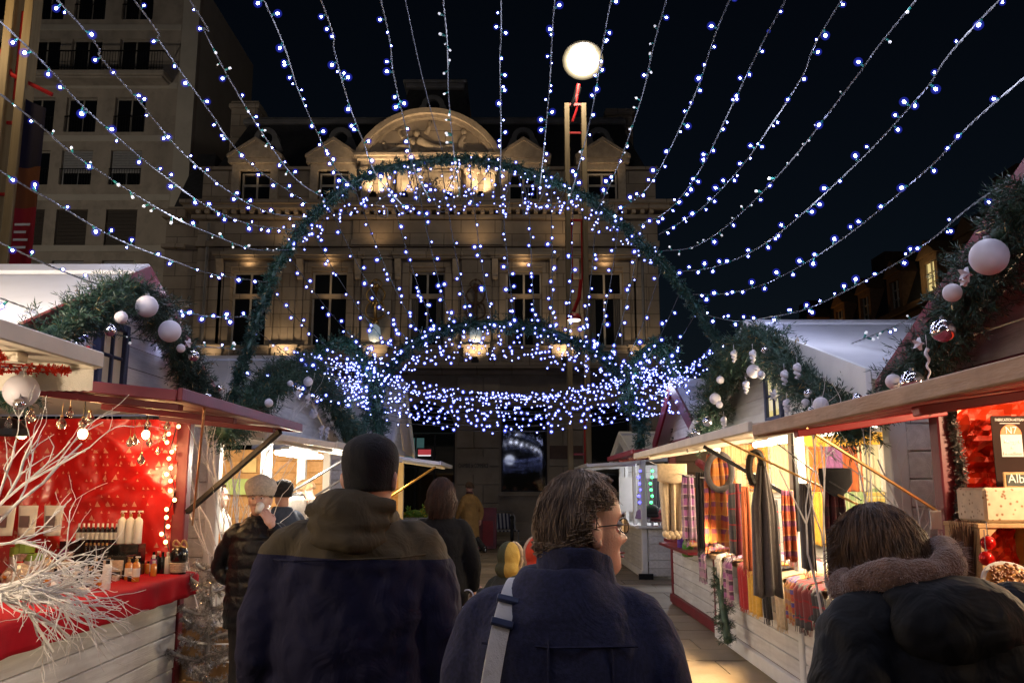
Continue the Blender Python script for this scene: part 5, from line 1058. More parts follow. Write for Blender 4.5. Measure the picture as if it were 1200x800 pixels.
# food stall
q = MB(); a = P(277,570,12.3); q.box(a.x-.22, a.x+.22, 12.3, 12.33, a.z-.11, a.z+.11); tag(q.build('menu_card', mat('menu', (.45,.62,.22), .6)), 'green and white menu card on the pine wall of the food stall', 'menu')
q = MB(); a = P(292,545,12.3); q.box(a.x-.10, a.x+.10, 12.3, 12.33, a.z-.1, a.z+.1); tag(q.build('menu_card', mat('menu2', (.7,.55,.25), .6)), 'small yellow menu card on the pine wall of the food stall', 'menu')
ck = thing('cream_chair_back', 'cream upholstered chair back showing behind the woman in the knitted hat', 'chair', P(347,610,9.0)); p_ = P(347,600,8.9)
q = MB(); q.loft([(p_.x,p_.y,p_.z-.34,.10,.03),(p_.x,p_.y,p_.z-.05,.11,.035),(p_.x,p_.y+.01,p_.z+.12,.10,.03),(p_.x,p_.y+.015,p_.z+.16,.06,.02)], 14, 3); q.build('backrest', W['white'], ck, True)
q = MB(); q.box(p_.x-.2, p_.x+.2, p_.y-.42, p_.y+.02, p_.z-.36, p_.z-.29); q.build('seat', W['white'], ck, bevel=.03)
for sx_ in (-1, 1):
    for sy_ in (-1, 1): q = MB(); q.tube([(p_.x+sx_*.16, p_.y-.2+sy_*.16, p_.z-.34), (p_.x+sx_*.18, p_.y-.2+sy_*.18, 0)], .016, 6); q.build('leg', M['steel_grey'], ck)
for k in range(22):
    p_ = Vector((-2.75+RN.uniform(-.2,.25), 7.95+RN.uniform(0,1.3), 1.0)); h = RN.uniform(.1,.3); r = RN.uniform(.03,.06); t = thing('glass_jar', 'glass jar among the crowd of glassware on the food stall counter', 'jar', p_, 'glassware on the food stall counter')
    q = MB(); q.lathe([(r*.9,0),(r,.02),(r,h*.7),(r*.5,h*.85),(r*.5,h)], p_, 10); q.build('glass', gl if k%3 else m_amber, t, True); q = MB(); q.lathe([(r*.55,h*.95),(r*.55,h*1.08)], p_, 8); q.build('lid', m_gold if k%2 else m_white, t)
# ================================================================== fir garlands
def fir_mesh(name, cv, r, sprigs, npers, nl, nw, mats, seed, gold=.02, core=True, droop=.3):
    rg = np.random.default_rng(seed); cvn = np.array([tuple(p) for p in cv]); k = len(cvn)
    seg = np.linalg.norm(np.diff(cvn, axis=0), axis=1); cum = np.concatenate([[0], np.cumsum(seg)]); L_ = cum[-1]
    S = max(8, int(sprigs*L_)); s = rg.uniform(0, L_, S); o = np.stack([np.interp(s, cum, cvn[:,i]) for i in range(3)], 1)
    d = rg.normal(size=(S,3)); d /= np.linalg.norm(d, axis=1)[:,None]
    tg = np.stack([np.interp(np.minimum(s+.02, L_), cum, cvn[:,i]) for i in range(3)],1)-np.stack([np.interp(np.maximum(s-.02,0), cum, cvn[:,i]) for i in range(3)],1); tg /= np.linalg.norm(tg,axis=1)[:,None]+1e-9
    d = d - tg*(d*tg).sum(1)[:,None]*.6; d[:,2] -= droop; d /= np.linalg.norm(d, axis=1)[:,None]
    ln = r*rg.uniform(.5, 1.15, S)*(1+.18*np.sin(s*9+seed)); ln[rg.random(S) < .06] *= 1.35
    N_ = S*npers; si = np.repeat(np.arange(S), npers); f = rg.uniform(.12, 1.0, N_)
    base = o[si]+d[si]*(ln[si]*f)[:,None]
    nd = rg.normal(size=(N_,3)); nd /= np.linalg.norm(nd,axis=1)[:,None]; nd = nd*.85 + d[si]*.75; nd /= np.linalg.norm(nd,axis=1)[:,None]
    wv = np.cross(nd, rg.normal(size=(N_,3))); wv /= np.linalg.norm(wv,axis=1)[:,None]+1e-9
    tip = base + nd*(nl*rg.uniform(.6,1.25,N_))[:,None]; wv *= nw*.5
    mid = base+(tip-base)*.55
    V = np.empty((N_*4,3)); V[0::4] = base; V[1::4] = mid+wv; V[2::4] = tip; V[3::4] = mid-wv
    me = bpy.data.meshes.new(name); nv0 = len(V)
    b = MB()
    if core: b.mi = 0; b.tube(cv, r*.34, 7)
    for j in range(S):
        if j % 2 == 0: b.tube([o[j], o[j]+d[j]*ln[j]], [r*.025+.001, .001], 3, cap=False)
    nb = len(b.v); allV = np.concatenate([V, np.array(b.v).reshape(-1,3)]) if nb else V
    nq = N_; lens = [4]*nq + [len(f_) for f_ in b.f]; loops = list(range(nq*4)) + [i+nv0 for f_ in b.f for i in f_]
    me.vertices.add(len(allV)); me.vertices.foreach_set('co', allV.astype(np.float32).ravel())
    me.loops.add(len(loops)); me.loops.foreach_set('vertex_index', np.array(loops, dtype=np.int32))
    me.polygons.add(len(lens)); st = np.concatenate([[0], np.cumsum(lens)[:-1]]).astype(np.int32); me.polygons.foreach_set('loop_start', st); me.polygons.foreach_set('loop_total', np.array(lens, dtype=np.int32))
    for m in mats: me.materials.append(M[m])
    mi = np.zeros(len(lens), dtype=np.int32); mi[:nq] = np.where(rg.random(nq) < gold, 1, 0); mi[nq+(len(b.f)-3*((S+1)//2)):] = 2; me.polygons.foreach_set('material_index', mi)
    me.update(calc_edges=True); me.validate()
    return me
def garland(label, pts, r, sprigs, npers, nl, nw, seed, m='needle', gold=.02, n=60, name='fir_garland', cat='garland', mats=None):
    cv = crom(pts, n); me = fir_mesh(name, cv, r, sprigs, npers, nl, nw, mats or [m, 'brass', 'twig'], seed, gold)
    o = place(bpy.data.objects.new(name, me)); tag(o, label, cat); return cv
xs = lambda pl, X: [PX(a, b, X) for a, b in pl]
garland('thick fir garland over the gable of the red cosmetics stall at left', xs([(36,405),(70,388),(108,362),(160,343)], -2.28)+xs([(196,385),(222,430),(246,474)], -2.28), .14, 480, 34, .042, .0045, 1)
garland('thick fir garland over the gable of the white food stall at left', xs([(262,505),(290,478),(322,446),(352,432),(380,452),(398,482),(418,520)], -2.34), .19, 330, 30, .06, .008, 2)
garland('thick fir garland over the gable of the long scarf stall at right', xs([(824,516),(832,478),(848,436),(886,396),(916,420),(950,452),(984,480),(1008,500)], 2.02), .19, 360, 30, .052, .007, 3)
garland('thick fir garland over the gable of the red nougat stall at right', xs([(1036,472),(1074,432),(1108,385),(1150,318),(1184,262),(1215,215)], 1.98), .15, 560, 36, .04, .0042, 4)
def ya(px): return 7.5+(px-272)/(850-272)*1.4
A1 = [(266,480),(276,452),(290,412),(302,372),(324,312),(350,272),(378,242),(413,214),(452,197),(500,189),(558,187),(612,198),(652,213),(690,233),(722,257),(752,286),(782,316),(806,346),(824,374),(846,412),(858,440)]
arch1 = garland('large arched fir garland spanning the alley between the nearer stalls', [P(a,b,ya(a)) for a,b in A1], .075, 230, 24, .04, .007, 5, 'needle_teal', .015, 120, 'arch_garland')
A2 = [(424,508),(436,472),(452,438),(478,406),(512,388),(560,379),(620,382),(666,396),(702,414),(730,442),(746,482),(752,524)]
arch2 = garland('smaller arched fir garland farther down the alley before the lit facade', [P(a,b,13.0) for a,b in A2], .15, 170, 24, .06, .012, 6, 'needle_teal', .015, 90, 'arch_garland')
garland('short hanging fir garland beside the left leg of the farther arch', [P(a,b,12.4) for a,b in [(352,440),(374,412),(405,398),(428,428),(441,462),(444,515)]], .16, 170, 24, .06, .012, 7, 'needle_teal', .01, 50)
garland('short hanging fir garland beside the right leg of the farther arch', [P(a,b,12.4) for a,b in [(736,480),(745,425),(772,404),(792,440),(797,520)]], .16, 170, 24, .06, .012, 8, 'needle_teal', .01, 50)
garland('frosted fir sprig hanging at the corner of the scarf stall counter', [PX(842,660,2.12), PX(846,700,2.08), PX(853,752,2.05)], .11, 90, 30, .05, .006, 9, 'needle', .0, 20, 'fir_sprig', 'fir sprig', ['needle','frost_needle','twig'])
garland('bit of fir garland tucked under the cream flap at the left edge', [P(-12,462,3.3), P(8,464,3.3), P(34,466,3.25)], .06, 150, 40, .03, .003, 10)

# ------------------------------------------------------------------ baubles, stars, icicles on the garlands
def pr(px): return px/1000.0
def bx_(label, px, py, X, rpx, m, flat=1.0):
    p_ = PX(px, py, X); r = rpx/1000*p_.y*1.01
    return bauble(label, p_, r, m, 'baubles on the garlands', None, flat)
LG = 'on the red stall garland'; RG = 'on the nougat stall garland'; SG = 'on the scarf stall garland'; BG = 'on the food stall garland'
for a in [(172,359,-2.08,13,'bauble_white','big white matt bauble at the peak, upper of two'),(199,388,-2.10,13,'bauble_white','big white matt bauble lower right of the peak'),(142,372,-2.1,7.5,'bauble_white','small white matt bauble left of the peak'),(129,387,-2.1,7,'bauble_mirror','shiny silver bauble left of the gable window top'),(84,407,-2.1,8,'bauble_mirror','shiny silver bauble low on the left slope'),(53,406,-2.1,8,'bauble_white','white bauble at the left foot'),(227,417,-2.12,6.5,'bauble_mirror','shiny silver bauble on the right slope'),(242,466,-2.12,6,'bauble_mirror','shiny silver bauble at the right foot'),(212,408,-2.1,5,'bauble_white','small white bauble below the big ones'),(257,455,-2.15,3.5,'bauble_mirror','tiny silver bauble at the far right end'),(103,408,-2.12,3,'bauble_red','tiny red bauble near the gable window')]:
    bx_(a[5]+' '+LG, *a[:5])
for a in [(1159,301,1.80,22,'bauble_white','very big white matt bauble high up'),(1116,343,1.78,11,'bauble_white','white matt bauble in the middle'),(1105,387,1.78,14,'bauble_mirror','shiny silver bauble, upper of two'),(1069,447,1.80,13.5,'bauble_mirror','shiny silver bauble at the foot'),(1047,447,1.84,9,'bauble_white','pale matt bauble at the foot'),(1017,470,1.9,8,'bauble_white','white bauble half hidden behind the worn flap edge'),(1005,467,1.9,6,'bauble_mirror','small silver bauble beside the flap edge')]:
    bx_(a[5]+' '+RG, *a[:5])
for a in [(883,435,1.86,8,'bauble_white','white matt bauble at the peak, larger'),(892,439,1.85,5,'bauble_white','small white bauble touching the larger one'),(844,445,1.86,4.5,'bauble_white','small white bauble on the far slope'),(838,467,1.86,6.5,'bauble_white','white bauble on the far slope'),(829,494,1.86,5.5,'bauble_mirror','silver bauble at the far foot'),(843,474,1.86,4,'bauble_white','tiny white bauble beside another'),(962,474,1.84,9,'bauble_white','large white bauble on the near slope'),(947,461,1.84,5,'bauble_mirror','shiny silver bauble on the near slope'),(944,472,1.84,5,'bauble_white','grey white bauble below the silver one'),(896,410,1.86,4,'bauble_mirror','tiny silver bauble below the top'),(816,507,1.9,5,'bauble_mirror','silver bauble resting on the flap')]:
    bx_(a[5]+' '+SG, *a[:5])
for a in [(361,447,-2.1,5.5,'bauble_white','white matt bauble at the right of the peak'),(371,466,-2.1,3.5,'bauble_mirror','silver bauble on the right slope'),(340,449,-2.1,3.5,'bauble_white','small white bauble near the peak'),(367,485,-2.1,5,'bauble_white','white bauble low on the right slope'),(349,456,-2.1,5,'bauble_mirror','silver bauble in the middle'),(315,472,-2.1,5,'bauble_white','white bauble on the left slope')]:
    bx_(a[5]+' '+BG, *a[:5])
bauble('big white bauble hanging under the cream flap at the left edge', P(25,458,3.15), .062, 'bauble_white', 'baubles under the cream flap', .03); bauble('small mirror bauble hanging below the big white one under the cream flap', P(23,473,3.1), .022, 'bauble_mirror', 'baubles under the cream flap', .02)
def star(label, p_, r, rz=0, tilt=0, name='star_ornament'):
    q = MB(); pts = [(r*(1 if k%2 == 0 else .42)*sin(k*pi/5+tilt), -.008, r*(1 if k%2 == 0 else .42)*cos(k*pi/5+tilt)) for k in range(10)]
    Rz = Matrix.Rotation(rz, 3, 'Z'); q.prism([Vector(p_)+Rz@Vector(p) for p in pts], Rz@Vector((0,.016,0))); q.add([Vector(p_)+Rz@Vector(p) for p in pts]+[Vector(p_)+Rz@Vector((0,-.022,0))], [(i,(i+1)%10,10) for i in range(10)])
    return tag(q.build(name, M['bauble_white']), label, 'star', 'star ornaments')
star('white star upper '+RG, PX(1131,322,1.78), .033, .3, .3); star('smaller white star just below another '+RG, PX(1129,331,1.78), .018, .2, .1); star('white star low '+RG, PX(1076,403,1.8), .03, .3, .2); star('white star '+SG, PX(907,463,1.84), .045, .4, .2); star('white star '+LG, PX(221,402,-2.1), .03, -.4, .3); star('white star '+BG, PX(348,462,-2.1), .06, -.4, .1); star('second white star low '+BG, PX(368,483,-2.08), .055, -.4, .5)
def icicle(label, p_, L_, r):
    q = MB(); pts = [Vector(p_)+Vector((r*.6*cos(k*1.1), r*.6*sin(k*1.1), -L_*k/16)) for k in range(17)]; q.tube(pts, [r*(1-.8*k/16) for k in range(17)], 6); q.tube([p_, Vector(p_)+Vector((0,0,.06))], .0015, 4)
    return tag(q.build('icicle_ornament', M['bauble_white'], None, True), label, 'icicle', 'icicle ornaments')
icicle('long white twisted icicle '+RG, PX(1086,408,1.78), .15, .009)
for k, (px, py) in enumerate(((874,448),(848,490),(952,478),(919,436),(934,428),(860,412),(882,412),(922,470))): icicle('white icicle or cone shaped ornament, one of several '+SG, PX(px,py,1.84), .09, .022)
for k, (px, py) in enumerate(((361,463),(377,500),(383,502))): icicle('white icicle shaped ornament, one of several '+BG, PX(px,py,-2.08), .12, .022)

# ================================================================== fairy lights
def led_mesh(nm, r, mat_, cap=2.1, nu=8, nv=6):  # cap is the size of the outer painted halo shell, 0 for none
    q = MB(); q.ell((0,0,.024), (r,r,r*1.15), nu, nv)
    q.mi = 1; q.lathe([(.0035,-.002),(.0045,.004),(.005,.017)], (0,0,0), 5)
    if cap: q.mi = 2; q.ell((0,0,.0245), (r*1.9,r*1.9,r*2.0), 10, 7); q.mi = 3; q.ell((0,0,.025), (r*cap,r*cap,r*cap), 10, 7)  # two blue emissive shells, the bulb's painted halo
    me = q.mesh(nm, [M[mat_], M['holder'], M['led_cap'], M['led_lens']]); me.polygons.foreach_set('use_smooth', [True]*len(me.polygons)); return me
LED = led_mesh('led_bulb', .0050, 'led', 3.3); LED_D = led_mesh('led_bulb', .0065, 'led_dim', 0); LED_T = led_mesh('led_bulb', .0058, 'led_far', 3.0)
rl = random.Random(21)
def put_bulb(par, p_, d, sc_, me):
    v = Vector((rl.gauss(0,1), rl.gauss(0,1), rl.gauss(0,1)-.15)); v = (v - d*v.dot(d)).normalized()
    return inst(me, 'led_bulb', par, p_+v*.004, v.to_track_quat('Z', 'Y').to_euler(), (sc_,)*3)
def arch_pt(px, py): return P(px, py, ya(px))
ORD = ['first','second','third','fourth','fifth','sixth','seventh','eighth','ninth','tenth','eleventh','twelfth','thirteenth','fourteenth','fifteenth','sixteenth','seventeenth','eighteenth','nineteenth','twentieth','twenty first','twenty second','twenty third','twenty fourth','twenty fifth']
NEAR = [  # picture path of each string from the frame edge to the arch, dim share
 ([(0,349),(75,377),(137,392),(200,403),(280,409)], .55), ([(0,284),(72,317),(125,337),(200,362),(250,371),(296,371)], 0), ([(0,200),(55,232),(137,280),(207,307),(250,321),(316,331)], 0),
 ([(0,110),(70,168),(115,200),(195,250),(250,275),(297,292),(342,293)], .75), ([(0,25),(92,120),(150,172),(190,204),(242,241),(295,263),(352,270)], 0), ([(72,5),(120,70),(160,115),(190,152),(216,181),(269,225),(316,249),(368,256)], 0),
 ([(157,0),(190,53),(250,137),(269,165),(300,197),(360,238)], 0), ([(222,0),(240,37),(270,95),(308,157),(347,210),(386,236)], .55), ([(309,0),(350,107),(374,160),(395,200),(418,224)], 0), ([(376,0),(392,60),(407,115),(424,162),(442,207),(474,243)], 0),
 ([(446,0),(462,90),(479,165),(485,197),(503,232)], 0), ([(519,0),(526,115),(534,195),(540,232)], .85), ([(587,0),(586,80),(587,160),(586,215)], 0), ([(650,0),(645,90),(635,200),(632,222)], 0), ([(716,0),(695,125),(677,200),(665,240)], .2),
 ([(781,0),(752,115),(722,200),(700,246)], .6), ([(855,0),(815,110),(772,200),(747,232),(718,250)], 0), ([(921,0),(860,120),(820,200),(782,247),(748,264)], 0), ([(987,0),(940,90),(900,152),(865,200),(820,246),(772,275)], 0),
 ([(1074,0),(1000,95),(917,200),(850,266),(810,290),(776,294)], .6), ([(1172,0),(1080,110),(995,200),(900,283),(840,312),(790,319)], 0), ([(1200,92),(1085,200),(980,285),(900,331),(850,344),(812,345)], 0), ([(1200,200),(1090,282),(1030,320),(950,360),(900,372),(862,376),(822,368)], 0),
 ([(1200,301),(1097,360),(1007,399),(958,416),(920,419),(880,414),(845,405)], .6)]
for i, (path, dim) in enumerate(NEAR):
    e_ = arch_pt(*path[-1]); R1_ = sqrt(e_.x**2+(e_.z-CZ)**2); pts = []
    for (a, b) in path[:-1]:
        d = ray(a, b); t = R1_/sqrt(d.x**2+d.z**2); pts.append(Vector((0,0,CZ))+d*t)
    pts.append(e_); p0 = pts[0]; dv = (pts[0]-pts[1]).normalized(); pts = [p0+Vector((p0.x*.02, -8.0, .35)), p0+Vector((p0.x*.01, -3.2, .0))] + pts
    cv = crom(pts, 300)
    t = thing('string_light', '%s overhead string of white fairy lights, counting clockwise from lower left' % ORD[i], 'string light', e_, 'fairy light strings overhead')
    q = MB(); ph = rl.uniform(0,6)
    for sg in (0, pi):
        q.tube([p + Vector((cos(k*1.25+sg+ph)*.003, 0, sin(k*1.25+sg+ph)*.003)) for k, p in enumerate(cv)], .0032, 3)
    q.build('cable', M['wire'], t)
    for yy_ in ((1.2, 3.6, 5.8) if 1 < i < 22 else (1.0,)):
        c_ = min(cv, key=lambda p: abs(p.y-yy_)); lamp('string_glow', (c_.x, c_.y, c_.z-.22), 5.0*(1-dim), (.74,.78,1), .06, t)
    for (p_, d) in along(cv, .185, .85, rl):
        sc_ = max(1.0, min(1.6, 1.1+(p_.y-4)*.125)); off = rl.random() < dim
        put_bulb(t, p_, d, sc_*rl.choice((.62,.8,.95,1.0,1.1,1.3)), LED_D if off else LED)
# unlit feeder wire
cv = crom([arch_pt(520,182)*1.0, *( [ (Vector((0,0,CZ))+ray(a,b)*(3.4/sqrt(ray(a,b).x**2+ray(a,b).z**2))) for a,b in ((505,130),(490,70),(475,0)) ] )], 40)
q = MB(); q.tube(cv, .004, 4); tag(q.build('feeder_cable', M['wire']), 'thin unlit cable rising from the top of the nearer arch', 'cable')
# strings in the tunnel between the two arches
T1 = [(283,428),(297,385),(313,335),(335,295),(360,262),(385,240),(413,214),(450,197),(484,191),(516,188),(549,187),(585,190),(618,199),(646,211),(672,224),(700,240),(726,262),(750,285),(776,312),(798,340),(816,366),(836,402)]
T2 = crom([P(a,b,13.0) for a,b in [(440,466),(452,438),(478,406),(512,388),(560,379),(620,382),(666,396),(702,414),(730,442),(742,470)]], len(T1))
for i, (a, b) in enumerate(T1):
    p0 = arch_pt(a, b); p1 = T2[i]; mid = p0.lerp(p1, .5)+Vector((0,0,-.16)); q1 = p0.lerp(p1,.25)+Vector((0,0,-.12)); q2 = p0.lerp(p1,.75)+Vector((0,0,-.12)); cv = crom([p0,q1,mid,q2,p1], 60)
    t = thing('string_light', '%s from left of the light strings between the two fir arches' % ORD[i], 'string light', p0, 'fairy light strings between the arches')
    q = MB(); q.tube(cv, .0045, 4); q.build('cable', M['wire_black'], t)
    for (p_, d) in along(cv, .27 if i not in (9, 18) else .6, .85, rl): put_bulb(t, p_, d, max(1.45, p_.y/5.8)*rl.choice((.6,.75,.9,1.0,1.1,1.3)), LED_T)
def festoon(label, group, cv, step, sc_=1.0, cab=.004, jit=.5):
    """one loop or swag: cable plus its bulbs as one piece"""
    t = thing('light_festoon', label, 'string light', cv[0], group); q = MB(); q.tube(cv, cab, 3); q.build('cable', M['wire_black'], t)
    q = MB()
    for (p_, d) in along(cv, step, jit, rl):
        v = Vector((rl.gauss(0,1), rl.gauss(0,1), rl.gauss(0,1))).normalized()*.035; r = .0078*sc_*rl.uniform(.6,1.25); q.mi = 0; q.ell(p_+v, (r*.85,r*.85,r*.85), 6, 4); q.mi = 1; q.ell(p_+v, (r*2.4,r*2.4,r*2.4), 7, 5)  # larger ellipsoid is the painted halo of the bulb
    stuff(q.build('led_bulb', [M['led_far'], M['led_cap']], t)); return t
def loop(c, w_, h, sc_, label, group, step=.085):
    j = lambda k: Vector((rl.gauss(0,k), rl.gauss(0,.04), rl.gauss(0,k))); c = Vector(c)
    pts = [c+Vector((-w_,0,.02)), c+Vector((-w_*.8,0,-h*.45))+j(.02), c+Vector((-w_*.35,0,-h*.9))+j(.02), c+Vector((w_*.2,0,-h))+j(.02), c+Vector((w_*.5,0,-h*.75))+j(.03), c+Vector((-w_*.1,0,-h*.82))+j(.03), c+Vector((w_*.7,0,-h*.4))+j(.02), c+Vector((w_,0,.02))]
    festoon(label, group, crom(pts, 40), step, sc_)
for k, (px, py, w_, h) in enumerate(((352,262,.12,.22),(375,246,.12,.2),(398,232,.14,.18),(420,215,.16,.28),(446,205,.18,.42),(470,197,.14,.46),(490,192,.10,.40),(520,190,.16,.5),(540,189,.10,.58),(556,188,.12,.45),(588,192,.12,.5),(616,199,.10,.48),(628,204,.14,.38),(652,213,.1,.3),(668,220,.14,.24),(690,233,.14,.2),(712,250,.16,.2),(735,268,.14,.18),(757,290,.12,.16))):
    loop(arch_pt(px,py)+Vector((0,-.06,-.03)), w_, h, .85, '%s from left of the short light loops bunched under the nearer fir arch' % ORD[k], 'light loops under the nearer arch')
for k, (px, py, w_, h) in enumerate(((462,425,.22,.3),(480,406,.25,.35),(497,396,.22,.4),(512,388,.22,.5),(528,385,.2,.52),(545,381,.22,.55),(560,379,.2,.45),(578,380,.15,.55),(598,381,.2,.55),(622,383,.22,.5),(640,388,.14,.55),(655,393,.18,.5),(672,398,.2,.35),(685,406,.22,.42),(702,414,.22,.4),(718,428,.2,.3))):
    loop(P(px,py,12.85), w_, h, 1.35, '%s from left of the short light loops bunched under the farther fir arch' % ORD[k], 'light loops under the farther arch', .10)
SW = [(424,463,.09,12.6),(428,466,.09,12.8),(432,469,.10,13.2),(436,466,.10,12.4),(441,474,.12,13.4),(452,482,.16,12.2),(462,487,.16,12.8),(468,493,.18,12.4),(476,498,.20,12.6),(484,505,.26,12.2),(446,478,.14,13.8),(438,470,.12,13.0),(458,484,.15,13.2),(472,500,.18,12.9),(430,461,.10,12.2),(465,490,.17,13.6)]
for k, (y0, ym, st_, Y) in enumerate(SW):
    pts = []
    for i in range(9):
        u = i/8; px = 392+k%5*9+(400-k%4*9-k%5*12)*u; s_ = 4*u*(1-u); pts.append(P(px, y0+(ym-y0)*s_**.8+rl.uniform(-2,2), Y+.3*rl.uniform(-1,1)))
    festoon('%s from top of the light swags across the alley below the farther arch' % ORD[k], 'light swags across the alley', crom(pts, 80), st_, 1.25 if k < 5 else 1.45)
for side, (x0, x1, x2, x3, n_) in {'left':(338,400,420,484,15),'right':(712,770,800,838,16)}.items():
    for k in range(n_):
        a = P(rl.uniform(x0,x2), rl.uniform(408,445), rl.uniform(9.5,11.5)); b = P(rl.uniform(x1,x3), rl.uniform(410,495 if side == 'right' else 480), rl.uniform(11.5,13)); m_ = a.lerp(b,.5)+Vector((rl.uniform(-.1,.1), 0, -rl.uniform(.1,.35)))
        festoon('tangled string of fairy lights in the dense cluster %s of the farther arch' % side, 'dense light clusters, %s' % side, crom([a, a.lerp(m_,.6)+Vector((rl.uniform(-.1,.1),0,rl.uniform(-.12,.08))), m_, b], 40), .14, 1.05)

for (a_, b_, y_, w_) in ((400,440,11.6,26),(770,440,11.6,26),(590,455,12.2,20),(480,240,7.9,10),(640,240,8.2,10)):
    lamp('cluster_glow', P(a_, b_, y_), w_*1.25, (.70,.76,1), .25)

# ================================================================== white branches, silver tree
def grow(q, p_, d, L_, r, lev, rn, spread=.5, grav=0.0, kids=(3,4)):
    n = 5; pts = [Vector(p_)]; dd = Vector(d).normalized(); rs = [r]
    for k in range(n):
        dd = (dd + Vector((rn.gauss(0,.16), rn.gauss(0,.16), rn.gauss(0,.16)+grav))).normalized(); pts.append(pts[-1]+dd*(L_/n)); rs.append(r*(1-.5*(k+1)/n))
    q.tube(pts, rs, 5 if lev > 1 else 4)
    if lev > 0:
        for _ in range(rn.randint(*kids)):
            k = rn.randint(1, n); v = Vector((rn.gauss(0,1), rn.gauss(0,1), rn.gauss(0,1))); nd = ((pts[k]-pts[k-1]).normalized() + v.normalized()*spread).normalized()
            grow(q, pts[k], nd, L_*rn.uniform(.45,.7), rs[k]*.75, lev-1, rn, spread, grav, kids)
def shrub(name, label, cat, stems, m, seed, **kw):
    rn = random.Random(seed); q = MB()
    for (p_, d, L_, r, lev) in stems: grow(q, p_, d, L_, r, lev, rn, **kw)
    return tag(q.build(name, m), label, cat)
b0 = P(-34, 705, 3.1)
shrub('white_branches', 'spray of white painted twigs reaching over the red counter at the left edge', 'branches',
      [(b0+Vector((0,.02*k,.02*(k%3))), (1, .1*((k*7)%5-2), z), L_*.9, .0078, 2) for k, (z, L_) in enumerate(((.55,.26),(.35,.30),(.12,.36),(-.05,.38),(-.2,.38),(-.35,.34),(.75,.22),(.25,.28),(-.12,.36),(.45,.28),(.02,.34),(-.28,.36)))], M['white_twig'], 4, spread=.62, grav=-.03, kids=(4,6))
b1 = P(-25, 640, 3.2)
shrub('white_branches', 'tall white painted branch rising before the red paper wall at the left edge', 'branches',
      [(b1, (.30,.05,.62), .50, .008, 2), (b1+Vector((.02,0,.1)), (.42,.05,.45), .46, .007, 2), (b1+Vector((0,.03,.0)), (.8,.0,.18), .34, .006, 2), (b1, (.2,.1,.8), .42, .007, 2)], M['white_twig'], 8, spread=.4, kids=(2,4))
vs_ = thing('tree_pot', 'white pot holding the white branches at the left edge', 'pot', (b0.x-.1, 3.1, 0)); q = MB(); q.lathe([(.12,0),(.16,.35),(.17,.37),(.15,.37)], (b0.x-.1,3.1,0), 16); q.build('pot', M['white_plain'], vs_, True); q = MB(); q.tube([(b0.x-.1,3.1,.3),(b0.x-.06,3.1,.8),b0,b1], [.02,.016,.012,.01], 7); q.build('stem', M['white_twig'], vs_)
stems = []
for k in range(11):
    px = 240+6*k; p_ = P(px, 655, 7.35+.05*(k%3)); stems.append((Vector((p_.x, p_.y, .55+.3*(k%3))), (RN.uniform(-.12,.16), RN.uniform(-.1,.1), 1), RN.uniform(.85,1.25), .008, 2))
shrub('white_birch_twigs', 'cluster of tall white birch twigs standing between the red and the white stall at left', 'branches', stems, M['white_twig'], 12, spread=.35, kids=(2,4))
stems = []
for (px, L_, lean) in ((962,1.15,-.15),(978,1.3,-.1),(1020,1.2,.05),(1038,1.1,.06),(1066,1.25,.0),(1085,.9,.1)):
    p_ = P(px, 700, 4.85); stems.append((Vector((p_.x, p_.y, .95)), (lean, 0, 1), L_*.72, .008, 2))
shrub('white_birch_twigs', 'tall white birch twigs standing between the nougat stall and the scarf stall', 'branches', stems, M['white_twig'], 15, spread=.42, kids=(2,3))
# silver tinsel tree
tx = P(246, 790, 6.85); tx = Vector((tx.x, 6.75, 0)); cvs = []
ST = thing('silver_tree', 'small silver tinsel fir tree in a wooden crate by the corner of the red stall', 'fir tree', tx)
q = MB(); q.tube([tx+Vector((0,0,.05)), tx+Vector((.01,0,.7)), tx+Vector((0,0,1.12))], [.02,.015,.006], 7); q.build('trunk', M['steel_grey'], ST)
rn_ = random.Random(2)
for k in range(22):
    z = .18+.92*k/22; a = k*2.4; L_ = .34*(1-.62*k/22); d = Vector((cos(a), sin(a), .22)); cvs = [tx+Vector((0,0,z)), tx+Vector((0,0,z))+d*L_*.5, tx+Vector((0,0,z))+d*L_+Vector((0,0,.03))]
    me = fir_mesh('branch', crom(cvs, 10), .045, 110, 26, .032, .0045, ['frost_needle','tinsel_silver','steel_grey'], k+40, .25); place(bpy.data.objects.new('branch', me), ST)
cb = thing('wooden_planter', 'wooden slatted crate behind the silver tree', 'crate', tx+Vector((0,.28,0)))
for k in range(4): q = MB(); q.box(tx.x-.32, tx.x+.32, tx.y+.26, tx.y+.285, .03+.135*k, .15+.135*k); q.build('slat', M['crate_wood'], cb, bevel=.004)
for s_ in (-1, 1): q = MB(); q.box(tx.x+s_*.3-.03, tx.x+s_*.3+.03, tx.y+.286, tx.y+.34, 0, .58); q.build('corner_post', M['crate_wood'], cb, bevel=.004)

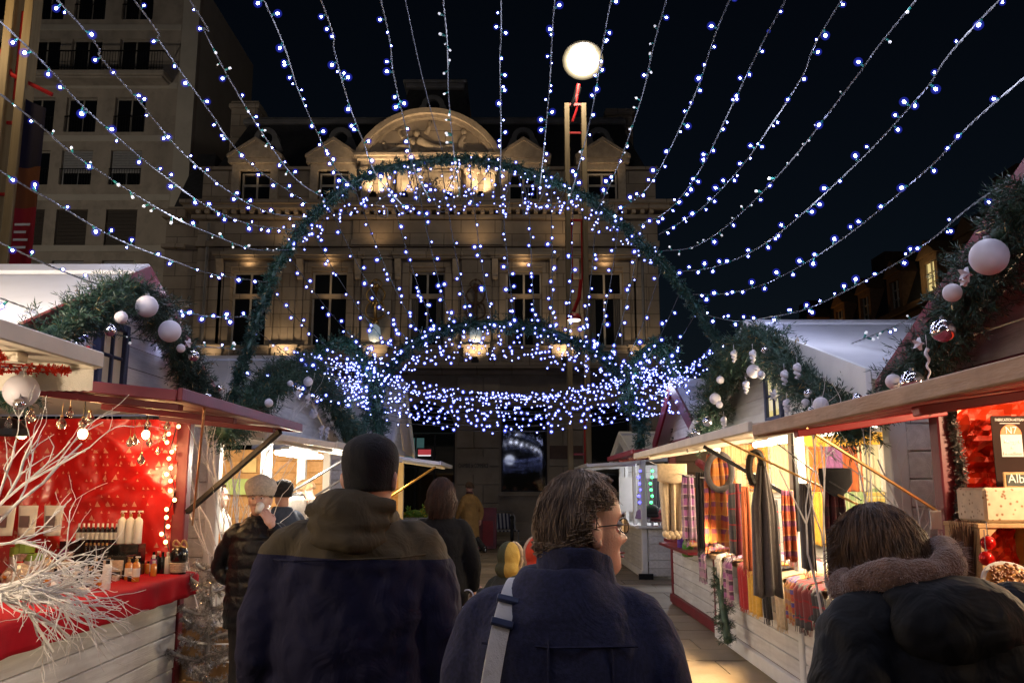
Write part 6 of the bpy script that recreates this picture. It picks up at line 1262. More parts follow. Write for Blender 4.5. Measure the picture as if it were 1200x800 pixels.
# ================================================================== things before the facade
pl0 = P(486, 612, 19.0)
PLT = thing('planter_box', 'grey wooden planter box with bright green and yellow plants beside the left stall', 'planter', (pl0.x, 19, 0))
for k in range(5): q = MB(); q.box(pl0.x-.45+.18*k+.005, pl0.x-.27+.18*k-.005, 18.8, 18.83, .02, 1.0); q.build('slat', M['shutter'], PLT, bevel=.005)
q = MB(); q.box(pl0.x-.45, pl0.x+.45, 18.84, 19.3, .02, .96); q.build('box', M['shutter'], PLT)
me = fir_mesh('foliage', [Vector((pl0.x-.35,19,1.02)), Vector((pl0.x,19.02,1.1)), Vector((pl0.x+.3,19,1.03))], .2, 60, 14, .09, .05, ['plant_green' if 'plant_green' in M else 'needle','warm_spark' if False else 'brass','twig'], 77, .25)
o = place(bpy.data.objects.new('foliage', me), PLT); o.data.materials[0] = mat('plant_green', (.12,.26,.03), .5, var=.4, scale=20); o.data.materials[1] = mat('plant_yellow', (.65,.45,.04), .5)
def cafe_chair(label, x, y, rz):
    t = thing('cafe_chair', label, 'chair', (0,0,0), 'striped cafe chairs'); m_ = mat('striped_weave', (.55,.55,.58), .6, var=.1) if 'striped' not in M else M['striped']
    if 'striped' not in M:
        N, L, bs = nodes(m_); tc = N.new('ShaderNodeTexCoord'); sp = N.new('ShaderNodeSeparateXYZ'); L.new(tc.outputs['Object'], sp.inputs[0]); f = math_n(N, L, 'GREATER_THAN', math_n(N, L, 'FRACT', math_n(N, L, 'MULTIPLY', sp.outputs[0], 9.0)), .5); mx = N.new('ShaderNodeMix'); mx.data_type = 'RGBA'; L.new(f, mx.inputs[0]); mx.inputs[6].default_value = (.02,.025,.07,1); mx.inputs[7].default_value = (.5,.5,.53,1); L.new(mx.outputs[2], bs.inputs['Base Color']); M['striped'] = m_
    q = MB(); q.sheet(lambda u, v: (-.42+.84*u, .2+.1*v-.06*sin(pi*u), .48+.44*v*(1-.25*(2*u-1)**4)), 14, 8); q.build('backrest', m_, t, True, solid=.02)
    q = MB(); q.box(-.4,.4,-.25,.22,.42,.46); q.build('seat', m_, t, bevel=.015)
    for sx_ in (-.36,.36):
        for sy_ in (-.2,.2): q = MB(); q.tube([(sx_,sy_,.43),(sx_*1.05,sy_*1.2,0)], .016, 6); q.build('leg', M['steel_grey'], t)
    q = MB(); q.tube(crom([(-.42,.2,.46),(-.40,.3,.9),(0,.27,.97),(.40,.3,.9),(.42,.2,.46)], 20), .016, 6); q.build('frame', M['steel_grey'], t)
    t.location = (x, y, 0); t.rotation_euler = (0,0,rz); return t
p_ = P(590, 629, 24.0); cafe_chair('blue and white striped cafe bench by the stone wall', p_.x, 24.6, .35)
q = MB(); q.tube([(P(600,632,22.5).x, 22.5, 0), (P(600,632,22.5).x, 22.5, .85)], .045, 10); q.ell((P(600,632,22.5).x, 22.5, .88), .055, 10, 7); tag(q.build('bollard', M['iron'], None, True), 'black iron bollard in front of the striped cafe bench', 'bollard')
mb = thing('menu_board', 'dark red upright menu board standing behind the walking person', 'sign board', (P(571,625,23.5).x, 23.5, 0)); x = P(571,625,23.5).x
q = MB(); q.beam((x, 23.5, .02), (x, 23.6, 1.1), .5, .04, up=(0,1,0)); q.build('board', M['red_paint'], mb, bevel=.01); q = MB(); q.beam((x+.02, 23.46, .1), (x+.02, 23.49, .75), .28, .02, up=(0,1,0)); q.build('printed_panel', M['red_bright'], mb); q = MB(); q.beam((x, 23.95, .02), (x, 23.66, 1.08), .5, .03, up=(0,1,0)); q.build('rear_leg', M['dark_wood'], mb)
# ================================================================== people
skin = mat('skin', (.50,.27,.20), .5, var=.10, scale=14, bump=.12, bscale=160, sss=.12); skin_l = mat('skin_light', (.60,.36,.28), .5, var=.08, scale=14, bump=.1, bscale=160, sss=.12)
eye_w = mat('eye_white', (.7,.68,.65), .15, var=.02); iris = mat('iris', (.05,.03,.02), .1); lipm = mat('lips', (.42,.14,.13), .45)
def cloth(name, c, rough=.9, var=.15, bump=.12, bs=320, sheen=0, scale=9, **kw):
    m = mat(name, c, rough, var=var, scale=scale, bump=bump, bscale=bs, sheen=sheen, **kw); N, L, b = nodes(m)   # soft creases over the weave
    tc = N.new('ShaderNodeTexCoord'); mp = N.new('ShaderNodeMapping'); mp.inputs['Scale'].default_value = (1,1,.75); mp.inputs['Rotation'].default_value = (.2,.35,.1); L.new(tc.outputs['Object'], mp.inputs[0])
    nz = N.new('ShaderNodeTexNoise'); nz.inputs['Scale'].default_value = 9; nz.inputs['Detail'].default_value = 3; nz.inputs['Distortion'].default_value = 1.3; L.new(mp.outputs[0], nz.inputs['Vector'])
    bp = N.new('ShaderNodeBump'); bp.inputs['Strength'].default_value = .36; bp.inputs['Distance'].default_value = .045; L.new(nz.outputs[0], bp.inputs['Height'])
    if b.inputs['Normal'].links: L.new(b.inputs['Normal'].links[0].from_socket, bp.inputs['Normal'])
    L.new(bp.outputs[0], b.inputs['Normal']); return m
HP = [(-.012,.030,.022,.022),(-.004,.062,.030,.036),(.006,.082,.036,.045),(.022,.090,.046,.053),(.045,.089,.062,.060),(.068,.088,.075,.065),(.098,.090,.087,.070),(.125,.088,.094,.073),(.150,.092,.098,.0755),(.180,.086,.098,.0745),(.205,.070,.088,.066),(.222,.049,.066,.049),(.232,.026,.036,.026),(.237,.004,.006,.004)]
def smooth1(z, col):
    zs = [h[0] for h in HP]; i = 0
    while i < len(zs)-2 and z > zs[i+1]: i += 1
    a, b = HP[i], HP[i+1]; t = (z-a[0])/(b[0]-a[0]); p0 = HP[max(i-1,0)][col]; p3 = HP[min(i+2,len(HP)-1)][col]; p1, p2 = a[col], b[col]
    return max(.002, .5*(2*p1+(p2-p0)*t+(2*p0-5*p1+4*p2-p3)*t*t+(3*p1-p0-3*p2+p3)*t**3))
def head_into(q, T, n=44, k=46, nose=1.0, smile=0.0):
    vs = []; g = lambda x, s: math.exp(-(x/s)**2)
    for i in range(k):
        z = -.012+.249*i/(k-1); f, b_, w_ = (smooth1(z, c) for c in (1,2,3))
        for j in range(n):
            a = 2*pi*j/n; x = w_*sin(a); c = cos(a); y = (f if c > 0 else b_)*math.copysign(abs(c)**.92, c)
            if c > 0:
                nz_ = (g(z-.083,.012)*.026+g(z-.100,.018)*.014+g(z-.122,.016)*.006)*nose; y += nz_*g(x,.0125+.006*g(z-.078,.012))
                y += .006*g(x,.024)*(g(z-.053,.006)+.9*g(z-.041,.006))-.004*g(x,.022)*g(z-.047,.0035)
                y += .006*g(x,.02)*g(z-.018,.012)
                for s in (-1,1):
                    y -= .013*g(x-s*.031,.017)*g(z-.122,.012); y += .006*g(x-s*.033,.02)*g(z-.142,.008); y += .007*g(x-s*.042,.018)*g(z-.085,.018); y -= .005*g(x-s*.03,.010)*g(z-.062,.014)
            vs.append(T@Vector((x,y,z)))
    fs = [(i*n+j, (i+1)*n+j, (i+1)*n+(j+1)%n, i*n+(j+1)%n) for i in range(k-1) for j in range(n)]+[tuple(range(n)), tuple((k-1)*n+j for j in range(n-1,-1,-1))]
    q.add(vs, [f[::-1] for f in fs]) 
    R_ = T.to_3x3()
    for s in (-1,1):   # ears
        Me = R_@Matrix.Rotation(s*.35,3,'Z')@Matrix.Rotation(-.15,3,'X')
        q.ell(T@Vector((s*.0765,-.012,.105)), (.011,.021,.034), 12, 9, Me); q.ell(T@Vector((s*.082,-.019,.112)), (.008,.015,.024), 10, 7, Me); q.ell(T@Vector((s*.077,-.004,.082)), (.009,.011,.013), 8, 6, Me)
def eyes(par, T):
    for s in (-1,1):
        q = MB(); q.ell(T@Vector((s*.031,.0755,.1225)), (.0125,.0118,.0078), 12, 8); q.mi = 1; q.ell(T@Vector((s*.031,.0838,.1225)), (.0058,.0050,.0058), 10, 7); q.build('eye', [eye_w, iris], par, True)
    q = MB(); q.ell(T@Vector((0,.0865,.0525)), (.021,.0055,.0038), 12, 6); q.ell(T@Vector((0,.0865,.0435)), (.018,.0055,.0044), 12, 6); q.build('lips', lipm, par, True)
    for s in (-1,1): q = MB(); q.tube([T@Vector((s*.014,.0935,.139)), T@Vector((s*.032,.094,.146)), T@Vector((s*.05,.081,.141))], [.003,.0042,.002], 6); q.build('eyebrow', bpy.data.materials.get('hair_brown') or M['twig'], par, True)
def hand_into(q, wr, d, pn, curl=.6, side=1, sc_=1.0):
    """palm, four bent fingers and a thumb; d points along the hand, pn out of the palm"""
    d = Vector(d).normalized(); pn = (Vector(pn)-d*Vector(pn).dot(d)).normalized(); x = d.cross(pn)*side; wr = Vector(wr)
    R_ = Matrix((x, d, pn)).transposed(); q.ell(wr+d*.05*sc_, (.042*sc_,.055*sc_,.017*sc_), 12, 8, R_); q.tube([wr-d*.02, wr+d*.03*sc_], [.027*sc_,.03*sc_], 8)
    for k, (ox, L_) in enumerate(((-.03,.062),(-.010,.074),(.011,.07),(.030,.055))):
        p_ = wr+d*.088*sc_+x*ox*sc_; pts = [p_-d*.02*sc_, p_]; a = curl*.45+.06*k; dd = d
        for s_ in (.44,.32,.24):
            dd = (d*cos(a)+pn*sin(a)); pts.append(pts[-1]+dd*L_*s_*sc_); a += curl*.75
        q.tube(pts, [.0098*sc_,.0098*sc_,.0092*sc_,.0085*sc_,.0068*sc_], 7)
    p_ = wr+d*.025*sc_-x*.034*sc_; q.tube([p_+x*.012*sc_, p_-x*.012*sc_+d*.018*sc_+pn*.008, p_-x*.022*sc_+d*.045*sc_+pn*.02*sc_, p_-x*.014*sc_+d*.068*sc_+pn*.03*sc_], [.013*sc_,.0125*sc_,.0108*sc_,.008*sc_], 7)
def remesh(o, vox, sm=4, disp=0.0, dsc=.12):
    r = o.modifiers.new('remesh', 'REMESH'); r.mode = 'VOXEL'; r.voxel_size = vox; r.use_smooth_shade = True
    s = o.modifiers.new('smooth', 'SMOOTH'); s.factor = .5; s.iterations = sm
    if disp:
        t = bpy.data.textures.new('folds', 'CLOUDS'); t.noise_scale = dsc; t.noise_depth = 2; d = o.modifiers.new('folds', 'DISPLACE'); d.texture = t; d.strength = disp; d.mid_level = .5; d.texture_coords = 'LOCAL'
        if disp > .015:
            t2 = bpy.data.textures.new('creases', 'CLOUDS'); t2.noise_scale = dsc*.32; t2.noise_depth = 1; d2 = o.modifiers.new('creases', 'DISPLACE'); d2.texture = t2; d2.strength = disp*.28; d2.mid_level = .5; d2.texture_coords = 'LOCAL'
    return o
def ring_at(rings, z):
    for a, b in zip(rings[:-1], rings[1:]):
        if a[0] <= z <= b[0]: t = (z-a[0])/(b[0]-a[0]); return a[1]+(b[1]-a[1])*t, a[2]+(b[2]-a[2])*t
    return rings[-1][1], rings[-1][2]
STD = {'L': ((-.29,-.03,1.13),(-.28,.08,.88)), 'R': ((.29,-.03,1.13),(.28,.08,.88))}
def person(label, loc, yaw, k, coat_m, rings, arms=None, head=(0,0,0,0,0), sh=(.20,1.40,.085), leg_m=None, shoe_m=None, sk=None, legs=None, vox=(.007,.011), puff=None, folds=(.014,.10), hands=True, group=None, face=True, name='person', hand_pose=None):
    arms = arms or STD; t = thing(name, label, 'person', (0,0,0), group); leg_m = leg_m or M['cloth_black']; shoe_m = shoe_m or m_black; sk = sk or skin
    dx, dy, dz, hy, hp = head
    T = Matrix.Translation((dx, dy, 1.515+dz))@Matrix.Rotation(hy, 4, 'Z')@Matrix.Rotation(hp, 4, 'X'); legs = legs or {-1: ((-.09,.0,.50),(-.10,-.01,.09)), 1: ((.09,.0,.50),(.10,-.01,.09))}
    q = MB(); head_into(q, T)
    q.tube([T@Vector((0,-.02,.06)), T@Vector((0,-.018,-.02)), (dx*.35,-.01,1.47), (0,-.005,1.40)], [.052,.052,.058,.07], 14)
    q.loft([(0,0,.86,.15,.10),(0,0,.98,.155,.105),(0,0,1.12,.135,.095),(0,0,1.28,.155,.105),(0,0,1.38,.17,.10),(0,0,1.44,.10,.07)], 20)
    for s, kk in ((-1,'L'),(1,'R')):
        e_, w_ = Vector(arms[kk][0]), Vector(arms[kk][1]); q.tube([(s*.06,0,1.39),(s*(sh[0]-.03),0,sh[1]),e_,w_], [.05,.05,.04,.028], 10)
        d = (w_-e_).normalized(); cl = .6; pn = Vector((-s,0,.1))
        if hand_pose and kk in hand_pose: d, pn, cl = Vector(hand_pose[kk][0]), Vector(hand_pose[kk][1]), hand_pose[kk][2]
        if hands: hand_into(q, w_, d, pn, cl, -s)
    for s in (-1,1):
        kn, an = legs[s]; q.tube([(s*.07,0,.95),(s*.09,0,.86),kn,an], [.08,.085,.055,.036], 10); q.ell(Vector(an)+Vector((0,.06,-.045)), (.042,.12,.04), 10, 7)
    b = q.build('body', sk, t, True); remesh(b, vox[0], 2)
    if face: eyes(b, T); 
    for ch in list(b.children): ch.parent = t
    # clothes
    q = MB(); rr = rings
    if puff:
        rr = []
        z0, z1 = rings[0][0], rings[-1][0]; m_ = int((z1-z0)/.012)
        for i in range(m_+1):
            z = z0+(z1-z0)*i/m_; a, b_ = ring_at(rings, z); kx = puff[1]*(abs(sin(pi*z/puff[0]))**.55-.6); rr.append((z, a+kx, b_+kx))
    q.loft([(0,0,z,a,b_) for z,a,b_ in rr], 36, 2.35)
    for s, kk in ((-1,'L'),(1,'R')):
        e_, w_ = Vector(arms[kk][0]), Vector(arms[kk][1]); S_ = Vector((s*sh[0],0,sh[1])); cvp = crom([S_+Vector((-s*.09,0,.03)), S_, e_, w_], 34 if puff else 16); n_ = len(cvp); rad = []
        for i in range(n_):
            f = i/(n_-1); r_ = sh[2]*(1.0 if f < .33 else 1-.30*(f-.33)/.67); r_ += puff[1]*(abs(sin(pi*f*7))**.55-.6) if puff else 0; rad.append(r_)
        q.tube(cvp, rad, 16)
    ct = q.build('coat', coat_m, t, True); remesh(ct, vox[1], 3 if puff else 5, folds[0], folds[1])
    q = MB()
    for s in (-1,1):
        kn, an = legs[s]; q.tube([(s*.075,0,.98),(s*.095,0,.85),kn,Vector(an)+Vector((0,0,.02))], [.10,.105,.078,.068], 14)
    q.loft([(0,0,.84,.16,.12),(0,0,1.0,.165,.12)], 20); remesh(q.build('trousers', leg_m, t, True), .014, 3, .012, .09)
    for s in (-1,1):
        an = Vector(legs[s][1]); q = MB(); q.ell(an+Vector((0,.05,-.035)), (.05,.14,.05), 12, 8); q.tube([an+Vector((0,-.005,-.05)), an+Vector((0,-.005,.07))], [.055,.058], 10); remesh(q.build('shoe', shoe_m, t, True), .012, 2)
    t['T'] = [list(r) for r in T]
    return t, T
def seat(t, loc, yaw, k):
    del t['T']; t.location = loc; t.rotation_euler = (0,0,yaw); t.scale = (k,k,k)
M['cloth_black'] = cloth('cloth_black', (.014,.013,.015)); M['denim'] = cloth('denim', (.03,.04,.08))
def hairm(name, c, c2): return mat(name, c, .5, col2=c2, scale=45, stretch=(1,1,.25), spec=.35)
H_BROWN = hairm('hair_brown', (.045,.024,.014), (.13,.075,.042)); H_GREY = hairm('hair_greybrown', (.075,.046,.03), (.36,.25,.165)); H_BOB = hairm('hair_chestnut', (.040,.018,.009), (.22,.11,.045)); H_BLACK = hairm('hair_black', (.008,.007,.007), (.02,.016,.014)); H_AUB = hairm('hair_auburn', (.018,.008,.005), (.07,.026,.012)); H_BLOND = hairm('hair_blond', (.42,.26,.07), (.55,.38,.13))
def hair(par, T, m, n, seed, back=1.9, side=1.75, front=.75, drop_b=.0, drop_s=.0, out=.016, wave=.006, r=.0032, freq=3.0, thick=.018, part=0.0, name='hair', flick=0.0, ear=0.0, a0=.75, a1=1.15):
    """cap plus many strands; polar limits in radians from the crown, drops hang straight below the skull"""
    rn = random.Random(seed); C0 = Vector((0,-.006,.125)); rad = Vector((.0775,.0985,.1125))
    def lim(ph):   # ph 0 = face side
        a = abs(ph); 
        e_ = ear*math.exp(-((a-1.62)/.26)**2)
        if a < a0: return front, 0
        if a < a1: f = (a-a0)/(a1-a0); return front+(side-front)*f-e_, drop_s*f
        f = min(1, (a-a1)/1.0); return side+(back-side)*f-e_, drop_s+(drop_b-drop_s)*f
    def pos(ph, th, o): s_ = sin(th); return C0+Vector(((rad.x+o)*s_*sin(ph), (rad.y+o)*s_*cos(ph), (rad.z+o)*cos(th)))
    q = MB()
    def cap(u, v):
        ph = -pi+2*pi*u; l, dr = lim(ph); th = .02+(l-.02)*v; p_ = pos(ph, th, thick*(.75 if v < .9 else .5)); return T@p_
    q.sheet(cap, 48, 16)
    if drop_b or drop_s:
        def curtain(u, v): ph = -pi+2*pi*u; l, dr = lim(ph); p_ = pos(ph, l, thick*.6); return T@(p_+Vector((0,0,-dr*v*.93)))
        q.sheet(curtain, 48, 6)
    q.build(name, m, par, True)
    q = MB()
    for i in range(n):
        ph = rn.uniform(-pi, pi); l, dr = lim(ph)
        th0 = rn.uniform(0, .75)*l if rn.random() < .75 else rn.uniform(0,.25); o0 = thick*rn.uniform(.55,1.15)+.002; K = 8; pts = []; a = rn.uniform(0, 6.3); l2 = l*rn.uniform(.92,1.04); wv = wave*rn.uniform(.5,1.5)*min(1, max(.1, (l2-th0-.2)/.9)); dph = rn.gauss(0,.15)*min(1, max(0, l2-th0))
        for j in range(K):
            f = j/(K-1); th = th0+(l2-th0)*f; p_ = pos(ph+dph*f+wv*9*sin(freq*f*2+a)*f, th, o0+out*f*f*rn.uniform(.3,1)+wv*.6*sin(freq*f*3+a)); pts.append(p_)
        if dr:
            e_ = pts[-1]
            for j in range(1,5): f = j/4; pts.append(e_+Vector((wv*sin(a+f*freq*2)-flick*e_.x*2*f*f, wv*cos(a+f*freq*2), -dr*f*rn.uniform(.9,1.06))))
        R_ = r*rn.uniform(.6,1.3); nn = len(pts); q.tube([T@p_ for p_ in pts], [R_*(.55+.6*sin(pi*(j+.6)/nn)) for j in range(nn)], 3, cap=False)
    q.build(name, m, par, True)
def beanie(par, T, m, z0=.10, grow=.014, top=.03, rib=0, tilt=0, name='knit_cap', nr=30):
    q = MB(); rings = []; n = 64 if rib else 36
    R_ = Matrix.Rotation(tilt, 4, 'X'); vs = []; K = 18
    for i in range(K):
        f = i/(K-1); z = z0+(.237+top-z0)*f; zz = min(.2345, z0+(.2345-z0)*f**1.0); fr, bk, w_ = (smooth1(zz, c) for c in (1,2,3)); g_ = grow*(1.35 if f < .16 else 1.0)+top*.5*sin(pi*min(1,f))
        for j in range(n):
            a = 2*pi*j/n; c = cos(a); rr_ = g_+(rib*cos(nr*a) if rib else 0); vs.append(T@(R_@Vector(((w_+rr_*min(1,(1-f)*4+.1))*sin(a), ((fr if c > 0 else bk)+rr_*min(1,(1-f)*4+.1))*c, z))))
    q.add(vs, [(i*n+j, i*n+(j+1)%n, (i+1)*n+(j+1)%n, (i+1)*n+j) for i in range(K-1) for j in range(n)]+[tuple((K-1)*n+j for j in range(n))]); q.build(name, m, par, True, solid=.004)

# ---- man in the olive and navy jacket, seen from behind
jm = cloth('jacket_navy', (.010,.010,.032), .85, spec=.2); N, L, bs = nodes(jm); tc = N.new('ShaderNodeTexCoord'); sp = N.new('ShaderNodeSeparateXYZ'); L.new(tc.outputs['Object'], sp.inputs[0])
yl = math_n(N, L, 'GREATER_THAN', math_n(N, L, 'SUBTRACT', sp.outputs[2], math_n(N, L, 'MULTIPLY', sp.outputs[0], -.03)), 1.383); old = bs.inputs['Base Color'].links[0].from_socket; mx = N.new('ShaderNodeMix'); mx.data_type = 'RGBA'; L.new(yl, mx.inputs[0]); L.new(old, mx.inputs[6]); mx.inputs[7].default_value = (.060,.047,.028,1); L.new(mx.outputs[2], bs.inputs['Base Color'])
olive = cloth('jacket_olive', (.058,.045,.027), .85, spec=.2)
t, T = person('man seen from behind in olive yoked navy jacket with hood and black cap', None, 0, 1, jm, [(.76,.25,.18),(.95,.255,.18),(1.12,.252,.175),(1.27,.25,.17),(1.36,.235,.16),(1.43,.195,.14),(1.49,.13,.115),(1.53,.105,.10)],
  {'L': ((-.262,-.04,1.10),(-.26,.07,.86)), 'R': ((.262,-.04,1.10),(.26,.07,.86))}, (.035,.03,-.012,-.12,.05), (.200,1.375,.086), M['denim'], folds=(.05,.19), vox=(.008,.010))
beanie(t, T, H_BLACK if False else cloth('cap_black', (.008,.007,.008), .95, bump=.5, bs=200), .075, .004, .008)
q = MB(); rg = []
for i in range(26): a = 2*pi*i/25; rg.append((-.005+.108*cos(a), .0+.112*sin(a), 1.495+.03*abs(min(0,sin(a)))-.018*cos(a)))
q.tube(rg, [(.030+.008*max(0,-sin(2*pi*i/25)), .045+.018*max(0,-sin(2*pi*i/25))) for i in range(26)], 12)
for j in range(3):
    q.tube([(-.005+x*(.128-.012*j), -.075-.020*j**.7-.035*(1-x*x), 1.525-.036*j-(.010+.012*j)*(1-x*x)+.010*sin(3*x+j)) for x in np.linspace(-1,1,13)], [.022+.012*(1-x*x) for x in np.linspace(-1,1,13)], 9)
q.ell((-.005,-.075,1.475), (.11,.045,.055), 18, 12); remesh(q.build('hood', olive, t, True), .0075, 3, .014, .09)
q = MB()
for zz in (0,): q.tube([(-.24,-.06,1.376),(-.15,-.158,1.379),(0,-.172,1.383),(.15,-.160,1.388),(.24,-.06,1.392)], .003, 5)
q.build('yoke_seam', jm, t)
seat(t, (-.49, 2.75, 0), .03, 1.035)

# ---- woman in the navy wool coat, head turned to the right
wc = cloth('wool_navy', (.016,.018,.052), .95, bump=.18, bs=300, var=.3, scale=120)
rgs = [(.5,.29,.22),(.85,.255,.19),(1.1,.235,.175),(1.25,.23,.17),(1.34,.215,.16),(1.41,.175,.135),(1.47,.115,.11),(1.50,.095,.095)]
t, T = person('woman with glasses and short wavy hair in navy wool coat, looking right', None, 0, 1, wc, rgs, {'L': ((-.225,-.03,1.10),(-.235,.10,.86)), 'R': ((.238,-.04,1.10),(.24,.12,.90))}, (.055,.045,-.045,-1.05,.03), (.18,1.345,.082), M['cloth_black'], folds=(.022,.17), vox=(.0045,.010))
q = MB()
def collar(u, v): a = radians(125)+radians(290)*u-radians(0); r_ = 1+.42*(1-v)**1.6+.05*v*v; return (.03+.085*r_*cos(a), .015+.088*r_*sin(a), 1.41+(.138-.03*max(0,cos(a-.5)))*v)
q.sheet(collar, 40, 10); remesh(q.build('collar', wc, t, True, solid=.022), .006, 3, .012, .08)
q = MB(); q.tube([(-.02,-.16,1.36),(-.022,-.176,1.25),(-.024,-.185,1.1),(-.025,-.19,.9)], .0032, 5); q.tube([(-.17,-.128,1.345),(0,-.166,1.345),(.17,-.128,1.345)], .0028, 5); q.tube([(.115,-.145,1.34),(.12,-.158,1.2),(.125,-.17,1.0)], .0028, 5); q.build('coat_seam', wc, t)
hair(t, T, H_GREY, 5200, 5, back=1.95, side=1.55, front=.72, drop_b=.01, out=.010, wave=.007, r=.0013, thick=.013, freq=3.2, ear=.8, a0=1.05, a1=1.35)
q = MB()
for s in (-1,1):
    rim = [T@Vector((s*.033+.0235*cos(a), .094-.004*abs(cos(a)), .118+.0175*sin(a))) for a in np.linspace(0, 2*pi, 22)]; q.tube(rim, .0014, 5); q.tube([T@Vector((s*.057,.09,.122)), T@Vector((s*.078,.05,.124)), T@Vector((s*.084,-.01,.122)), T@Vector((s*.08,-.028,.108))], .0016, 5)
q.tube([T@Vector((-.011,.098,.122)), T@Vector((0,.102,.124)), T@Vector((.011,.098,.122))], .0014, 5); q.build('glasses', M['iron'], t)
lens_m = mat('lens', (.9,.9,.9), .02, var=0); lens_m.node_tree.nodes['Principled BSDF'].inputs['Transmission Weight'].default_value = 1.0; lens_m.node_tree.nodes['Principled BSDF'].inputs['IOR'].default_value = 1.05; [MB().add([T@Vector((s*.033+.0225*cos(a), .0935, .118+.0165*sin(a))) for a in np.linspace(0,2*pi,17)[:-1]], [tuple(range(16))]).build('lens', lens_m, t) for s in (-1,1)]
LOC2 = (.115, 2.02, 0); seat(t, LOC2, -.12, .975)
bg_ = thing('shoulder_bag', 'white shoulder bag with broad white strap worn over the navy wool coat', 'bag', (0,0,0)); strapm = cloth('strap_white', (.80,.76,.72), .85, bump=.5, bs=400)
q = MB()
stp = crom([(-.10,.10,1.40),(-.105,.03,1.468),(-.112,-.07,1.452),(-.13,-.15,1.36),(-.155,-.183,1.2),(-.185,-.19,1.0),(-.205,-.19,.86)], 40); sv_ = []
for i, p_ in enumerate(stp):
    d = (stp[min(i+1,39)]-stp[max(i-1,0)]).normalized(); x = Vector((1,.25,0)); x = (x-d*x.dot(d)).normalized(); nrm = x.cross(d).normalized(); sv_.append((p_, x, nrm))
q.add([p_+x*s*.02+n_*o for (p_, x, n_) in sv_ for (s, o) in ((-1,0),(1,0),(1,.006),(-1,.006))], [(i*4+j, i*4+(j+1)%4, (i+1)*4+(j+1)%4, (i+1)*4+j) for i in range(39) for j in range(4)]); q.build('strap', strapm, bg_, False, bevel=.001)
for i in (15, 18):
    p_, x, n_ = sv_[i]; q = MB(); d = (stp[i+1]-stp[i-1]).normalized(); q.beam(p_-x*.025-n_*.004, p_+x*.025-n_*.004, .016, .012, up=n_); q.beam(p_-x*.025+n_*.010, p_+x*.025+n_*.010, .008, .006, up=n_); q.build('buckle', M['navy_paint'], bg_, bevel=.002)
q = MB(); q.loft([(-.23,-.18,.50,.10,.05),(-.23,-.18,.54,.15,.065),(-.22,-.185,.75,.15,.06),(-.215,-.185,.86,.13,.04)], 20, 4); q.build('pouch', strapm, bg_, True)
bg_.location = LOC2; bg_.rotation_euler = (0,0,-.12); bg_.scale = (.975,)*3

# ---- woman at the right in the black jacket
bj = cloth('jacket_black', (.006,.006,.0075), .7, bump=.05, bs=120, var=.3, spec=.25)
t, T = person('woman with chestnut bob in black padded jacket with brown fleece hood, back turned', None, 0, 1, bj, [(.7,.25,.19),(.9,.255,.19),(1.1,.25,.185),(1.25,.245,.178),(1.34,.23,.17),(1.41,.19,.155),(1.46,.14,.13)],
  {'L': ((-.30,-.06,1.12),(-.16,.18,1.02)), 'R': ((.29,-.03,1.10),(.22,.16,.98))}, (-.075,.11,-.105,.38,-.22), (.205,1.365,.098), M['cloth_black'], folds=(.03,.14), vox=(.008,.010))
hair(t, T, H_BOB, 5200, 8, back=1.72, side=1.72, front=.7, drop_b=.05, drop_s=.06, out=.010, wave=.007, r=.0013, thick=.013, flick=-.15)
fl = mat('fleece_brown', (.24,.12,.075), .95, var=.25, scale=50, bump=.9, bscale=180, sheen=.5); q = MB(); rg = []
for i in range(24): a = radians(150)+radians(240)*i/23; rg.append((-.085+.112*cos(a), .06+.105*sin(a), 1.515+.028*cos(a)+.012*cos(a*3+.4)))
q.tube(rg, [(.034+.006*sin(i*1.7), .040) for i in range(24)], 12); remesh(q.build('hood_lining', fl, t, True), .008, 3, .012, .05)
q = MB(); rf_ = random.Random(4)
for k in range(5200):
    i_ = rf_.randrange(23); c_ = Vector(rg[i_]).lerp(Vector(rg[i_+1]), rf_.random()); d_ = Vector((rf_.gauss(0,1), rf_.gauss(0,1), rf_.gauss(0,1))).normalized(); p_ = c_+Vector((d_.x*.034, d_.y*.034, d_.z*.039)); e_ = d_.orthogonal().normalized()*.0012; tp_ = p_+d_*rf_.uniform(.006,.016)+Vector((rf_.gauss(0,.005), rf_.gauss(0,.005), -.004)); q.add([p_-e_, p_+e_, tp_], [(0,1,2)])
q.build('fleece_pile', fl, t)
q = MB(); q.ell((-.03,-.09,1.41), (.165,.085,.10), 20, 14); q.ell((-.04,-.06,1.47), (.15,.07,.045), 20, 12); remesh(q.build('hood', bj, t, True), .009, 3, .018, .09)
seat(t, (.925, 1.87, 0), .10, .965)

# ---- woman eating, in knitted hat
lg = cloth('puffer_black', (.005,.006,.009), .40, spec=.3, bump=.15, bs=90, sheen=0, var=.3)
t, T = person('woman in beige knitted hat and shiny black quilted coat drinking from white cup', None, 0, 1, lg, [(.72,.215,.165),(.9,.22,.165),(1.08,.205,.155),(1.25,.205,.155),(1.36,.19,.14),(1.43,.14,.115),(1.50,.085,.085)],
  {'L': ((-.30,.0,1.13),(-.135,.17,1.44)), 'R': ((.29,-.08,1.12),(.11,.0,1.0))}, (0,.01,.0,0,.02), (.175,1.36,.072), M['cloth_black'], sk=skin_l, folds=(.012,.06), vox=(.0042,.008), puff=(.095,.012), hand_pose={'L': ((.50,-.05,.86),(.55,-.7,-.2),.5)})
beanie(t, T, mat('knit_beige', (.60,.52,.43), .95, var=.2, scale=60, bump=.9, bscale=240, sheen=.1), .138, .009, .06, .0026, .05, 'knitted_hat', 26)
hair(t, T, H_BROWN, 160, 3, back=1.7, side=1.5, front=.9, out=.004, wave=.004, r=.0025, thick=.008)
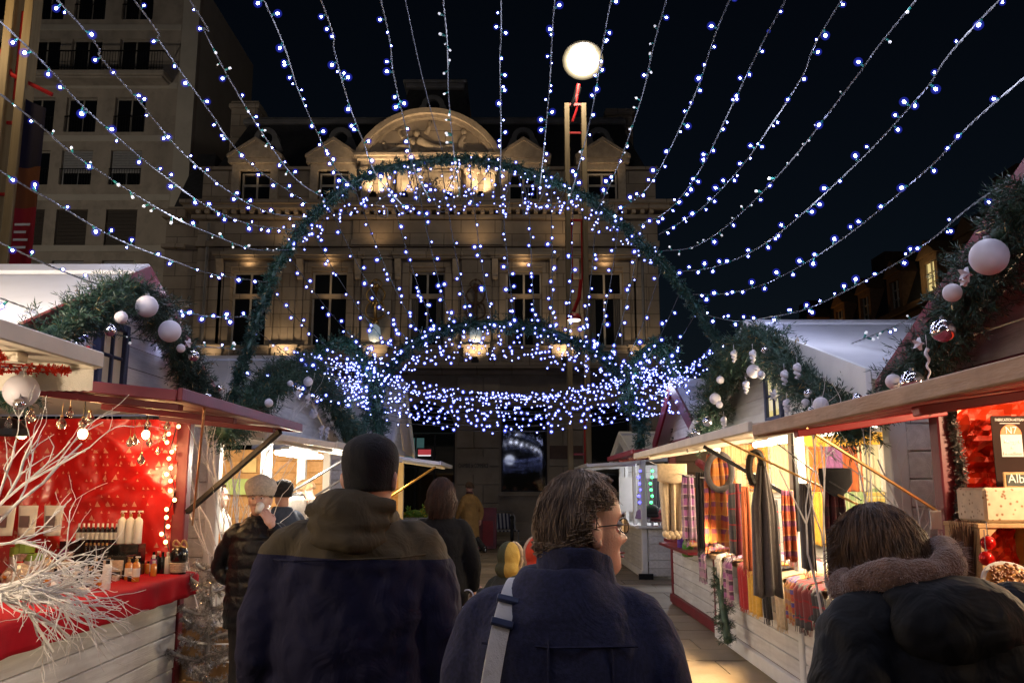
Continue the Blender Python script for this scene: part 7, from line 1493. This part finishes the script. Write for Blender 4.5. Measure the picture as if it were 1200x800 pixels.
q = MB(); q.lathe([(.052,-.05),(.062,.0),(.058,.03),(.05,.04)], (0,.005,1.50), 22); remesh(q.build('collar', lg, t, True), .006, 2)
for s_, z in ((0,1.30),(0,1.0)): pass
seat(t, (-1.80, 6.2, 0), pi+.06, .955)
q = MB(); q.lathe([(.022,-.045),(.028,.0),(.031,.03)], (0,0,0), 14); cup = q.build('cup', m_white, None, True); q = MB()
Ry = Matrix.Rotation(pi+.06, 3, 'Z'); cup.location = Vector((-1.80,6.2,0))+Ry@Vector((-.030,.140,1.572))*.955; cup.rotation_euler = (radians(60),0,pi+.06); cup.scale = (.95,.95,.95); tag(cup, 'small white paper cup held at the mouth of the woman in the knitted hat', 'cup')

# ---- woman with auburn hair walking away, child at her hand
dk = cloth('coat_black', (.006,.006,.007), .9, spec=.2)
t, T = person('woman with auburn hair walking away in long black coat', None, 0, 1, dk, [(.55,.235,.18),(.8,.225,.17),(1.0,.215,.165),(1.15,.195,.15),(1.3,.205,.15),(1.39,.185,.135),(1.45,.12,.105),(1.50,.085,.085)],
  {'L': ((-.26,-.02,1.12),(-.26,.05,.88)), 'R': ((.26,-.02,1.12),(.25,.07,.90))}, (0,.01,0,.1,0), (.18,1.36,.072), M['cloth_black'], legs={-1: ((-.09,.03,.50),(-.10,.03,.09)), 1: ((.09,.04,.50),(.10,-.12,.12))}, vox=(.009,.012))
hair(t, T, H_AUB, 1800, 14, back=1.75, side=1.65, front=.7, drop_b=.15, drop_s=.05, out=.014, wave=.013, r=.0026, thick=.018, freq=2.4)
q = MB(); q.lathe([(.075,-.03),(.09,.0),(.082,.045)], (0,0,1.50), 20); remesh(q.build('collar', dk, t, True), .010, 2)
seat(t, (-.545, 6.7, 0), -.04, .965)
sb_ = thing('shopping_bag', 'white carrier bag printed with blue and mauve snowflakes, carried low', 'bag', (0,0,0)); bx0 = Vector((-.335, 6.62, 0)); wb = mat('bag_white', (.62,.63,.70), .6, var=.05)
q = MB(); q.hexa([bx0+Vector((-.14,-.05,.36)), bx0+Vector((.14,-.05,.36)), bx0+Vector((.14,.05,.36)), bx0+Vector((-.14,.05,.36)), bx0+Vector((-.12,-.03,.78)), bx0+Vector((.12,-.03,.78)), bx0+Vector((.12,.03,.78)), bx0+Vector((-.12,.03,.78))]); q.build('bag_body', wb, sb_, bevel=.015)
for k in range(9):
    c = bx0+Vector((RN.uniform(-.09,.09), -.053+.02*0, RN.uniform(.42,.70))); c.y = bx0.y-.05+.02*(c.z-.36)/.42-.0035; r = RN.uniform(.018,.032); q = MB()
    for j in range(3): a = j*pi/3; d = Vector((cos(a)*r,0,sin(a)*r)); q.beam(c-d, c+d, .005, .002, up=(0,1,0))
    q.build('snowflake_print', [mat('print_blue',(.10,.25,.55),.6), mat('print_mauve',(.35,.12,.35),.6)][k%2], sb_)
for s in (-1,1): q = MB(); q.tube(crom([bx0+Vector((-.06,s*.02,.77)), bx0+Vector((-.04,s*.01,.86)), bx0+Vector((.0,0,.885)), bx0+Vector((.04,s*.01,.86)), bx0+Vector((.06,s*.02,.77))], 14), .005, 5); q.build('handle', wb, sb_)
def hooded_child(label, loc, yaw, k, m, m2, arms=None, seed=0):
    t, T = person(label, None, 0, 1, m, [(.62,.22,.17),(.85,.215,.165),(1.05,.21,.16),(1.25,.205,.155),(1.36,.19,.145),(1.43,.14,.12),(1.49,.10,.10)], arms, (0,.01,0,0,0), (.18,1.35,.08), M['denim'], vox=(.012,.014), folds=(.02,.12), face=False)
    q = MB(); q.ell(T@Vector((0,-.02,.125)), (.115,.135,.155), 22, 15); q.ell(T@Vector((0,-.06,.0)), (.13,.11,.10), 18, 12); h = q.build('hood', m2, t, True); remesh(h, .012, 3, .012, .09)
    q = MB(); q.tube([T@Vector((.098*cos(a), .085, .118+.135*sin(a))) for a in np.linspace(0,2*pi,24)], .022, 8); q.build('hood_trim', W['beige'], t, True); seat(t, loc, yaw, k); return t
hm = cloth('hood_green', (.05,.055,.025)); N, L, bs = nodes(hm); tc = N.new('ShaderNodeTexCoord'); sp = N.new('ShaderNodeSeparateXYZ'); L.new(tc.outputs['Object'], sp.inputs[0]); gt = math_n(N, L, 'GREATER_THAN', sp.outputs[0], .03); old = bs.inputs['Base Color'].links[0].from_socket; mx = N.new('ShaderNodeMix'); mx.data_type = 'RGBA'; L.new(gt, mx.inputs[0]); L.new(old, mx.inputs[6]); mx.inputs[7].default_value = (.42,.27,.05,1); L.new(mx.outputs[2], bs.inputs['Base Color'])
hooded_child('child with green and mustard hood reaching out to the woman with auburn hair', (-.02, 6.35, 0), -.55, .70, cloth('child_dark', (.03,.035,.028)), hm, {'L': ((-.28,.0,1.24),(-.42,.12,1.24)), 'R': ((.26,-.02,1.10),(.25,.08,.88))})
hooded_child('child in bright orange red hooded coat, mostly hidden by the woman in navy', (.17, 5.6, 0), .2, .745, cloth('coat_orange_red', (.62,.05,.012)), cloth('hood_orange_red', (.62,.05,.012)), None)

# ---- person in mustard coat crossing before the stone building
t, T = person('person in mustard brown coat with short hair walking past the stone building', None, 0, 1, cloth('coat_mustard', (.24,.135,.04), .85), [(.48,.25,.20),(.8,.23,.18),(1.05,.205,.16),(1.28,.205,.155),(1.38,.18,.135),(1.45,.115,.10),(1.50,.085,.085)], {'L': ((-.25,.08,1.12),(-.20,.22,.92)), 'R': ((.26,-.12,1.12),(.25,-.10,.88))}, (0,.02,0,0,.0), (.18,1.36,.072), M['cloth_black'], legs={-1: ((-.09,.16,.50),(-.10,.18,.09)), 1: ((.09,-.08,.50),(.10,-.42,.22))}, vox=(.012,.014))
hair(t, T, H_BROWN, 300, 6, back=1.7, side=1.5, front=.7, out=.006, wave=.004, r=.005, thick=.016)
q = MB(); q.lathe([(.075,-.04),(.095,.0),(.08,.05)], (0,.0,1.50), 18); remesh(q.build('scarf_collar', W['burg'], t, True), .012, 2)
seat(t, (P(550,640,20.6).x, 20.6, 0), .75, 1.0)
# ---- people at the white food stall
def simple(label, loc, yaw, k, coat, hm_, cap=None, sk=None, head=(0,.01,0,0,0), arms=None, grp=None):
    t, T = person(label, None, 0, 1, coat, [(.7,.23,.175),(.9,.23,.17),(1.1,.22,.165),(1.28,.215,.16),(1.38,.19,.14),(1.45,.12,.105),(1.50,.085,.085)], arms, head, (.185,1.36,.08), M['denim'], sk=sk, vox=(.010,.013), folds=(.02,.12))
    if cap: beanie(t, T, cap, .08, .012, .02)
    else: hair(t, T, hm_, 350, int(loc[1]*10), back=1.75, side=1.5, front=.7, out=.006, wave=.004, r=.004, thick=.016)
    seat(t, loc, yaw, k); return t
simple('customer in black cap and dark blue jacket at the white food stall counter', (P(332,575,8.6).x, 8.6, 0), .9, .97, cloth('jacket_blue', (.02,.03,.055)), H_BLACK, M['cap_black'] if 'cap_black' in M else bpy.data.materials['cap_black'])
simple('shorter black haired customer in black jacket beside the cream chair back', (P(349,590,9.15).x, 9.15, 0), .5, .90, dk, H_BLACK)
simple('grey jacketed person with light brown hair leaning over behind the two customers', (P(372,560,10.35).x, 10.35, 0), 1.5, 1.0, cloth('jacket_greybeige', (.11,.095,.08)), hairm('hair_light', (.20,.12,.06), (.32,.2,.1)), None, skin_l, (0,.08,-.02,0,-.5))
simple('vendor in white top behind the glassware of the white food stall', (-3.05, 9.0, 0), -pi/2, .95, cloth('top_white', (.6,.57,.52)), H_AUB, None, skin_l)
